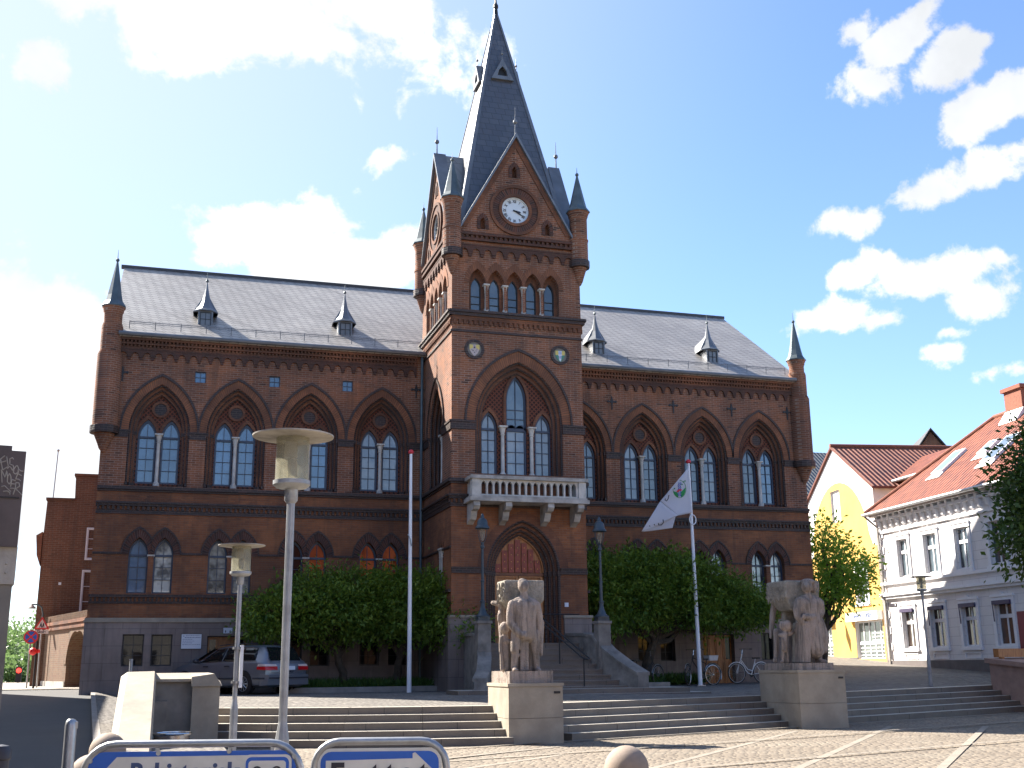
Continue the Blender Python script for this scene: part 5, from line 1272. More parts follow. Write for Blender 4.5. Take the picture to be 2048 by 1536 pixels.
# ------------------------------------------------------------------ sculptures
def sculpt(name, fill, mat, parent, vox=.022, smooth=3, kind=None):
    mb = MB(); fill(mb); me = bpy.data.meshes.new(name); me.from_pydata([tuple(p) for p in mb.v], [], mb.f)
    b = bmesh.new(); b.from_mesh(me); bmesh.ops.recalc_face_normals(b, faces=b.faces); b.to_mesh(me); b.free()
    ob = bpy.data.objects.new(name, me); COL.objects.link(ob)
    r = ob.modifiers.new('r', 'REMESH'); r.mode = 'VOXEL'; r.voxel_size = vox
    s_ = ob.modifiers.new('s', 'SMOOTH'); s_.iterations = smooth; s_.factor = .5
    dg = bpy.context.evaluated_depsgraph_get(); m2 = bpy.data.meshes.new_from_object(ob.evaluated_get(dg)); bpy.data.objects.remove(ob)
    m2.name = name; m2.materials.clear(); m2.materials.append(MAT[mat])
    for p in m2.polygons: p.use_smooth = True
    return link(name, m2, parent)
class Sc:
    def __init__(s, ox, oy, Y, U): s.ox, s.oy, s.Y, s.U = ox, oy, Y, U
    def p(s, zx, zy, dy=0.): return onY(s.ox + zx / 6.676, s.oy + zy / 6.676, s.Y + dy)
    def q(s, zx, zy, dy):   # same height and sideways place, stepped back by dy
        a = onY(s.ox + zx / 6.676, s.oy + zy / 6.676, s.Y); return a + Vector((.26 * dy, dy, 0))
    def cap(s, mb, *seq):
        """tapered limb through (x, y, r, dy) joints"""
        pts = [(s.p(a[0], a[1], a[3] if len(a) > 3 else 0.), a[2] * s.U) for a in seq]
        for (a, ra), (b, rb) in zip(pts[:-1], pts[1:]):
            n = max(2, int((b - a).length / .03))
            mb.tube([a.lerp(b, i / n) for i in range(n + 1)], [lerp(ra, rb, i / n) for i in range(n + 1)], 12)
        for a, ra in pts: mb.ball(a, ra, 12)
    def ball(s, mb, x, y, r, dy=0., sc=(1, 1, 1)): mb.ball(s.p(x, y, dy), r * s.U, 16, sc)
    def ob(s, mb, x0, x1, y0, y1, dy, dep, tb=0., zb=None):
        """square block: front face measured at depth dy, running straight back"""
        f_ = [s.p(x0 + tb, y1, dy), s.p(x1 - tb, y1, dy), s.p(x1, y0, dy), s.p(x0, y0, dy)]; f_[1].z = f_[0].z = (f_[0].z if zb is None else zb); f_[3].z = f_[2].z
        bk = [q + Vector((0, dep, 0)) for q in f_]
        if tb: bk[0].y -= dep * .3; bk[1].y -= dep * .3
        mb.hexa([f_[0], f_[1], bk[1], bk[0], f_[3], f_[2], bk[2], bk[3]])
    def blk(s, mb, x0, x1, y0, y1, d0, d1, tb=0., tl=0.):
        """stone block; tb shrinks the bottom edge"""
        def c(x, y, d): return s.q(x, y, d)
        mb.hexa([c(x0 + tb, y1, d0), c(x1 - tb, y1, d0), c(x1 - tb, y1, d1), c(x0 + tb, y1, d1), c(x0, y0, d0), c(x1, y0, d0), c(x1, y0, d1), c(x0, y0, d1)])
s1 = Sc(960, 1140, 24.1, .00168)
T1 = thing('stone_sculpture', (7.75, 24.5, .49), 'weathered granite sculpture of a standing man with a child, under a carved block', 'sculpture', 'granite sculptures on the pedestals')
m_ = MB(); s1.ob(m_, 395, 975, 1345, 1462, -.2, 1.4, zb=.488); m_.build('base_slab', 'statue_granite', T1)
def f_(mb):
    s1.ob(mb, 325, 860, 138, 405, .22, .62); s1.ob(mb, 325, 860, 400, 540, .24, .6, 110)
sculpt('carved_block', f_, 'rough_granite', T1, .03, 4)
m_ = MB(); rr = random.Random(3)
for i in range(50):   # cut relief of hanging ears of corn on the block's side
    x_ = 205 + rr.random() * 115; y_ = 165 + rr.random() * 230; a = s1.p(x_ + 125, y_, .21); b = a + Vector((rr.uniform(-.02, .02), -.012, -rr.uniform(.06, .13))); m_.tube([a, b], [.010, .005], 5)
for i in range(40):
    y_ = 160 + rr.random() * 230; a = s1.p(323, y_, .22) + Vector((-.005, rr.random() * .6, 0)); m_.tube([a, a + Vector((-.012, 0, -rr.uniform(.06, .13)))], [.017, .007], 5)
m_.build('block_relief', 'rough_granite', T1)
def f_(mb):
    s1.cap(mb, (290, 430, 42, .75), (285, 560, 46, .75), (290, 700, 52, .75), (320, 1000, 60, .75), (320, 1320, 55, .75))
    s1.cap(mb, (175, 440, 34, .9), (240, 450, 38, .8), (300, 470, 42, .7)); s1.cap(mb, (268, 600, 40, .7), (270, 670, 40, .7))
    s1.cap(mb, (800, 700, 60, .5), (805, 900, 45, .45), (815, 1130, 24, .40)); s1.cap(mb, (700, 500, 120, .6), (680, 900, 130, .6), (650, 1330, 130, .6))
sculpt('rear_figures', f_, 'statue_granite', T1)
def f_(mb):
    s1.ball(mb, 578, 215, 74, 0, (1, 1.1, 1.18)); s1.cap(mb, (560, 170, 60, .02), (600, 190, 66, .06)); s1.cap(mb, (580, 290, 48), (592, 370, 55))
    s1.cap(mb, (540, 400, 55), (445, 465, 66)); s1.cap(mb, (640, 400, 55), (745, 470, 62)); s1.cap(mb, (545, 480, 110), (560, 700, 105), (560, 860, 100)); s1.cap(mb, (650, 480, 105), (645, 700, 100), (650, 860, 100))
    s1.cap(mb, (432, 460, 62), (405, 580, 56), (400, 700, 50, -.02), (470, 800, 46, -.09), (545, 865, 40, -.15)); s1.ball(mb, 575, 868, 46, -.16, (1.2, .7, .8))
    for i in range(4): s1.cap(mb, (565 + 6 * i, 850 + 13 * i, 13, -.18), (612 + 3 * i, 838 + 17 * i, 12, -.19))
    s1.cap(mb, (752, 470, 58), (790, 620, 50), (795, 740, 42), (785, 880, 34)); s1.cap(mb, (785, 880, 32), (780, 920, 22))
    s1.cap(mb, (490, 860, 78), (462, 1070, 60, -.03), (470, 1110, 50, -.02), (450, 1310, 42, 0)); s1.cap(mb, (455, 1325, 36, -.02), (470, 1335, 32, -.14)); s1.cap(mb, (720, 860, 74), (742, 1080, 54, -.02), (748, 1120, 46, -.02), (760, 1310, 42))
    s1.cap(mb, (765, 1325, 34, -.02), (790, 1335, 30, -.10)); s1.ob(mb, 540, 655, 880, 1350, -.04, .2); s1.ob(mb, 480, 775, 860, 1350, .08, .3)
    for i in range(4): s1.ball(mb, 450 + 20 * i, 1335, 11, -.19)
sculpt('standing_man', f_, 'statue_granite', T1, .017, 2)
s1c = Sc(961.5, 1138, 24.35, .00172)
def f_(mb):
    s1c.ball(mb, 318, 785, 68, -.06, (1, 1.05, 1.15)); s1c.ball(mb, 290, 790, 45, -.05); s1c.cap(mb, (330, 860, 34), (325, 910, 45)); s1c.cap(mb, (320, 930, 52), (335, 1060, 62), (345, 1330, 66)); s1c.cap(mb, (280, 920, 34, -.05), (268, 1010, 28, -.06), (268, 1100, 26, -.08)); s1c.cap(mb, (270, 1110, 22, -.09), (285, 1140, 18, -.09))
    s1c.cap(mb, (330, 960, 34, -.08), (395, 975, 26, -.08), (400, 945, 16, -.08)); s1c.cap(mb, (268, 1140, 12, -.1), (275, 1345, 11, -.1)); s1c.cap(mb, (290, 1150, 14, -.1), (297, 1345, 12, -.1))
sculpt('child', f_, 'statue_granite', T1, .016, 2)
s2 = Sc(1510, 1140, 26.5, .0019)
T2 = thing('stone_sculpture', (16.2, 27., .67), 'weathered granite sculpture of a woman in a long skirt with a small child', 'sculpture', 'granite sculptures on the pedestals')
m_ = MB(); s2.ob(m_, 585, 1048, 1238, 1330, -.25, 1.75, zb=.668); m_.build('base_slab', 'statue_granite', T2)
def f_(mb):
    s2.ob(mb, 410, 862, 140, 375, .25, 1.05); s2.ob(mb, 410, 862, 370, 540, .27, 1.0, 90)
sculpt('carved_block', f_, 'rough_granite', T2, .032, 4)
m_ = MB()
for i in range(60):
    x_ = 200 + rr.random() * 200; y_ = 165 + rr.random() * 240; a = s2.p(408, y_, .25) + Vector((-.005, (x_ - 200) / 200 * 1.05, 0)); b = a + Vector((-.01, rr.uniform(-.03, .03), -rr.uniform(.05, .11))); m_.tube([a, b], [.018, .008], 5)
m_.build('block_relief', 'rough_granite', T2)
def f_(mb):
    s2.cap(mb, (265, 430, 50, 1.25), (235, 600, 44, 1.25), (222, 760, 36, 1.25), (212, 900, 24, 1.25)); s2.cap(mb, (285, 820, 46, 1.0), (285, 950, 42, 1.0), (278, 1180, 32, 1.0)); s2.ball(mb, 270, 1205, 36, .95)
    s2.cap(mb, (450, 500, 100, 1.35), (460, 800, 90, 1.35), (460, 1200, 100, 1.35)); s2.cap(mb, (700, 500, 130, .7), (720, 1230, 140, .7))
sculpt('rear_figures', f_, 'statue_granite', T2)
def f_(mb):
    s2.ob(mb, 590, 660, 700, 1240, .1, .35); s2.ob(mb, 400, 520, 520, 720, .9, .2)
    for i in range(16): s2.ball(mb, 560 + rr.random() * 80, 720 + rr.random() * 480, 22 + rr.random() * 26, .35)
sculpt('rough_support', f_, 'rough_granite', T2, .022, 2)
def f_(mb):
    s2.ball(mb, 690, 225, 76, -.02, (1, 1.05, 1.15)); s2.ball(mb, 700, 160, 95, .06, (1.15, 1, .5)); s2.ball(mb, 770, 230, 60, .12, (1, 1, 1.3)); s2.ball(mb, 688, 235, 14, -.17, (1, 1, 1.6)); s2.cap(mb, (655, 205, 12, -.14), (722, 205, 12, -.14)); s2.cap(mb, (670, 268, 9, -.15), (706, 268, 9, -.15))
    for q in (668, 712): s2.ball(mb, q, 222, 9, -.145)
    s2.cap(mb, (700, 300, 46), (710, 360, 60)); s2.cap(mb, (660, 390, 60), (595, 420, 66)); s2.cap(mb, (770, 390, 60), (845, 425, 62)); s2.cap(mb, (660, 450, 105, 0), (690, 600, 92), (740, 700, 105)); s2.cap(mb, (780, 450, 100), (770, 600, 92), (790, 700, 105))
    s2.cap(mb, (575, 440, 60), (560, 540, 56, -.03), (570, 620, 50, -.06), (625, 690, 42, -.1)); s2.cap(mb, (868, 440, 58), (885, 560, 52), (860, 610, 46, -.06), (760, 630, 42, -.13), (665, 625, 36, -.17))
    for i in range(4): s2.cap(mb, (668, 600 + 14 * i, 12, -.2), (640, 596 + 15 * i, 11, -.2))
    for i in range(4): s2.cap(mb, (622 + 12 * i, 690, 12, -.12), (616 + 12 * i, 730, 11, -.12))
    s2.cap(mb, (740, 700, 105), (790, 900, 118), (810, 1060, 122)); s2.cap(mb, (830, 700, 95), (890, 900, 105), (910, 1050, 70)); s2.ob(mb, 760, 985, 980, 1075, -.1, .5)
    s2.ob(mb, 640, 748, 690, 1240, -.15, .4); s2.cap(mb, (850, 1070, 55, .15), (850, 1230, 46, .15)); s2.cap(mb, (870, 1215, 36, .1), (940, 1220, 26, .02))
    for i in range(6): s2.cap(mb, (640, 760 + 42 * i, 12, -.1), (745, 762 + 42 * i, 12, -.1))
sculpt('standing_woman', f_, 'statue_granite', T2, .018, 2)
s2c = Sc(1513, 1139, 26.9, .0019)
def f_(mb):
    s2c.ball(mb, 405, 752, 74, -.16, (1, 1.05, 1.08)); s2c.ball(mb, 350, 750, 50, -.14, (1, 1, 1.3)); s2c.cap(mb, (385, 820, 30, -.15), (380, 870, 42, -.15), (372, 960, 44, -.15), (370, 1070, 44, -.15)); s2c.cap(mb, (395, 870, 36, -.16), (470, 850, 30, -.14), (525, 790, 26, -.08)); s2c.cap(mb, (360, 880, 32, -.15), (310, 875, 26, -.1))
    s2c.cap(mb, (352, 1070, 22, -.15), (352, 1225, 20, -.12)); s2c.cap(mb, (400, 1070, 22, -.12), (420, 1225, 20, -.1)); s2c.cap(mb, (350, 1225, 20, -.12), (325, 1235, 16, -.2)); s2c.cap(mb, (350, 930, 14, -.21), (345, 1070, 14, -.21)); s2c.cap(mb, (385, 930, 14, -.22), (390, 1075, 14, -.22))
sculpt('child', f_, 'statue_granite', T2, .018, 2)

# ------------------------------------------------------------------ silver estate car
def make_car():
    O = onY(492, 1394, 34.7); O.z = .10; hd = R_(-36); f = Vector((math.sin(hd), math.cos(hd), 0)); l = Vector((-f.y, f.x, 0))
    org = O - l * .74     # middle of the rear axle on the ground
    W = lambda x, y, z: org + f * x + l * y + Vector((0, 0, z))
    car = thing('parked_car', org, 'silver grey estate car parked in front of the cellar door, seen from behind', 'car')
    # stations: x, half width, sill z, waist z, roof z, roof half width
    ST = [(-.88, .60, .42, .80, .84, .52), (-.84, .78, .30, .88, .93, .60), (-.74, .84, .24, .93, 1.02, .60), (-.62, .865, .22, .935, 1.22, .55), (-.42, .87, .21, .94, 1.375, .535), (-.1, .87, .2, .94, 1.405, .56),
          (.5, .872, .2, .935, 1.42, .575), (1.1, .872, .2, .925, 1.415, .575), (1.6, .872, .2, .92, 1.36, .56), (1.95, .872, .2, .915, 1.20, .575), (2.3, .872, .2, .91, .99, .62), (2.45, .87, .2, .905, .935, .70), (2.9, .86, .2, .86, .885, .66), (3.3, .80, .22, .76, .78, .58), (3.52, .66, .3, .62, .64, .45), (3.58, .45, .4, .54, .56, .3)]
    def sec(s_):
        x, w, zs, zw, zr, rw = s_
        h = [(0, zs), (w * .86, zs), (w * .97, zs + .07), (w, zs + .22), (w * 1.0, lerp(zs, zw, .55)), (w * .985, zw - .06), (w * .955, zw), (lerp(w * .93, rw, .5), lerp(zw, zr, .5)), (rw, zr - .035), (rw * .8, zr - .004), (0, zr + .012)]
        return [(x, y, z) for y, z in h]
    mb = MB(); rows_ = []
    for s_ in ST:
        pts = sec(s_); full = pts + [(x, -y, z) for x, y, z in reversed(pts[1:-1])]
        rows_.append([len(mb.v) + i for i in range(len(full))]); mb.v += [W(*p) for p in full]
    n = len(rows_[0])
    for a, b in zip(rows_[:-1], rows_[1:]):
        for i in range(n): mb.F([a[i], a[(i + 1) % n], b[(i + 1) % n], b[i]])
    mb.F(list(reversed(rows_[0]))); mb.F(rows_[-1])
    body = mb.build('body', 'car_paint', car, smooth=True)
    def at(x):
        for a, b in zip(ST[:-1], ST[1:]):
            if a[0] <= x <= b[0]: t = (x - a[0]) / (b[0] - a[0]); return [lerp(p, q, t) for p, q in zip(a, b)]
        return list(ST[-1])
    def gh(x, t, s_, o_=.008):    # point on the greenhouse side, t from waist to roof
        _, w, zs, zw, zr, rw = at(x); y0, z0 = w * .955, zw; y1, z1 = rw, zr - .035; ym, zm = lerp(w * .93, rw, .5), lerp(zw, zr, .5)
        y, z = (lerp(y0, ym, t * 2), lerp(z0, zm, t * 2)) if t < .5 else (lerp(ym, y1, t * 2 - 1), lerp(zm, z1, t * 2 - 1))
        return W(x, s_ * (y + o_), z + .003)
    for s_ in (1, -1):
        for (xa, xb, xc, xd, nm) in ((-.42, .30, -.28, .30, 'side_window'), (.36, 1.02, .36, 1.02, 'side_window'), (1.08, 2.16, 1.08, 1.55, 'side_window')):
            g_ = MB(); N_ = 6
            for i in range(N_ + 1):
                g_.v.append(gh(lerp(xa, xb, i / N_), .08, s_)); g_.v.append(gh(lerp(lerp(xa, xb, i / N_), lerp(xc, xd, i / N_), .5), .5, s_)); g_.v.append(gh(lerp(xc, xd, i / N_), .88, s_))
            for i in range(N_):
                for j in (0, 1): g_.F([3 * i + j, 3 * i + 3 + j, 3 * i + 4 + j, 3 * i + 1 + j])
            solid(g_.build(nm, 'car_glass', car, smooth=True), .012)
        q = MB(); q.tube([gh(x_, .04, s_, .012) for x_ in (-.5, 0, .6, 1.2, 1.8, 2.2)], .008, 5); q.tube([gh(x_, .93, s_, .01) for x_ in (-.35, 0, .6, 1.2, 1.6)] + [gh(2.2, .3, s_, .01)], .009, 5); q.build('window_trim', 'chrome', car)
        q = MB(); q.tube([W(-.84, s_ * .80, .47), W(-.7, s_ * .86, .47), W(-.42, s_ * .88, .47)], .028, 6); q.tube([W(.42, s_ * .885, .47), W(2.2, s_ * .885, .47)], .028, 6); q.build('rub_strip', 'car_trim', car)
        for x_ in (.75, 1.72): MB().hexa([W(x_ - .1, s_ * .87, .80), W(x_ + .1, s_ * .87, .80), W(x_ + .1, s_ * .905, .80), W(x_ - .1, s_ * .905, .80), W(x_ - .1, s_ * .87, .83), W(x_ + .1, s_ * .87, .83), W(x_ + .1, s_ * .905, .83), W(x_ - .1, s_ * .905, .83)]).build('door_handle', 'car_trim', car)
        for xx in (.33, 1.06, 2.1): 
            MB().tube([W(xx, s_ * (.873), .30), W(xx, s_ * .8745, .6), W(xx, s_ * .838, .9)], .004, 4).build('door_seam', 'iron_black', car)
        MB().ball(W(2.05, s_ * 1.0, .98), .10, 10, (1, 1, .75)).tube([W(2.08, s_ * .84, .93), W(2.05, s_ * .98, .96)], .03, 6).build('mirror', 'car_trim', car)
        # rear screen and lights wrap round the corner
        q = MB(); q.hexa([W(-.925, s_ * .40, .70), W(-.885, s_ * .825, .70), W(-.58, s_ * .888, .72), W(-.58, s_ * .8, .72), W(-.915, s_ * .40, .80), W(-.865, s_ * .82, .80), W(-.58, s_ * .886, .80), W(-.58, s_ * .8, .80)]); q.build('tail_light', 'tail_red', car)
        q = MB(); q.hexa([W(-.912, s_ * .42, .805), W(-.863, s_ * .815, .805), W(-.60, s_ * .884, .805), W(-.60, s_ * .8, .805), W(-.88, s_ * .42, .86), W(-.84, s_ * .80, .87), W(-.62, s_ * .876, .87), W(-.62, s_ * .8, .87)]); q.build('tail_light', 'tail_white', car)
    q = MB()
    zz = [(-.775, .95, .56), (-.72, 1.02, .57), (-.62, 1.20, .525), (-.50, 1.325, .50)]
    for x_, z_, w_ in zz: q.v += [W(x_ - .035, w_, z_ + .02), W(x_ - .035, -w_, z_ + .02)]
    for i in range(3): q.F([2 * i, 2 * i + 1, 2 * i + 3, 2 * i + 2])
    solid(q.build('rear_window', 'car_glass', car), .02)
    q = MB(); q.v += [W(2.52, .68, .96), W(2.52, -.68, .96), W(1.78, -.55, 1.33), W(1.78, .55, 1.33)]; q.F([0, 1, 2, 3]); solid(q.build('windscreen', 'car_glass', car), .02)
    MB().hexa([W(-.95, .78, .28), W(-.95, -.78, .28), W(-.7, -.86, .26), W(-.7, .86, .26), W(-.97, .76, .56), W(-.97, -.76, .56), W(-.7, -.87, .58), W(-.7, .87, .58)]).build('rear_bumper', 'car_paint', car)
    MB().tube([W(-.975, .74, .48), W(-.985, 0, .48), W(-.975, -.74, .48)], .022, 6).build('bumper_strip', 'car_trim', car)
    MB().hexa([W(-.93, .27, .70), W(-.93, -.27, .70), W(-.90, -.27, .70), W(-.90, .27, .70), W(-.92, .27, .81), W(-.92, -.27, .81), W(-.89, -.27, .81), W(-.89, .27, .81)]).build('number_plate', 'plate_white', car)
    frp = Fr((W(-.935, .0, 0).x, W(-.935, 0, 0).y), u=(-l.x, -l.y)); put_text('plate_text', 'SZ 37 437', .115, frp, 0, -.004, .755, 'letter_black', car, sx=.85)
    MB().tube([W(-.2, .56, 1.45), W(.6, .6, 1.47), (W(1.5, .57, 1.43))], .012, 5).tube([W(-.2, -.56, 1.45), W(.6, -.6, 1.47), W(1.5, -.57, 1.43)], .012, 5).build('roof_rails', 'car_trim', car)
    for x_ in (0, 2.72):
        for s_ in (1, -1):
            c_ = W(x_, s_ * .76, .315); ax_ = (l * s_).to_track_quat('Z', 'Y').to_matrix()
            MB().lathe(W(x_, s_ * .80, .33), [(.37, -.02), (.37, .085)], 26, axis=ax_).build('wheel_arch', 'iron_black', car)
            wh = MB().lathe(c_, [(.22, -.10), (.305, -.10), (.318, -.06), (.318, .08), (.305, .118), (.21, .122)], 28, axis=ax_).build('wheel', 'rubber', car, smooth=True)
            r_ = MB().lathe(c_, [(.215, .06), (.215, .128), (.195, .132), (.19, .10)], 28, axis=ax_); 
            for i in range(10):
                a = 2 * PI * i / 10; d = ax_ @ Vector((math.cos(a), math.sin(a), 0)); nn = ax_ @ Vector((0, 0, 1))
                r_.tube([c_ + d * .03 + nn * .128, c_ + d * .195 + nn * .122], .015, 5)
            r_.lathe(c_, [(.05, .09), (.045, .136)], 12, axis=ax_); r_.build('rim', 'alloy', wh)
make_car()

# ------------------------------------------------------------------ bicycles
def bicycle(px, py, Y, head, steer, frame, label, step=True, basket=False, high=True, rimc='alloy', zoff=0.):
    o_ = onY(px, py, Y); o_.z = hterr(o_.x, o_.y); hd = R_(head); f = Vector((math.sin(hd), math.cos(hd), 0)); l = Vector((-f.y, f.x, 0))
    W = lambda x, z, y=0.: o_ + f * x + l * y + Vector((0, 0, z))
    b = thing('bicycle', o_, label, 'bicycle', 'bicycles leaning near the right cellar door')
    st = R_(steer); f2 = f * math.cos(st) + l * math.sin(st); l2 = Vector((-f2.y, f2.x, 0)); R = .34
    for nm, c_, d_, ln in (('rear', W(0, R), f, l), ('front', W(1.06, R), f2, l2)):
        ring_ = [c_ + (d_ * math.cos(a) + Vector((0, 0, 1)) * math.sin(a)) * R for a in [2 * PI * i / 32 for i in range(32)]]
        w_ = MB().tube(ring_, .019, 6, closed=True).build('wheel', 'rubber', b, smooth=True)
        m_ = MB().tube([c_ + (p - c_) * .925 for p in ring_], .013, 5, closed=True)
        for i in range(18):
            a = 2 * PI * i / 18 + (.1 if i % 2 else 0); m_.tube([c_ + ln * (.02 if i % 2 else -.02), c_ + (d_ * math.cos(a) + Vector((0, 0, 1)) * math.sin(a)) * R * .93], .0025, 3)
        m_.tube([c_ - ln * .05, c_ + ln * .05], .02, 6); m_.build('rim', rimc, w_)
        a0, a1 = ((20, 205) if nm == 'rear' else (35, 165))
        MB().tube([c_ + (d_ * math.cos(R_(a)) + Vector((0, 0, 1)) * math.sin(R_(a))) * (R + .035) for a in np.linspace(a0, a1, 12)], .016, 5).build('mudguard', rimc if rimc == 'basket_cream' else frame if frame != 'iron_black' else 'alloy', b)
    hb = W(.86, .82); ht = W(.80, .98); bb = W(.44, .29); sj = W(.27, .70)
    m_ = MB(); m_.tube([hb, ht], .02, 6); m_.tube([sj, bb], .016, 6); m_.tube([W(0, R), sj], .009, 5); m_.tube([W(0, R), bb], .010, 5)
    if step: m_.tube([W(.86, .80), W(.72, .62), W(.58, .46), W(.40, .42)], .015, 6); m_.tube([W(.87, .74), W(.74, .50), W(.58, .34), bb], .015, 6)
    else: m_.tube([hb, bb], .017, 6); m_.tube([W(.83, .90), sj], .016, 6)
    m_.tube([sj, W(.24, .82)], .013, 6)
    m_.build('frame', frame, b, smooth=True)
    fc = W(1.06, R); MB().tube([hb, hb + (fc - hb) * .45 + f2 * .015, fc + l2 * .05], .011, 5).tube([hb, hb + (fc - hb) * .45 + f2 * .015, fc - l2 * .05], .011, 5).build('fork', frame, b)
    hz = 1.16 if high else 1.08; hc = W(.77, hz)
    MB().tube([ht, hc], .013, 6).tube([hc - l2 * .30 - f2 * .20, hc - l2 * .24 - f2 * .02, hc - l2 * .08 + f2 * .03, hc + l2 * .08 + f2 * .03, hc + l2 * .24 - f2 * .02, hc + l2 * .30 - f2 * .20], .012, 6).build('handlebar', 'chrome', b)
    MB().tube([hc - l2 * .30 - f2 * .20, hc - l2 * .29 - f2 * .11], .019, 6).build('grip', 'iron_black', b); MB().tube([hc + l2 * .30 - f2 * .20, hc + l2 * .29 - f2 * .11], .019, 6).build('grip', 'iron_black', b)
    s_ = MB(); c_ = W(.22, .86); q0 = [(-.14, .085), (-.06, .09), (.04, .05), (.14, .022)]
    top = [W(.22 + a, .87, w_) for a, w_ in q0] + [W(.22 + a, .87, -w_) for a, w_ in reversed(q0)]; n = len(top); st_ = len(s_.v)
    s_.v += top + [p - Vector((0, 0, .05)) for p in top]; s_.F(list(range(n))); s_.F([n + i for i in reversed(range(n))])
    for i in range(n): s_.F([i, n + i, n + (i + 1) % n, (i + 1) % n])
    s_.build('saddle', 'iron_black', b)
    MB().lathe(bb, [(.09, -.004), (.09, .004)], 16, axis=l.to_track_quat('Z', 'Y').to_matrix()).tube([bb + l * .06 - Vector((0, 0, .0)), bb + l * .07 + f * .10 - Vector((0, 0, .13))], .009, 5).tube([bb - l * .06, bb - l * .07 - f * .10 + Vector((0, 0, .13))], .009, 5).build('crank', 'iron_black', b)
    if basket:
        q = W(.05, .80); s_ = MB(); s_.hexa([q - f * .17 - l * .13, q + f * .17 - l * .13, q + f * .17 + l * .13, q - f * .17 + l * .13] + [p + Vector((0, 0, .17)) for p in (q - f * .2 - l * .16, q + f * .2 - l * .16, q + f * .2 + l * .16, q - f * .2 + l * .16)]); s_.build('basket', 'basket_cream', b)
    MB().ball(W(-.20, .45), .03, 8).build('rear_reflector', 'reflector_orange', b)
    return b
bicycle(1427, 1371, 35.6, -103, 35, 'iron_black', 'dark bicycle with a pale basket and light mudguards behind the right flagpole', step=False, basket=True, high=True)
bicycle(1524, 1360, 36.9, -98, -5, 'white_paint', 'white step-through bicycle with black saddle, beside the wooden cellar door', rimc='pole_grey')
bicycle(1262, 1370, 35.6, 82, 25, 'iron_black', 'black bicycle half hidden behind the stair side wall', step=True)
# boards on the cellar wall
t = thing('notice_board', (.96, 37.86, 1.47), 'white notice board with small print on the grey plinth', 'notice board')
FN = Fr((0, 37.88), u=(1, 0)); MB(FN).prism(rect(.65, 1.26, 1.47, 1.92), -.03, 0).build('board', 'plate_white', t)
MB(FN).ring(rect(.65, 1.26, 1.47, 1.92), rect(.64, 1.27, 1.455, 1.93), -.04, 0, closed=True).build('frame', 'frame_dark', t)
q = MB(FN); q.prism([(.70, 1.87), (.735, 1.87), (.72, 1.83)], -.033, -.03)
for j, (a, b_) in enumerate(((.78, 1.20), (.75, 1.23), (.69, 1.0), (.69, 1.05), (.69, .98), (.69, 1.22))):
    z_ = 1.875 - j * .055; x_ = a
    while x_ < b_: w_ = random.uniform(.02, .06); q.box(x_, min(b_, x_ + w_), -.033, -.03, z_ - .012 * (1.5 if j == 1 else 1), z_); x_ += w_ + .015
q.build('print', 'letter_blue', t)
t = thing('toilet_sign', (2.06, 37.86, 1.94), 'small white sign with two figures above the left cellar door', 'sign')
MB(FN).prism(rect(1.92, 2.20, 1.94, 2.11), -.02, 0).build('board', 'plate_white', t)
q = MB(FN)
for a, b_ in ((1.99, 0), (2.13, 1)): q.prism(circ(a, 2.03, .012, 8), -.024, -.02); q.prism([(a - .016, 2.015), (a + .016, 2.015), (a + (.02 if b_ else .012), 1.965), (a - (.02 if b_ else .012), 1.965)], -.024, -.02)
q.build('figures', 'letter_black', t)
plain('dark_red', (.22, .02, .03), .6)
# ================================================================== NEIGHBOURING HOUSES
def uvquad(mb, P, ulen=None, vlen=None):
    """roof face with metre UVs: P = bottom left, bottom right, top right, top left"""
    P = [Vector(p) for p in P]; e = (P[1] - P[0]).normalized() if (P[1] - P[0]).length > .01 else (P[2] - P[-1]).normalized()
    n = (P[1] - P[0]).cross(P[2] - P[0]).normalized(); f_ = n.cross(e)
    mb.quad(P, [((p - P[0]).dot(e), (p - P[0]).dot(f_)) for p in P])
def tilt(mb, P, th=.12):
    uvquad(mb, P); st = [Vector(p) - Vector((0, 0, th)) for p in P]; mb.quad(list(reversed(st)), [(0, 0)] * len(P))
    for i in range(len(P)): j = (i + 1) % len(P); mb.quad([P[i], st[i], st[j], P[j]], [(0, 0)] * 4)
def facade_window(fr, u0, u1, v0, v1, par, gl, casing='trim_white', head=True, awn=False, mid=.66):
    m_ = MB(fr).prism(rect(u0 - .16, u1 + .16, v0 - .05, v1 + .16), -.05, .02, [rect(u0, u1, v0, v1)])
    if head: m_.prism([(u0 - .22, v1 + .165), (u1 + .22, v1 + .165), (u1 + .16, v1 + .26), ((u0 + u1) / 2 + .12, v1 + .26), ((u0 + u1) / 2, v1 + .34), ((u0 + u1) / 2 - .12, v1 + .26), (u0 - .16, v1 + .26)], -.08, .0)
    m_.box(u0 - .2, u1 + .2, -.10, .0, v0 - .15, v0 - .055)
    c_ = m_.build('window_casing', casing, par)
    rwindow(fr, u0, u1, v0, v1, .10, gl, 'trim_white', 2, 1, parent=par, ft=.06, bt=.035, midrow=mid)
    if awn: MB(fr).box(u0 - .02, u1 + .02, -.14, .06, v1 - .12, v1 + .03).tube([(u0, -.12, v1 - .1), (u0 - .0, -.10, v1 - .75)], .022, 5).build('awning_box', 'awning_blue', par)
plain('awning_blue', (.05, .035, .085), .6); plain('brick_red_plain', (.24, .085, .05), .85, var=.3, scale=12)
aW = R_(4.64); FW = Fr((31.05, 44.43), u=(-math.sin(aW), -math.cos(aW)))
wh = thing('white_house', FW(4, 4, .6), 'white plastered two storey house with red tiled roof and skylights, right edge', 'house')
ZG = .60; UE = 15.; WD = 9.
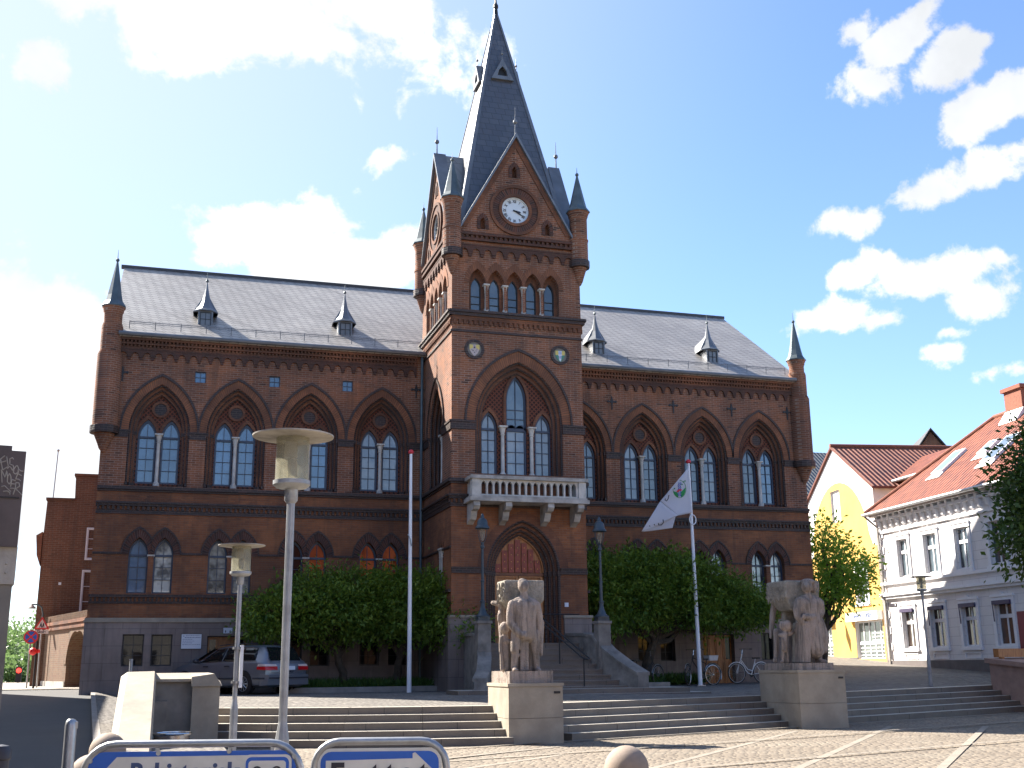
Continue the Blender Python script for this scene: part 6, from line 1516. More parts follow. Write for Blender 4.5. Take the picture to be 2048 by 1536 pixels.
gw = [(1.33, 2.28), (3.5, 4.52), (5.71, 6.70), (7.88, 8.90), (10.1, 11.1), (12.3, 13.3)]; uw = [(1.42, 2.28), (3.50, 4.46), (5.75, 6.66), (7.98, 8.86), (10.2, 11.1), (12.4, 13.3)]
holes = [rect(a, b, 1.40, 3.03) for a, b in gw] + [rect(a, b, 4.42, 6.05) for a, b in uw]
k = NT('plaster_ruled')
x, y, z = k.sep(k.pos()); ln = k.math('MAXIMUM', k.math('LESS_THAN', k.math('FRACT', k.math('DIVIDE', z, .36)), .05), k.math('MULTIPLY', k.math('LESS_THAN', k.math('FRACT', k.math('ADD', k.math('DIVIDE', y, 1.1), k.math('MULTIPLY', k.math('FLOOR', k.math('DIVIDE', z, .36)), .5))), .015), 1.))
c = k.mix(k.ramp(k.noise(1.2, detail=5), [(.35, 0.), (.65, 1.)]), (.66, .63, .61), (.72, .69, .67)); c = k.mix(k.math('MULTIPLY', ln, .5), c, (.30, .27, .27)); k.bump(ln, -.4, .02); k.out(c, .85)
MB(FW).prism(rect(0, UE, ZG - .6, 7.3), 0, .25, holes).build('wall', 'plaster_ruled', wh)
m_ = MB(FW).box(.0, .25, .25, WD, 0, 7.3).box(UE - .25, UE, .25, WD, 0, 7.3).box(.25, UE - .25, WD - .25, WD, 0, 7.3); m_.build('wall', 'plaster_white', wh)
MB(FW).box(.4, UE - .4, .6, WD - .4, 0, 7.2).build('inner_wall', 'iron_black', wh)
m_ = MB(FW); m_.box(-.04, UE, -.06, 0, ZG - .5, .88); m_.build('base_course', 'plaster_base', wh)
m_ = MB(FW); m_.box(-.10, UE, -.22, 0, 3.66, 3.78); m_.box(-.06, UE, -.14, 0, 3.54, 3.657); m_.box(-.05, UE, -.12, 0, 4.16, 4.28); m_.build('string_course', 'trim_white', wh)
m_ = MB(FW)
for v in frange(.95, 6.6, .36)[:-1]: m_.box(-.03, .34 if int(v / .36) % 2 else .24, -.045, 0, v + .02, v + .33) if not 3.3 < v < 4.2 else None
m_.build('quoins', 'trim_white', wh)
m_ = MB(FW); m_.box(-.12, UE, -.18, 0, 7.02, 7.12); m_.box(-.06, UE, -.08, 0, 6.45, 6.54); m_.box(-.25, UE, -.32, .0, 7.24, 7.34)
n = 30
for i in range(n): u_ = .1 + i * .5; m_.hexa([FW(u_, -.10, 6.72), FW(u_ + .15, -.10, 6.72), FW(u_ + .15, 0, 6.66), FW(u_, 0, 6.66), FW(u_, -.24, 7.235), FW(u_ + .15, -.24, 7.235), FW(u_ + .15, 0, 7.235), FW(u_, 0, 7.235)])
m_.build('cornice', 'trim_white', wh)
for i, (a, b) in enumerate(gw): facade_window(FW, a, b, 1.40, 3.03, wh, 'glass_brownroom', awn=True); 
for i, (a, b) in enumerate(uw): facade_window(FW, a, b, 4.42, 6.05, wh, 'glass_tower')
m_ = MB(FW)
for a, b in gw: m_.ring(rect(a + .02, b - .02, .98, 1.14), rect(a - .04, b + .04, .93, 1.19), -.03, .0, closed=True)
m_.build('panel_mouldings', 'trim_white', wh)
RZ = lambda w: 7.42 + .80 * (w + .45)
rm = MB(); rw_ = 4.6
tilt(rm, [FW(-.35, -.45, RZ(-.45)), FW(UE + .2, -.45, RZ(-.45)), FW(UE + .2, rw_, RZ(rw_)), FW(2.8, rw_, RZ(rw_))])
tilt(rm, [FW(-.35, 9.4, RZ(-.45)), FW(-.35, -.45, RZ(-.45)), FW(2.8, rw_, RZ(rw_))])
tilt(rm, [FW(UE + .2, 9.4, RZ(-.45)), FW(-.35, 9.4, RZ(-.45)), FW(2.8, rw_, RZ(rw_)), FW(UE + .2, rw_, RZ(rw_))])
rf = rm.build('roof', 'tiles_red', wh, fix=False)
MB(FW).tube([(2.8, rw_, RZ(rw_) + .03), (UE, rw_, RZ(rw_) + .03)], .11, 8).tube([(-.35, -.45, RZ(-.45) + .03), (2.8, rw_, RZ(rw_) + .03)], .09, 8).build('ridge_tiles', 'brick_red_plain', rf)
MB(FW).tube([(-.4, -.52, RZ(-.45) - .06), (UE + .2, -.52, RZ(-.45) - .06)], .075, 8).build('gutter', 'steel_galv', wh)
MB(FW).tube([(-.30, -.50, 7.3), (.10, -.12, 6.75), (.16, -.09, 3.9), (.16, -.25, 3.7), (.16, -.09, 3.5), (.16, -.09, .7)], .05, 8).build('downpipe', 'old_stone', wh)
for a, b, w0, w1 in ((2.75, 3.6, 1.2, 2.5), (5.35, 6.0, 1.75, 2.45), (6.5, 7.45, 1.05, 2.45)):
    def Q(u, w, h): return FW(u, w - h * .6, RZ(w) + h * .8)
    s_ = MB(); s_.hexa([Q(a, w0, 0), Q(b, w0, 0), Q(b, w1, 0), Q(a, w1, 0), Q(a, w0, .12), Q(b, w0, .12), Q(b, w1, .12), Q(a, w1, .12)]); sk = s_.build('skylight', 'trim_white', wh)
    e = .08; s_ = MB(); s_.hexa([Q(a + e, w0 + e, .121), Q(b - e, w0 + e, .121), Q(b - e, w1 - e, .121), Q(a + e, w1 - e, .121), Q(a + e, w0 + e, .13), Q(b - e, w0 + e, .13), Q(b - e, w1 - e, .13), Q(a + e, w1 - e, .13)]); s_.build('glass', 'glass_pale', sk)
    s_ = MB(); s_.hexa([Q(a - .1, w0 - .28, .01), Q(b + .1, w0 - .28, .01), Q(b + .05, w0, .01), Q(a - .05, w0, .01), Q(a - .1, w0 - .28, .04), Q(b + .1, w0 - .28, .04), Q(b + .05, w0, .05), Q(a - .05, w0, .05)]); s_.build('flashing', 'trim_white', sk)
cu = 4.35; m_ = MB(FW).box(cu - .05, cu + 1.1, rw_ - .5, rw_ + .5, RZ(rw_) - .6, RZ(rw_) + .75); ch = m_.build('chimney', 'brick_red_plain', rf)
MB(FW).box(cu - .15, cu + 1.2, rw_ - .6, rw_ + .6, RZ(rw_) + .753, RZ(rw_) + .92).build('chimney_cap', 'brick_red_plain', ch)
MB(FW).hexa([FW(cu - .1, rw_ - .9, RZ(rw_ - .9) + .02), FW(cu + 1.15, rw_ - .9, RZ(rw_ - .9) + .02), FW(cu + 1.15, rw_ - .5, RZ(rw_ - .5) + .02), FW(cu - .1, rw_ - .5, RZ(rw_ - .5) + .02),
    FW(cu - .1, rw_ - .9, RZ(rw_ - .9) + .08), FW(cu + 1.15, rw_ - .9, RZ(rw_ - .9) + .08), FW(cu + 1.15, rw_ - .5, RZ(rw_ - .5) + .3), FW(cu - .1, rw_ - .5, RZ(rw_ - .5) + .3)]).build('chimney_flashing', 'trim_white', ch)
MB(FW).box(.35, .95, -.03, 0, 3.28, 3.40).build('street_name_plate', 'sign_dark', wh) if 'sign_dark' in MAT else None
plain('sign_dark', (.035, .025, .03), .4)
m_ = MB(FW).box(.35, .95, -.03, 0, 3.20, 3.34); m_ = m_.build('street_name_plate', 'sign_dark', wh); MB(FW).prism(circ(.88, 3.27, .04, 10), -.034, -.03).build('plate_dot', 'plate_white', m_)
MB(FW).box(9.15, 9.75, -.03, .05, 1.2, 2.6).build('red_shutter', 'dark_red', wh)
# yellow house
aY = R_(9.9); FY = Fr((32.2, 46.22), u=(-math.sin(aY), -math.cos(aY)))
yh = thing('yellow_house', FY(-4.4, 3, .9), 'yellow gabled house with a white scalloped gable border and ground floor shop', 'house')
U0, U1, ZE, ZA, UA, ZB2 = -8.75, -.1, 9.0, 11.6, -4.43, .6
so1, so2 = rect(-3.35, -.25, .98, 2.74), rect(-8.5, -6.25, .98, 2.74); wn = rect(-2.75, -1.5, 3.62, 5.45); nic = rect(-5.12, -3.98, 7.82, 9.45)
MB(FY).prism([(U0, ZB2), (U1, ZB2), (U1, ZE), (UA, ZA), (U0, ZE)], 0, .3, [so1, so2, wn, nic]).build('wall', 'plaster_white', yh)
arch = [(-.55 + .0, 3.16), (-.55, 6.3)] + [(UA + .05 + 3.55 * math.cos(t), 6.3 + 3.5 * math.sin(t)) for t in [PI * i / 20 for i in range(1, 20)]] + [(-7.95, 6.3), (-7.95, 3.16)]
arch = [(-.12, ZB2), (-.12, 6.2)] + arch[1:-1] + [(-8.72, 6.2), (-8.72, ZB2)]
MB(FY).prism(arch, -.015, .0, [so1, so2, wn, nic]).build('painted_field', 'plaster_yellow', yh)
MB(FY).prism(rect(-5.12, -3.98, 7.82, 9.45), .10, .15).build('blind_niche', 'plaster_white', yh)
MB(FY).box(-6.3, -3.3, -.03, 0, ZB2, 1.05).build('base_course', 'plaster_base', yh)
MB(FY).box(U0, U1, .3, 9., ZB2, 8.9).build('side_wall', 'plaster_white', yh)
for s_, nm in ((so1, 'shop_window'), (so2, 'shop_window')):
    a, b = s_[0][0], s_[1][0]
    rwindow(FY, a, b, .98, 2.74, .14, 'glass_shop', 'trim_white', 5 if b > -1 else 3, 1, name=nm, parent=yh, ft=.06, bt=.035, midrow=.42)
    q = MB(FY)
    for j in range(7):
        for i in range(int((b - a) / .16)):
            if (j > 3 and i < (b - a) / .16 * .45): continue
            q.box(a + .1 + i * .16, a + .2 + i * .16, .15, .155, 1.12 + j * .17, 1.18 + j * .17)
    q.build('roller_grille', 'trim_white', yh)
MB(FY).box(-3.75, -.15, -.30, .0, 2.76, 3.17).build('shop_fascia', 'trim_white', yh)
MB(FY).box(-8.6, -5.95, -.30, .0, 2.76, 3.17).build('shop_fascia', 'trim_white', yh)
put_text('shop_lettering', 'BANG & OLUFSEN', .25, FY, -1.75, -.305, 2.98, 'letter_blue', yh, sx=1.0, bold=.008)
facade_window(FY, -2.75, -1.5, 3.62, 5.45, yh, 'glass_tower', head=False, mid=.7)
m_ = MB()
RY = lambda u: ZA - abs(u - UA) * (ZA - ZE) / (UA - U0)
for s_ in (-1, 1):
    ue = UA + s_ * (UA - U0 + .25); P = [FY(ue, -.12, RY(ue) + .14), FY(ue, 9.3, RY(ue) + .14), FY(UA, 9.3, ZA + .16), FY(UA, -.12, ZA + .16)]
    tilt(m_, P if s_ < 0 else [P[1], P[0], P[3], P[2]])
rf = m_.build('roof', 'tiles_red', yh, fix=False)
MB(FY).tube([(UA, -.12, ZA + .2), (UA, 9.3, ZA + .2)], .1, 8).build('ridge_tiles', 'brick_red_plain', rf)
# lower wing between the two
LZ = 9.32; lk = MB(FW).box(-5.4, 2.5, 2.6, 3., 0, LZ); lk = lk.build('side_wing', 'plaster_yellow', yh)
m_ = MB(); tilt(m_, [FW(-5.6, 2.3, LZ + .0), FW(4.5, 2.3, LZ + .0), FW(4.5, 5.6, LZ + 1.75), FW(-5.6, 5.6, LZ + 1.75)]); m_.build('wing_roof', 'tiles_red', yh, fix=False)
MB(FW).tube([(-5.6, 2.25, LZ - .02), (4.5, 2.25, LZ - .02)], .08, 8).build('gutter', 'steel_galv', yh)
MB(FW).box(-5.3, -2.6, 2.55, 2.61, 7.0, LZ - .1).build('white_field', 'plaster_white', yh)
# hanging shop sign
p = FY(-5.0, -.9, 2.95)
hs = thing('hanging_sign', p, 'small black square sign with white letters hanging from the yellow house', 'shop sign')
FH = Fr((p.x, p.y), u=(math.cos(.35), -math.sin(.35)))
MB(FH).box(-.33, .33, -.05, .05, 2.62, 3.22).build('board', 'sign_dark', hs); put_text('lettering', 'B&O', .26, FH, 0, -.056, 2.92, 'plate_white', hs, bold=.006)
a, b = FY(-5.0, 0, 3.25), FY(-5.0, -.9, 3.25); MB().tube([a, b], .025, 6).build('bracket', 'iron_black', hs)
# far gabled brick house and blue-tiled house
c_ = Vector((48.1, 62.2, 0)); FG = Fr((48.1, 62.2), u=(math.cos(.45), -math.sin(.45)))
fh = thing('brick_house', (50, 64, .6), 'distant red brick gable with a dark roof above the tiled roofs', 'house')
MB(FG).prism([(-3.2, 0), (3.2, 0), (3.2, 11.2), (0, 15.6), (-3.2, 11.2)], 0, .4).build('gable_wall', 'brick_school', fh); MB(FG).ring([(-2.0, 10.8), (0, 13.9), (2.0, 10.8)], [(-2.25, 10.8), (0, 14.25), (2.25, 10.8)], -.08, 0).build('gable_moulding', 'brick_yellowish', fh)
MB(FG).box(-3.1, 3.1, .4, 16, 0, 11.1).build('wall', 'brick_school', fh)
m_ = MB(); tilt(m_, [FG(3.5, -.2, 11.), FG(3.5, 16, 11.), FG(0, 16, 15.85), FG(0, -.2, 15.85)][::1]); tilt(m_, [FG(-3.5, 16, 11.), FG(-3.5, -.2, 11.), FG(0, -.2, 15.85), FG(0, 16, 15.85)]); m_.build('roof', 'tiles_dark', fh, fix=False)
bh = thing('blue_roofed_house', (40, 64, .6), 'house with a glazed blue-black tile roof glimpsed beside the town hall corner', 'house')
MB().box(34, 46, 61, 69, 0, 10.9).build('wall', 'plaster_white', bh)
m_ = MB(); tilt(m_, [(33.5, 60.7, 10.85), (46.5, 60.7, 10.85), (46.5, 65, 14.4), (33.5, 65, 14.4)]); tilt(m_, [(46.5, 69.3, 10.85), (33.5, 69.3, 10.85), (33.5, 65, 14.4), (46.5, 65, 14.4)]); m_.build('roof', 'tiles_blue', bh, fix=False)
# stepped brick building on the left with its gateway
sb = thing('stepped_gable_building', (-4, 50, .2), 'red brick building with a stepped gable behind the left corner of the town hall', 'building')
YS = 48.9
def XS(px, py): q = onY(px, py, YS); return (q.x, q.z)
P = [XS(95, 1000), XS(150, 997), XS(152, 952), XS(200, 953)]; sh = XS(85, 1066)
F5 = Fr((0, YS), u=(1, 0))
MB(F5).prism([(-4.75, -.2), (1.5, -.2), (1.5, P[2][1] + 1.), (P[3][0] + .4, P[2][1] + 1.), (P[3][0] + .4, P[2][1]), (P[2][0], P[2][1]), (P[1][0], P[0][1]), (P[0][0], P[0][1]), (-4.72, sh[1])], 0, .5).build('gable_wall', 'brick_school', sb)
m_ = MB(F5); m_.box(P[0][0] - .05, P[1][0] + .02, -.06, .56, P[0][1], P[0][1] + .1); m_.box(P[2][0] - .05, P[3][0] + .3, -.06, .56, P[2][1], P[2][1] + .1)
m_.prism([(-4.75, sh[1] + .05), (-4.98, sh[1] - .1), (-4.90, sh[1] - .9), (-4.75, sh[1] - 1.3)], -.05, .5); m_.build('gable_coping', 'brick_moulded', sb)
MB().box(-4.7, 1.4, YS + .5, 62, -.2, sh[1] - .2).build('wall', 'brick_school', sb)
for (x0_, z0, z1) in ((-3.05, 5.2, 6.4), (-3.1, 2.9, 4.7)):
    MB(F5).prism(rect(x0_ - .05, x0_ + .95, z0 - .05, z1 + .05), -.06, 0, [rect(x0_, x0_ + .9, z0, z1)]).build('window_casing', 'trim_white', sb); rwindow(F5, x0_, x0_ + .9, z0, z1, -.03, 'glass_tower', 'trim_white', 2, 3, parent=sb)
MB(F5).box(-4.0, -3.9, -.03, 0, 4.15, 4.25).build('wall_box', 'plate_white', sb)
MB(F5).tube([(-4.5, .2, P[0][1]), (-4.46, .2, P[0][1] + 2.05)], .025, 6).ball(F5(-4.46, .2, P[0][1] + 2.08), .06, 8).build('roof_pole', 'steel_galv', sb)
FGW = Fr((-2.5, 42.6), u=(.282, -.959))
gwy = thing('gateway', FGW(-2, 0, .1), 'sunlit yellowish brick gateway wall with a round arched opening, left of the town hall', 'gateway')
def G(px, py): return FGW.hit(px, py)
gl, gr = G(82, 1370)[0], .45; zt = 2.62
ar = [G(128, 1380)[0], G(167, 1380)[0]]; ac = (ar[0] + ar[1]) / 2; ahw = (ar[1] - ar[0]) / 2; zap = G(148, 1265)[1]
MB(FGW).prism(rect(gl, gr, -.2, zt), 0, .6, [lancet(ac, -.2, zap - min(ahw, 1.1), ahw, min(ahw, 1.1))]).build('wall', 'brick_yellowish', gwy)
MB(FGW).ring(arc_pts(ac, zap - min(ahw, 1.1), ahw, min(ahw, 1.1)), arc_pts(ac, zap - min(ahw, 1.1), ahw + .35, min(ahw, 1.1) + .2), -.03, .02).build('arch_ring', 'brick_yellowish', gwy)
MB(FGW).box(gl - .05, gr, -.12, .65, zt - .12, zt).box(gl - .05, gr, -.08, .6, zt - .3, zt - .123).build('cornice', 'brick_moulded', gwy)
m_ = MB(FGW); dentils(FGW, gl, gr, zt + .003, zt + .25, .12, .05, m_); m_.box(gl, gr, 0, .5, zt + .003, zt + .25); m_.build('cresting', 'brick_yellowish', gwy)
MB(FGW).box(gl, ar[0], -.04, .0, -.2, .45).build('base_course', 'old_stone', gwy)
MB(FGW).box(gl, gr, 1.6, 1.8, -.2, zt).build('passage_wall', 'brick_school', gwy)
# houses that close the square behind the viewer (seen mirrored in the lower windows)
for i, (x0_, x1_, yb, he, hr, mt, rt, lb) in enumerate(((-24, -9, -16, 6.5, 10.5, 'plaster_white', 'tiles_dark', 'white house with dark roof across the square behind the viewer'),
        (-8, 8, -20, 7.5, 12., 'plaster_white', 'tiles_dark', 'wide white house across the square behind the viewer'), (9, 24, -18, 8., 11.5, 'brick_school', 'tiles_red', 'brick house across the square behind the viewer'), (26, 44, -12, 7., 11., 'plaster_yellow', 'tiles_red', 'yellow house across the square behind the viewer'))):
    h_ = thing('town_house', ((x0_ + x1_) / 2, yb, -.7), lb, 'house', 'houses across the square'); FBk = Fr((0, yb), u=(-1, 0))
    hs_ = [rect(-x1_ + 1 + j * 2.4, -x1_ + 2.1 + j * 2.4, z_, z_ + 1.6) for j in range(int((x1_ - x0_ - 1) / 2.4)) for z_ in (.6, 3.6)]
    MB(FBk).prism([(-x1_, -.8), (-x0_, -.8), (-x0_, he), (-x1_, he)], 0, .3, hs_).build('wall', mt, h_); MB().box(x0_ + .01, x1_ - .01, yb - 9, yb - .35, -.8, he - .05).build('inner_wall', 'iron_black', h_)
    m_ = MB(); tilt(m_, [(x1_ + .3, yb + .4, he - .1), (x0_ - .3, yb + .4, he - .1), (x0_ - .3, yb - 4.5, hr), (x1_ + .3, yb - 4.5, hr)]); tilt(m_, [(x0_ - .3, yb - 9.4, he - .1), (x1_ + .3, yb - 9.4, he - .1), (x1_ + .3, yb - 4.5, hr), (x0_ - .3, yb - 4.5, hr)]); m_.build('roof', rt, h_, fix=False)
    m_ = MB()
    for e_ in (x0_, x1_ - .3): m_.hexa([(e_, yb - 9, he - .06), (e_ + .3, yb - 9, he - .06), (e_ + .3, yb, he - .06), (e_, yb, he - .06), (e_, yb - 4.6, hr - .2), (e_ + .3, yb - 4.6, hr - .2), (e_ + .3, yb - 4.4, hr - .2), (e_, yb - 4.4, hr - .2)])
    m_.build('gable', mt, h_)
h_ = thing('street_house', (-10.5, 20, -.6), 'long brick house lining the left side of the street, its shadow on the asphalt', 'house')
MB().box(-14, -8.05, -2, 43, -.8, 7.85).build('inner_wall', 'brick_school', h_)
FSH = Fr((-7.75, 0), u=(0, 1)); sh_ = [(y_, z_) for y_ in frange(1, 39, 3.2)[:-1] for z_ in (.6, 4.2)]
MB(FSH).prism(rect(-2, 43, -.8, 7.9), 0, .28, [rect(a, a + 1.1, b, b + 1.9) for a, b in sh_]).build('wall', 'brick_school', h_)
for a, b in sh_: rwindow(FSH, a, a + 1.1, b, b + 1.9, .08, 'glass_tower', 'trim_white', 2, 1, parent=h_, ft=.06, bt=.03, midrow=.66)
MB(FSH).box(-2, 43, -.08, 0, 7.5, 7.8).box(-2, 43, -.05, 0, 3.2, 3.4).build('string_course', 'brick_moulded', h_)
m_ = MB(); tilt(m_, [(-7.45, -2.3, 7.85), (-7.45, 43.3, 7.85), (-10.9, 43.3, 10.6), (-10.9, -2.3, 10.6)]); tilt(m_, [(-14.3, 43.3, 7.85), (-14.3, -2.3, 7.85), (-10.9, -2.3, 10.6), (-10.9, 43.3, 10.6)]); m_.build('roof', 'tiles_red', h_, fix=False)
# traffic signs and street light on the left
p = atD(84, 1250, 41)
FTs = Fr((p.x, p.y), u=(math.cos(-.02), -math.sin(-.02)))
ts = thing('school_warning_sign', (p.x, p.y, .1), 'red bordered triangle sign with two walking children over a plate reading Skole', 'traffic sign')
r_ = .30; C0 = [(r_ * math.cos(R_(a)), p.z + r_ * math.sin(R_(a))) for a in (90, 210, 330)]
MB(FTs).prism(C0, -.02, 0).build('red_triangle', 'sign_red', ts); C1 = [(x_ * .68, p.z + (z_ - p.z) * .68) for x_, z_ in C0]; MB(FTs).prism(C1, -.025, -.02).build('white_triangle', 'sign_white', ts)
m_ = MB(FTs)
for q, s_ in ((-.035, 1.), (.05, .8)): m_.prism(circ(q, p.z + .07 * s_, .018, 8), -.03, -.025); m_.prism([(q - .02, p.z + .05 * s_), (q + .02, p.z + .05 * s_), (q + .045 * s_, p.z - .09), (q + .015, p.z - .09), (q, p.z - .02), (q - .02, p.z - .09), (q - .045, p.z - .09)], -.03, -.025)
m_.build('figures', 'letter_black', ts)
MB(FTs).box(-.24, .24, -.02, 0, p.z - .31, p.z - .18).build('plate', 'sign_white', ts); put_text('lettering', 'Skole', .14, FTs, 0, -.024, p.z - .245, 'letter_black', ts, bold=.004)
MB(FTs).tube([(0, .04, -.2), (0, .04, p.z + .1)], .03, 8).build('post', 'steel_galv', ts)
p = atD(62, 1274, 40)
FN2 = Fr((p.x, p.y), u=(math.cos(-.15), -math.sin(-.15)))
ns = thing('no_stopping_sign', (p.x, p.y, .1), 'round blue and red no stopping sign beside the school warning triangle', 'traffic sign')
MB(FN2).prism(circ(0, p.z, .24, 24), -.02, 0).build('red_disc', 'sign_red', ns); m_ = MB(FN2)
for a in (0, 90, 180, 270):
    m_.prism([(0 + .035 * math.cos(R_(a)) , p.z + .035 * math.sin(R_(a)))] + [(.19 * math.cos(R_(a + d)), p.z + .19 * math.sin(R_(a + d))) for d in (-35, -15, 0, 15, 35)], -.024, -.02)
m_.build('blue_quarters', 'sign_blue', ns); MB(FN2).tube([(0, .04, -.2), (0, .04, p.z + .25)], .03, 8).build('post', 'steel_galv', ns)
p = atD(66, 1303, 39); b_ = thing('red_post_lamp', (p.x, p.y, .1), 'red round signal light on a bracket under the no stopping sign', 'signal')
plain('signal_red', (.8, .02, .02), .4)
MB().ball((p.x, p.y, p.z), .13, 14).ball((p.x + .16, p.y + .05, p.z + .01), .07, 8).build('red_head', 'signal_red', b_); MB().tube([(p.x + .1, p.y + .08, -.2), (p.x + .1, p.y + .08, p.z + .35)], .035, 8).build('post', 'iron_black', b_)
p = atD(64, 1212, 44); b_ = thing('arm_lamp', (p.x + .4, p.y, .1), 'street light with a curved arm left of the stepped gable building', 'street light')
MB().tube([(p.x + .42, p.y, -.2), (p.x + .42, p.y, p.z - .3), (p.x + .36, p.y, p.z - .05), (p.x + .2, p.y, p.z + .06), (p.x, p.y, p.z + .06)], .03, 8).build('arm', 'verdigris', b_); MB().lathe((p.x, p.y, p.z), [(.16, -.10), (.15, -.06), (.05, .03), (.03, .08)], 12).build('shade', 'old_stone', b_)
p = atD(38, 1341, 60); b_ = thing('traffic_light', (p.x, p.y, .1), 'distant traffic light showing red in front of green bushes', 'traffic light')
MB().tube([(p.x, p.y, -.2), (p.x, p.y, p.z + .2)], .06, 8).box(p.x - .14, p.x + .14, p.y - .1, p.y + .1, p.z - .6, p.z + .2).build('housing', 'iron_black', b_)
k = NT('red_light'); k.out((.8, .03, .02), .4); k.b.inputs['Emission Color'].default_value = (1, .03, .02, 1); k.b.inputs['Emission Strength'].default_value = 1.5
MB().ball((p.x, p.y - .1, p.z), .13, 12).build('red_lens', 'red_light', b_)
# ================================================================== TREES AND PLANTING
def leaves(name, blobs, n, size, mat, parent, seed=1, clump=26, spread=.32, droop=.3, long=1.6, shell=.55, ragged=.12):
    """crown of small bent leaves gathered in twigs through the crown volume"""
    g = np.random.default_rng(seed); vol = np.array([b[3] * b[4] * b[5] for b in blobs]) ** .75; pr_ = vol / vol.sum(); nc = n // clump
    which = g.choice(len(blobs), nc, p=pr_); B = np.array(blobs)[which]
    d = g.normal(size=(nc, 3)); d /= np.linalg.norm(d, axis=1)[:, None]; rad = shell + (1 - shell) * g.random(nc) ** .8; rad *= 1 + ragged * g.normal(size=nc)
    cc = B[:, :3] + d * rad[:, None] * B[:, 3:6]
    C_ = np.repeat(cc, clump, axis=0); D_ = np.repeat(d, clump, axis=0); m_ = len(C_)
    tw = D_ * .8 + g.normal(size=(m_, 3)) * .35; P = C_ + g.normal(size=(m_, 3)) * spread * .55 + tw * (g.random(m_)[:, None] * spread); P[:, 2] -= droop * spread * g.random(m_)
    ax = tw + g.normal(size=(m_, 3)) * .7 + np.array([0, 0, -.15]); ax /= np.linalg.norm(ax, axis=1)[:, None]
    sd = np.cross(ax, g.normal(size=(m_, 3)) * .6 + np.array([0, 0, 1.])); sd /= np.linalg.norm(sd, axis=1)[:, None] + 1e-9
    s_ = size * (.65 + .7 * g.random(m_))[:, None]; up = np.cross(sd, ax)
    a = P; b = P + ax * s_ * long * .5 + sd * s_ * .42 + up * s_ * .10; c_ = P + ax * s_ * long; e = P + ax * s_ * long * .5 - sd * s_ * .42 + up * s_ * .10
    V = np.stack([a, b, c_, e], 1).reshape(-1, 3); me = bpy.data.meshes.new(name)
    me.vertices.add(len(V)); me.vertices.foreach_set('co', V.astype(np.float32).ravel())
    idx = np.arange(m_)[:, None] * 4 + np.array([0, 1, 2, 0, 2, 3]); nf = m_ * 2
    me.loops.add(nf * 3); me.loops.foreach_set('vertex_index', idx.astype(np.int32).ravel()); me.polygons.add(nf)
    me.polygons.foreach_set('loop_start', np.arange(0, nf * 3, 3, dtype=np.int32)); me.update(calc_edges=True); me.validate()
    me.materials.append(MAT[mat]); return link(name, me, parent), cc
def branch(mb, a, b, r0, r1, rg, n=6, wob=.12):
    a, b = Vector(a), Vector(b); pts = []
    for i in range(n + 1):
        t = i / n; q = a.lerp(b, t); w_ = wob * math.sin(t * PI) * (b - a).length; q += Vector((rg.uniform(-w_, w_), rg.uniform(-w_, w_), rg.uniform(-w_, w_) * .5)) * (.5 if 0 < i < n else 0); pts.append(q)
    mb.tube(pts, [lerp(r0, r1, i / n) for i in range(n + 1)], 7); return pts
def tree(base, fork, blobs, n, size, mat, label, seed, r=.13, limbs=9, kind='tree', name='tree', group=None, **kw):
    rg = random.Random(seed); t = thing(name, base, label, kind, group); mb = MB(); ft = Vector(fork)
    branch(mb, Vector(base) - Vector((0, 0, .25)), ft, r * 1.25, r * .8, rg, 6, .07)
    o_, cc = leaves('crown', blobs, n, size, mat, t, seed, **kw)
    for i in range(limbs):
        bl = blobs[i % len(blobs)]; q = Vector(bl[:3]) + Vector((rg.uniform(-.5, .5) * bl[3], rg.uniform(-.5, .5) * bl[4], rg.uniform(-.35, .5) * bl[5]))
        p_ = branch(mb, ft if i % 2 else ft.lerp(Vector(base), .22), q, r * .55, r * .16, rg, 6, .16)
        for j in range(3):
            c_ = Vector(cc[rg.randrange(len(cc))]); mn = min(p_, key=lambda s: (s - c_).length)
            if (c_ - mn).length < 1.9: branch(mb, mn, c_, r * .18, r * .05, rg, 3, .1)
    mb.build('trunk', 'bark', t, smooth=True, fix=False); return t
KW = dict(clump=30, spread=.27, shell=.5, long=1.9, droop=.15, ragged=.2)
gm = 'magnolias in front of the town hall'
tree((5.75, 36.8, .15), (5.35, 36.5, 1.5), [(3.4, 36.1, 2.60, 1.0, .9, .40), (3.0, 35.9, 2.15, .6, .7, .32), (4.5, 36.2, 3.20, 1.0, 1.0, .42), (5.7, 36.3, 3.32, 1.0, 1.0, .38), (4.2, 35.7, 2.45, 1.0, .8, .38), (5.3, 35.6, 2.65, .9, .8, .38), (6.1, 35.9, 2.25, .8, .7, .35), (4.8, 36.3, 2.15, 1.2, .8, .35), (6.3, 36.2, 2.9, .7, .8, .45)], 23000, .074, 'leaf_magnolia', 'broad dark green magnolia behind the silver car, its crown left of the white flagpole', 11, group=gm, **KW)
tree((7.2, 36.6, .15), (7.35, 36.2, 1.45), [(6.9, 36.2, 3.3, .9, .9, .40), (7.9, 35.9, 3.25, .8, 1.0, .42), (8.6, 35.1, 3.1, .55, .7, .38), (8.8, 34.8, 2.45, .7, .8, .45), (7.6, 35.5, 2.6, 1.0, .8, .42), (7.1, 35.9, 2.1, .9, .7, .34), (8.3, 35.0, 2.05, .7, .7, .36), (9.0, 34.1, 1.85, .5, .5, .34), (6.6, 36.1, 2.65, .7, .8, .4)], 23000, .074, 'leaf_magnolia', 'dark green magnolia close to the entrance stairs, its crown right of the white flagpole', 12, group=gm, **KW)
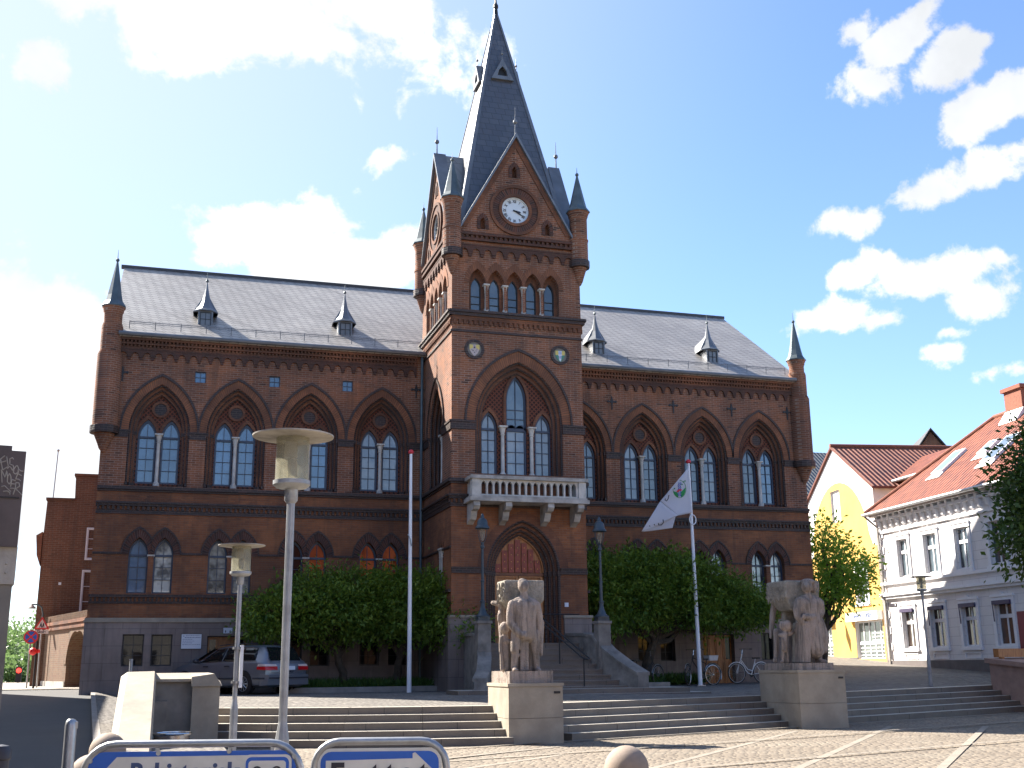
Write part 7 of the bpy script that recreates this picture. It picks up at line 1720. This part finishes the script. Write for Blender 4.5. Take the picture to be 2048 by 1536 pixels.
tree((15.75, 36.6, .15), (16.1, 36.2, 1.9), [(14.0, 35.6, 3.9, .9, .9, .45), (13.9, 35.4, 3.1, .8, .9, .45), (15.3, 36.0, 4.1, 1.1, 1.0, .42), (16.6, 36.0, 4.05, 1.1, 1.1, .42), (15.0, 35.5, 3.4, 1.0, .9, .42), (16.3, 35.6, 3.3, 1.1, .9, .42), (17.7, 36.1, 3.7, 1.1, 1.0, .42), (18.0, 35.9, 3.0, 1.1, .9, .40), (19.1, 36.2, 3.15, 1.1, 1.0, .42), (20.0, 36.2, 2.75, .7, .8, .36), (19.3, 36.0, 2.5, 1.0, .8, .32), (16.9, 35.7, 2.6, 1.2, .8, .34), (15.2, 35.4, 2.6, 1.1, .8, .36), (14.0, 35.2, 2.35, .6, .7, .34), (18.2, 35.9, 2.4, 1.0, .8, .3)], 50000, .076, 'leaf_magnolia', 'very wide green magnolia right of the entrance, shading the bicycles', 13, r=.17, limbs=18, group=gm, **KW)
tree((24.2, 39.0, .5), (24.5, 38.9, 2.4), [(24.35, 38.6, 5.75, .55, .6, .55), (24.6, 38.7, 4.9, .85, .9, .6), (25.4, 38.9, 4.5, .95, 1.0, .65), (25.0, 38.8, 3.9, .95, .9, .5), (25.8, 39.2, 3.75, .8, .8, .4), (24.6, 38.9, 3.25, .75, .7, .35), (26.2, 39.3, 4.3, .5, .6, .35), (24.1, 38.6, 3.5, .6, .7, .45)], 5200, .11, 'leaf_linden', 'bright green loose crowned tree in front of the yellow house', 14, r=.12, limbs=14, clump=18, spread=.42, shell=.4)
tree((24.3, 23.6, -.5), (24.2, 23.6, 2.6), [(20.9, 23.3, 4.0, .85, .9, .85), (21.3, 23.4, 5.0, 1.0, 1.0, .9), (22.5, 23.5, 5.9, 1.5, 1.3, 1.2), (22.7, 23.6, 4.4, 1.5, 1.3, 1.1), (22.0, 23.3, 3.35, .8, .8, .5), (24.4, 23.6, 5.2, 1.8, 1.6, 1.6)], 30000, .11, 'leaf_dark', 'dense dark green tree reaching in at the right edge of the picture', 15, r=.2, limbs=12)
gf = 'trees at the far end of the side street'
for i, (px, py, D, rx, rz, s_, lb) in enumerate(((20, 1322, 75, 1.9, 1.7, 21, 'pale green far tree, leftmost beside the pillar'), (55, 1300, 82, 1.6, 2.3, 22, 'taller far tree behind the traffic signs'), (42, 1352, 64, 1.5, 1.2, 23, 'round green bush low behind the traffic light'), (80, 1345, 70, 1.3, 1.7, 24, 'bushy green tree next to the gateway wall'), (-40, 1310, 85, 3., 2.6, 25, 'far tree hidden behind the dark cabinet'))):
    p = atD(px, py, D); tree((p.x, p.y, .1), (p.x, p.y, p.z - rz * .4), [(p.x, p.y, p.z, rx, rx, rz), (p.x + .8, p.y, p.z - .5, rx * .6, rx, rz * .7), (p.x - .8, p.y, p.z - .3, rx * .6, rx, rz * .7)], 5000, .17, 'leaf_far', lb, s_, r=.12, limbs=5, clump=20, spread=.5, group=gf)
# ground cover in the beds
def cover(label, x0, x1, y0, y1, z, n, seed, h=.34):
    g = np.random.default_rng(seed); P = np.stack([g.uniform(x0, x1, n), g.uniform(y0, y1, n), np.full(n, z)], 1)
    ax = g.normal(size=(n, 3)) * .45 + np.array([0, -.12, 1.]); ax /= np.linalg.norm(ax, axis=1)[:, None]; L = h * (.4 + .8 * g.random(n))[:, None]
    sd = np.cross(ax, g.normal(size=(n, 3))); sd /= np.linalg.norm(sd, axis=1)[:, None]; w_ = .028
    V = np.stack([P + ax * L * .3, P + ax * L * .65 + sd * w_, P + ax * L + g.normal(size=(n, 3)) * .03, P + ax * L * .65 - sd * w_], 1).reshape(-1, 3)
    me = bpy.data.meshes.new('ground_cover'); me.from_pydata(V.tolist(), [], [(4 * i, 4 * i + 1, 4 * i + 2, 4 * i + 3) for i in range(n)]); me.materials.append(MAT['leaf_ground'])
    tag(link('ground_cover', me), label, 'ground cover', kind='stuff')
cover('low leafy ground cover in the bed left of the entrance', 3.7, 8.2, 35.6, 37.7, .16, 7000, 5)
cover('low leafy ground cover in the bed right of the entrance', 13.2, 16.1, 35.6, 37.7, .16, 4500, 6)
cover('low dark plants growing along the plinth by the right cellar door', 16.3, 18.4, 37.1, 37.8, .14, 1500, 8, .4)
# ================================================================== LIGHT AND SKY
SUNV = Vector((-.85, 1., 1.08)).normalized()
el = math.asin(SUNV.z); az = math.atan2(SUNV.x, SUNV.y)
sd = bpy.data.lights.new('sun', 'SUN'); sd.energy = 5.; sd.angle = R_(.5); sd.color = (1., .93, .83)
so = bpy.data.objects.new('sun', sd); COL.objects.link(so); so.rotation_euler = SUNV.to_track_quat('Z', 'Y').to_euler(); so.location = (-20, 30, 40)
wd = bpy.data.worlds.new('World'); SC.world = wd; wd.use_nodes = True; nt = wd.node_tree; nt.nodes.clear()
def N(t): return nt.nodes.new(t)
sky = N('ShaderNodeTexSky'); sky.sky_type = 'NISHITA'; sky.sun_disc = False; sky.sun_elevation = el; sky.sun_rotation = az
sky.air_density = 1.0; sky.dust_density = .35; sky.ozone_density = 1.5; sky.altitude = 50
bg = N('ShaderNodeBackground'); bg.inputs[1].default_value = .072; tint = N('ShaderNodeMix'); tint.data_type = 'RGBA'; tint.blend_type = 'MULTIPLY'; tint.inputs[0].default_value = 1.; tint.inputs[7].default_value = (.84, .93, 1.10, 1); nt.links.new(sky.outputs[0], tint.inputs[6]); nt.links.new(tint.outputs[2], bg.inputs[0])
tc = N('ShaderNodeTexCoord'); nrm = N('ShaderNodeVectorMath'); nrm.operation = 'NORMALIZE'; nt.links.new(tc.outputs['Generated'], nrm.inputs[0])
def MA(op, a, b=None, cl=False):
    n_ = N('ShaderNodeMath'); n_.operation = op; n_.use_clamp = cl
    for i, v in enumerate([a] if b is None else [a, b]):
        if isinstance(v, bpy.types.NodeSocket): nt.links.new(v, n_.inputs[i])
        else: n_.inputs[i].default_value = v
    return n_.outputs[0]
def NZ(sc, det, vec, rough=.55, dist=0.):
    n_ = N('ShaderNodeTexNoise'); n_.inputs['Scale'].default_value = sc; n_.inputs['Detail'].default_value = det; n_.inputs['Roughness'].default_value = rough; n_.inputs['Distortion'].default_value = dist
    nt.links.new(vec, n_.inputs['Vector']); return n_.outputs['Fac']
# cloud banks sit in fixed sky directions: (azimuth-wards direction, angular half sizes, tilt)
def cloud(px, py, ax, ay, tilt=0., wgt=1.):
    c = ray(px, py).normalized(); r = Vector((c.y, -c.x, 0)).normalized(); u = r.cross(c).normalized() * 1.
    t = R_(tilt); r2 = r * math.cos(t) + u * math.sin(t); u2 = u * math.cos(t) - r * math.sin(t)
    s_ = 1 / FPX
    def dot(v, k_):
        n_ = N('ShaderNodeVectorMath'); n_.operation = 'DOT_PRODUCT'; nt.links.new(nrm.outputs[0], n_.inputs[0]); n_.inputs[1].default_value = v * k_; return n_.outputs['Value']
    a = dot(r2, 1 / (ax * s_)); b = dot(u2, 1 / (ay * s_)); front = dot(c, 1.)
    d = MA('SQRT', MA('ADD', MA('MULTIPLY', a, a), MA('MULTIPLY', b, b)))
    f = MA('MULTIPLY', MA('SUBTRACT', 1., d), wgt); f = MA('ADD', f, MA('MULTIPLY', MA('LESS_THAN', front, .3), -4.))
    return MA('MAXIMUM', f, -1.6)
CLD = [(510,10,400,140,-8,1.),(330,-40,260,110,0,1.),(60,640,270,150,0,1.2),(60,840,260,300,0,1.4),(560,490,240,75,-10,1.),(640,440,120,60,0,.9),(700,530,220,70,8,1.),(780,315,50,16,12,.3),(850,10,60,50,40,.4),(75,130,50,45,-40,.4),(1800,75,125,42,35,.8),(1715,60,45,22,20,.5),(1745,165,52,62,70,.65),(1925,110,100,55,25,.85),(1990,205,110,62,20,.9),(1715,440,88,40,0,.7),(1845,385,120,48,12,.85),(1965,345,95,48,20,.8),(1765,525,78,40,0,.7),(1870,550,115,60,0,.95),(1965,600,95,52,0,.85),(1675,640,78,34,0,.75),(1775,640,70,28,5,.6),(1895,708,66,26,0,.55),(1990,745,55,22,8,.5),(1900,665,46,16,0,.4)]
acc = None
for c_ in CLD:
    f = cloud(*c_); acc = f if acc is None else MA('MAXIMUM', acc, f)
nz = NZ(9., 10, nrm.outputs[0], .6, .25); nz2 = NZ(26., 8, nrm.outputs[0], .62, .2)
big = NZ(2.2, 4, nrm.outputs[0], .5)
dens = MA('ADD', MA('ADD', acc, MA('MULTIPLY', MA('SUBTRACT', nz, .5), 2.7)), MA('MULTIPLY', MA('SUBTRACT', nz2, .5), 1.5))
mr = N('ShaderNodeMapRange'); mr.interpolation_type = 'SMOOTHSTEP'; nt.links.new(dens, mr.inputs[0]); mr.inputs[1].default_value = .0; mr.inputs[2].default_value = .34
# thin veil in the sky on the sunward side
hz = N('ShaderNodeVectorMath'); hz.operation = 'DOT_PRODUCT'; nt.links.new(nrm.outputs[0], hz.inputs[0]); hz.inputs[1].default_value = SUNV
veil = N('ShaderNodeMapRange'); veil.interpolation_type = 'SMOOTHSTEP'; nt.links.new(hz.outputs['Value'], veil.inputs[0]); veil.inputs[1].default_value = .45; veil.inputs[2].default_value = 1.0; veil.inputs[4].default_value = .75
shade = N('ShaderNodeMapRange'); nt.links.new(NZ(4.5, 6, nrm.outputs[0]), shade.inputs[0]); shade.inputs[1].default_value = .35; shade.inputs[2].default_value = .65; shade.inputs[3].default_value = .25; shade.inputs[4].default_value = .37
cb = N('ShaderNodeBackground'); cb.inputs[0].default_value = (.93, .96, 1., 1); nt.links.new(shade.outputs[0], cb.inputs[1])
vb = N('ShaderNodeBackground'); vb.inputs[0].default_value = (.86, .93, 1., 1); vb.inputs[1].default_value = .29
mxv = N('ShaderNodeMixShader'); nt.links.new(MA('MULTIPLY', veil.outputs[0], 1.), mxv.inputs[0]); nt.links.new(bg.outputs[0], mxv.inputs[1]); nt.links.new(vb.outputs[0], mxv.inputs[2])
mx = N('ShaderNodeMixShader'); nt.links.new(mr.outputs[0], mx.inputs[0]); nt.links.new(mxv.outputs[0], mx.inputs[1]); nt.links.new(cb.outputs[0], mx.inputs[2])
wo = N('ShaderNodeOutputWorld'); nt.links.new(mx.outputs[0], wo.inputs[0])
SC.view_settings.view_transform = 'Standard'; SC.view_settings.look = 'None'; SC.view_settings.exposure = 1.9; SC.view_settings.gamma = 1
SC.render.engine = 'CYCLES'; SC.cycles.max_bounces = 6; SC.cycles.use_denoising = True

# pieces of one kind that stand apart become parts of their own
def split_apart(o, gap=.04):
    me = o.data; n = len(me.vertices)
    if not n: return
    par = list(range(n))
    def find(a):
        while par[a] != a: par[a] = par[par[a]]; a = par[a]
        return a
    for e in me.edges:
        a, b = find(e.vertices[0]), find(e.vertices[1])
        if a != b: par[a] = b
    comp = {}
    for i in range(n): comp.setdefault(find(i), []).append(i)
    co = np.empty(n * 3, np.float32); me.vertices.foreach_get('co', co); co = co.reshape(-1, 3)
    cs = list(comp.values()); bb = [(co[c].min(0) - gap / 2, co[c].max(0) + gap / 2) for c in cs]; g = list(range(len(cs)))
    def gf_(a):
        while g[a] != a: a = g[a]
        return a
    for i in range(len(cs)):
        for j in range(i):
            if (bb[i][0] <= bb[j][1]).all() and (bb[j][0] <= bb[i][1]).all():
                a, b = gf_(i), gf_(j)
                if a != b: g[a] = b
    gid = {}
    for i, c in enumerate(cs):
        for v in c: gid[v] = gf_(i)
    roots = sorted(set(gid.values()))
    if len(roots) < 2 or len(roots) > 40: return
    for r in roots[1:] + roots[:1]:
        m2 = me.copy(); b = bmesh.new(); b.from_mesh(m2); b.verts.ensure_lookup_table()
        bmesh.ops.delete(b, geom=[v for v in b.verts if gid[v.index] != r], context='VERTS'); b.to_mesh(m2); b.free()
        if r == roots[0]: o.data = m2
        else:
            q = o.copy(); q.data = m2; COL.objects.link(q)
SPL = ('wall_anchor', 'corner_post', 'plinth_cap', 'gable_coping', 'quoins', 'string_course', 'voussoirs', 'hood_mould', 'door_glass', 'clamp', 'shield_marks', 'gable_roof', 'niche_back', 'clips', 'gable', 'cornice', 'corbel_table', 'lancet_arch', 'moulding', 'wall', 'granite_plinth', 'window_trim', 'rub_strip', 'door_handle', 'fork', 'handlebar', 'spire_hip', 'stair_window', 'cellar_opening', 'roof_rails', 'panel_mouldings', 'bulb', 'door_arch', 'arch_order')
for o in [q for q in COL.objects if q.type == 'MESH' and q.parent and not q.children and q.name.split('.')[0] in SPL]: split_apart(o)
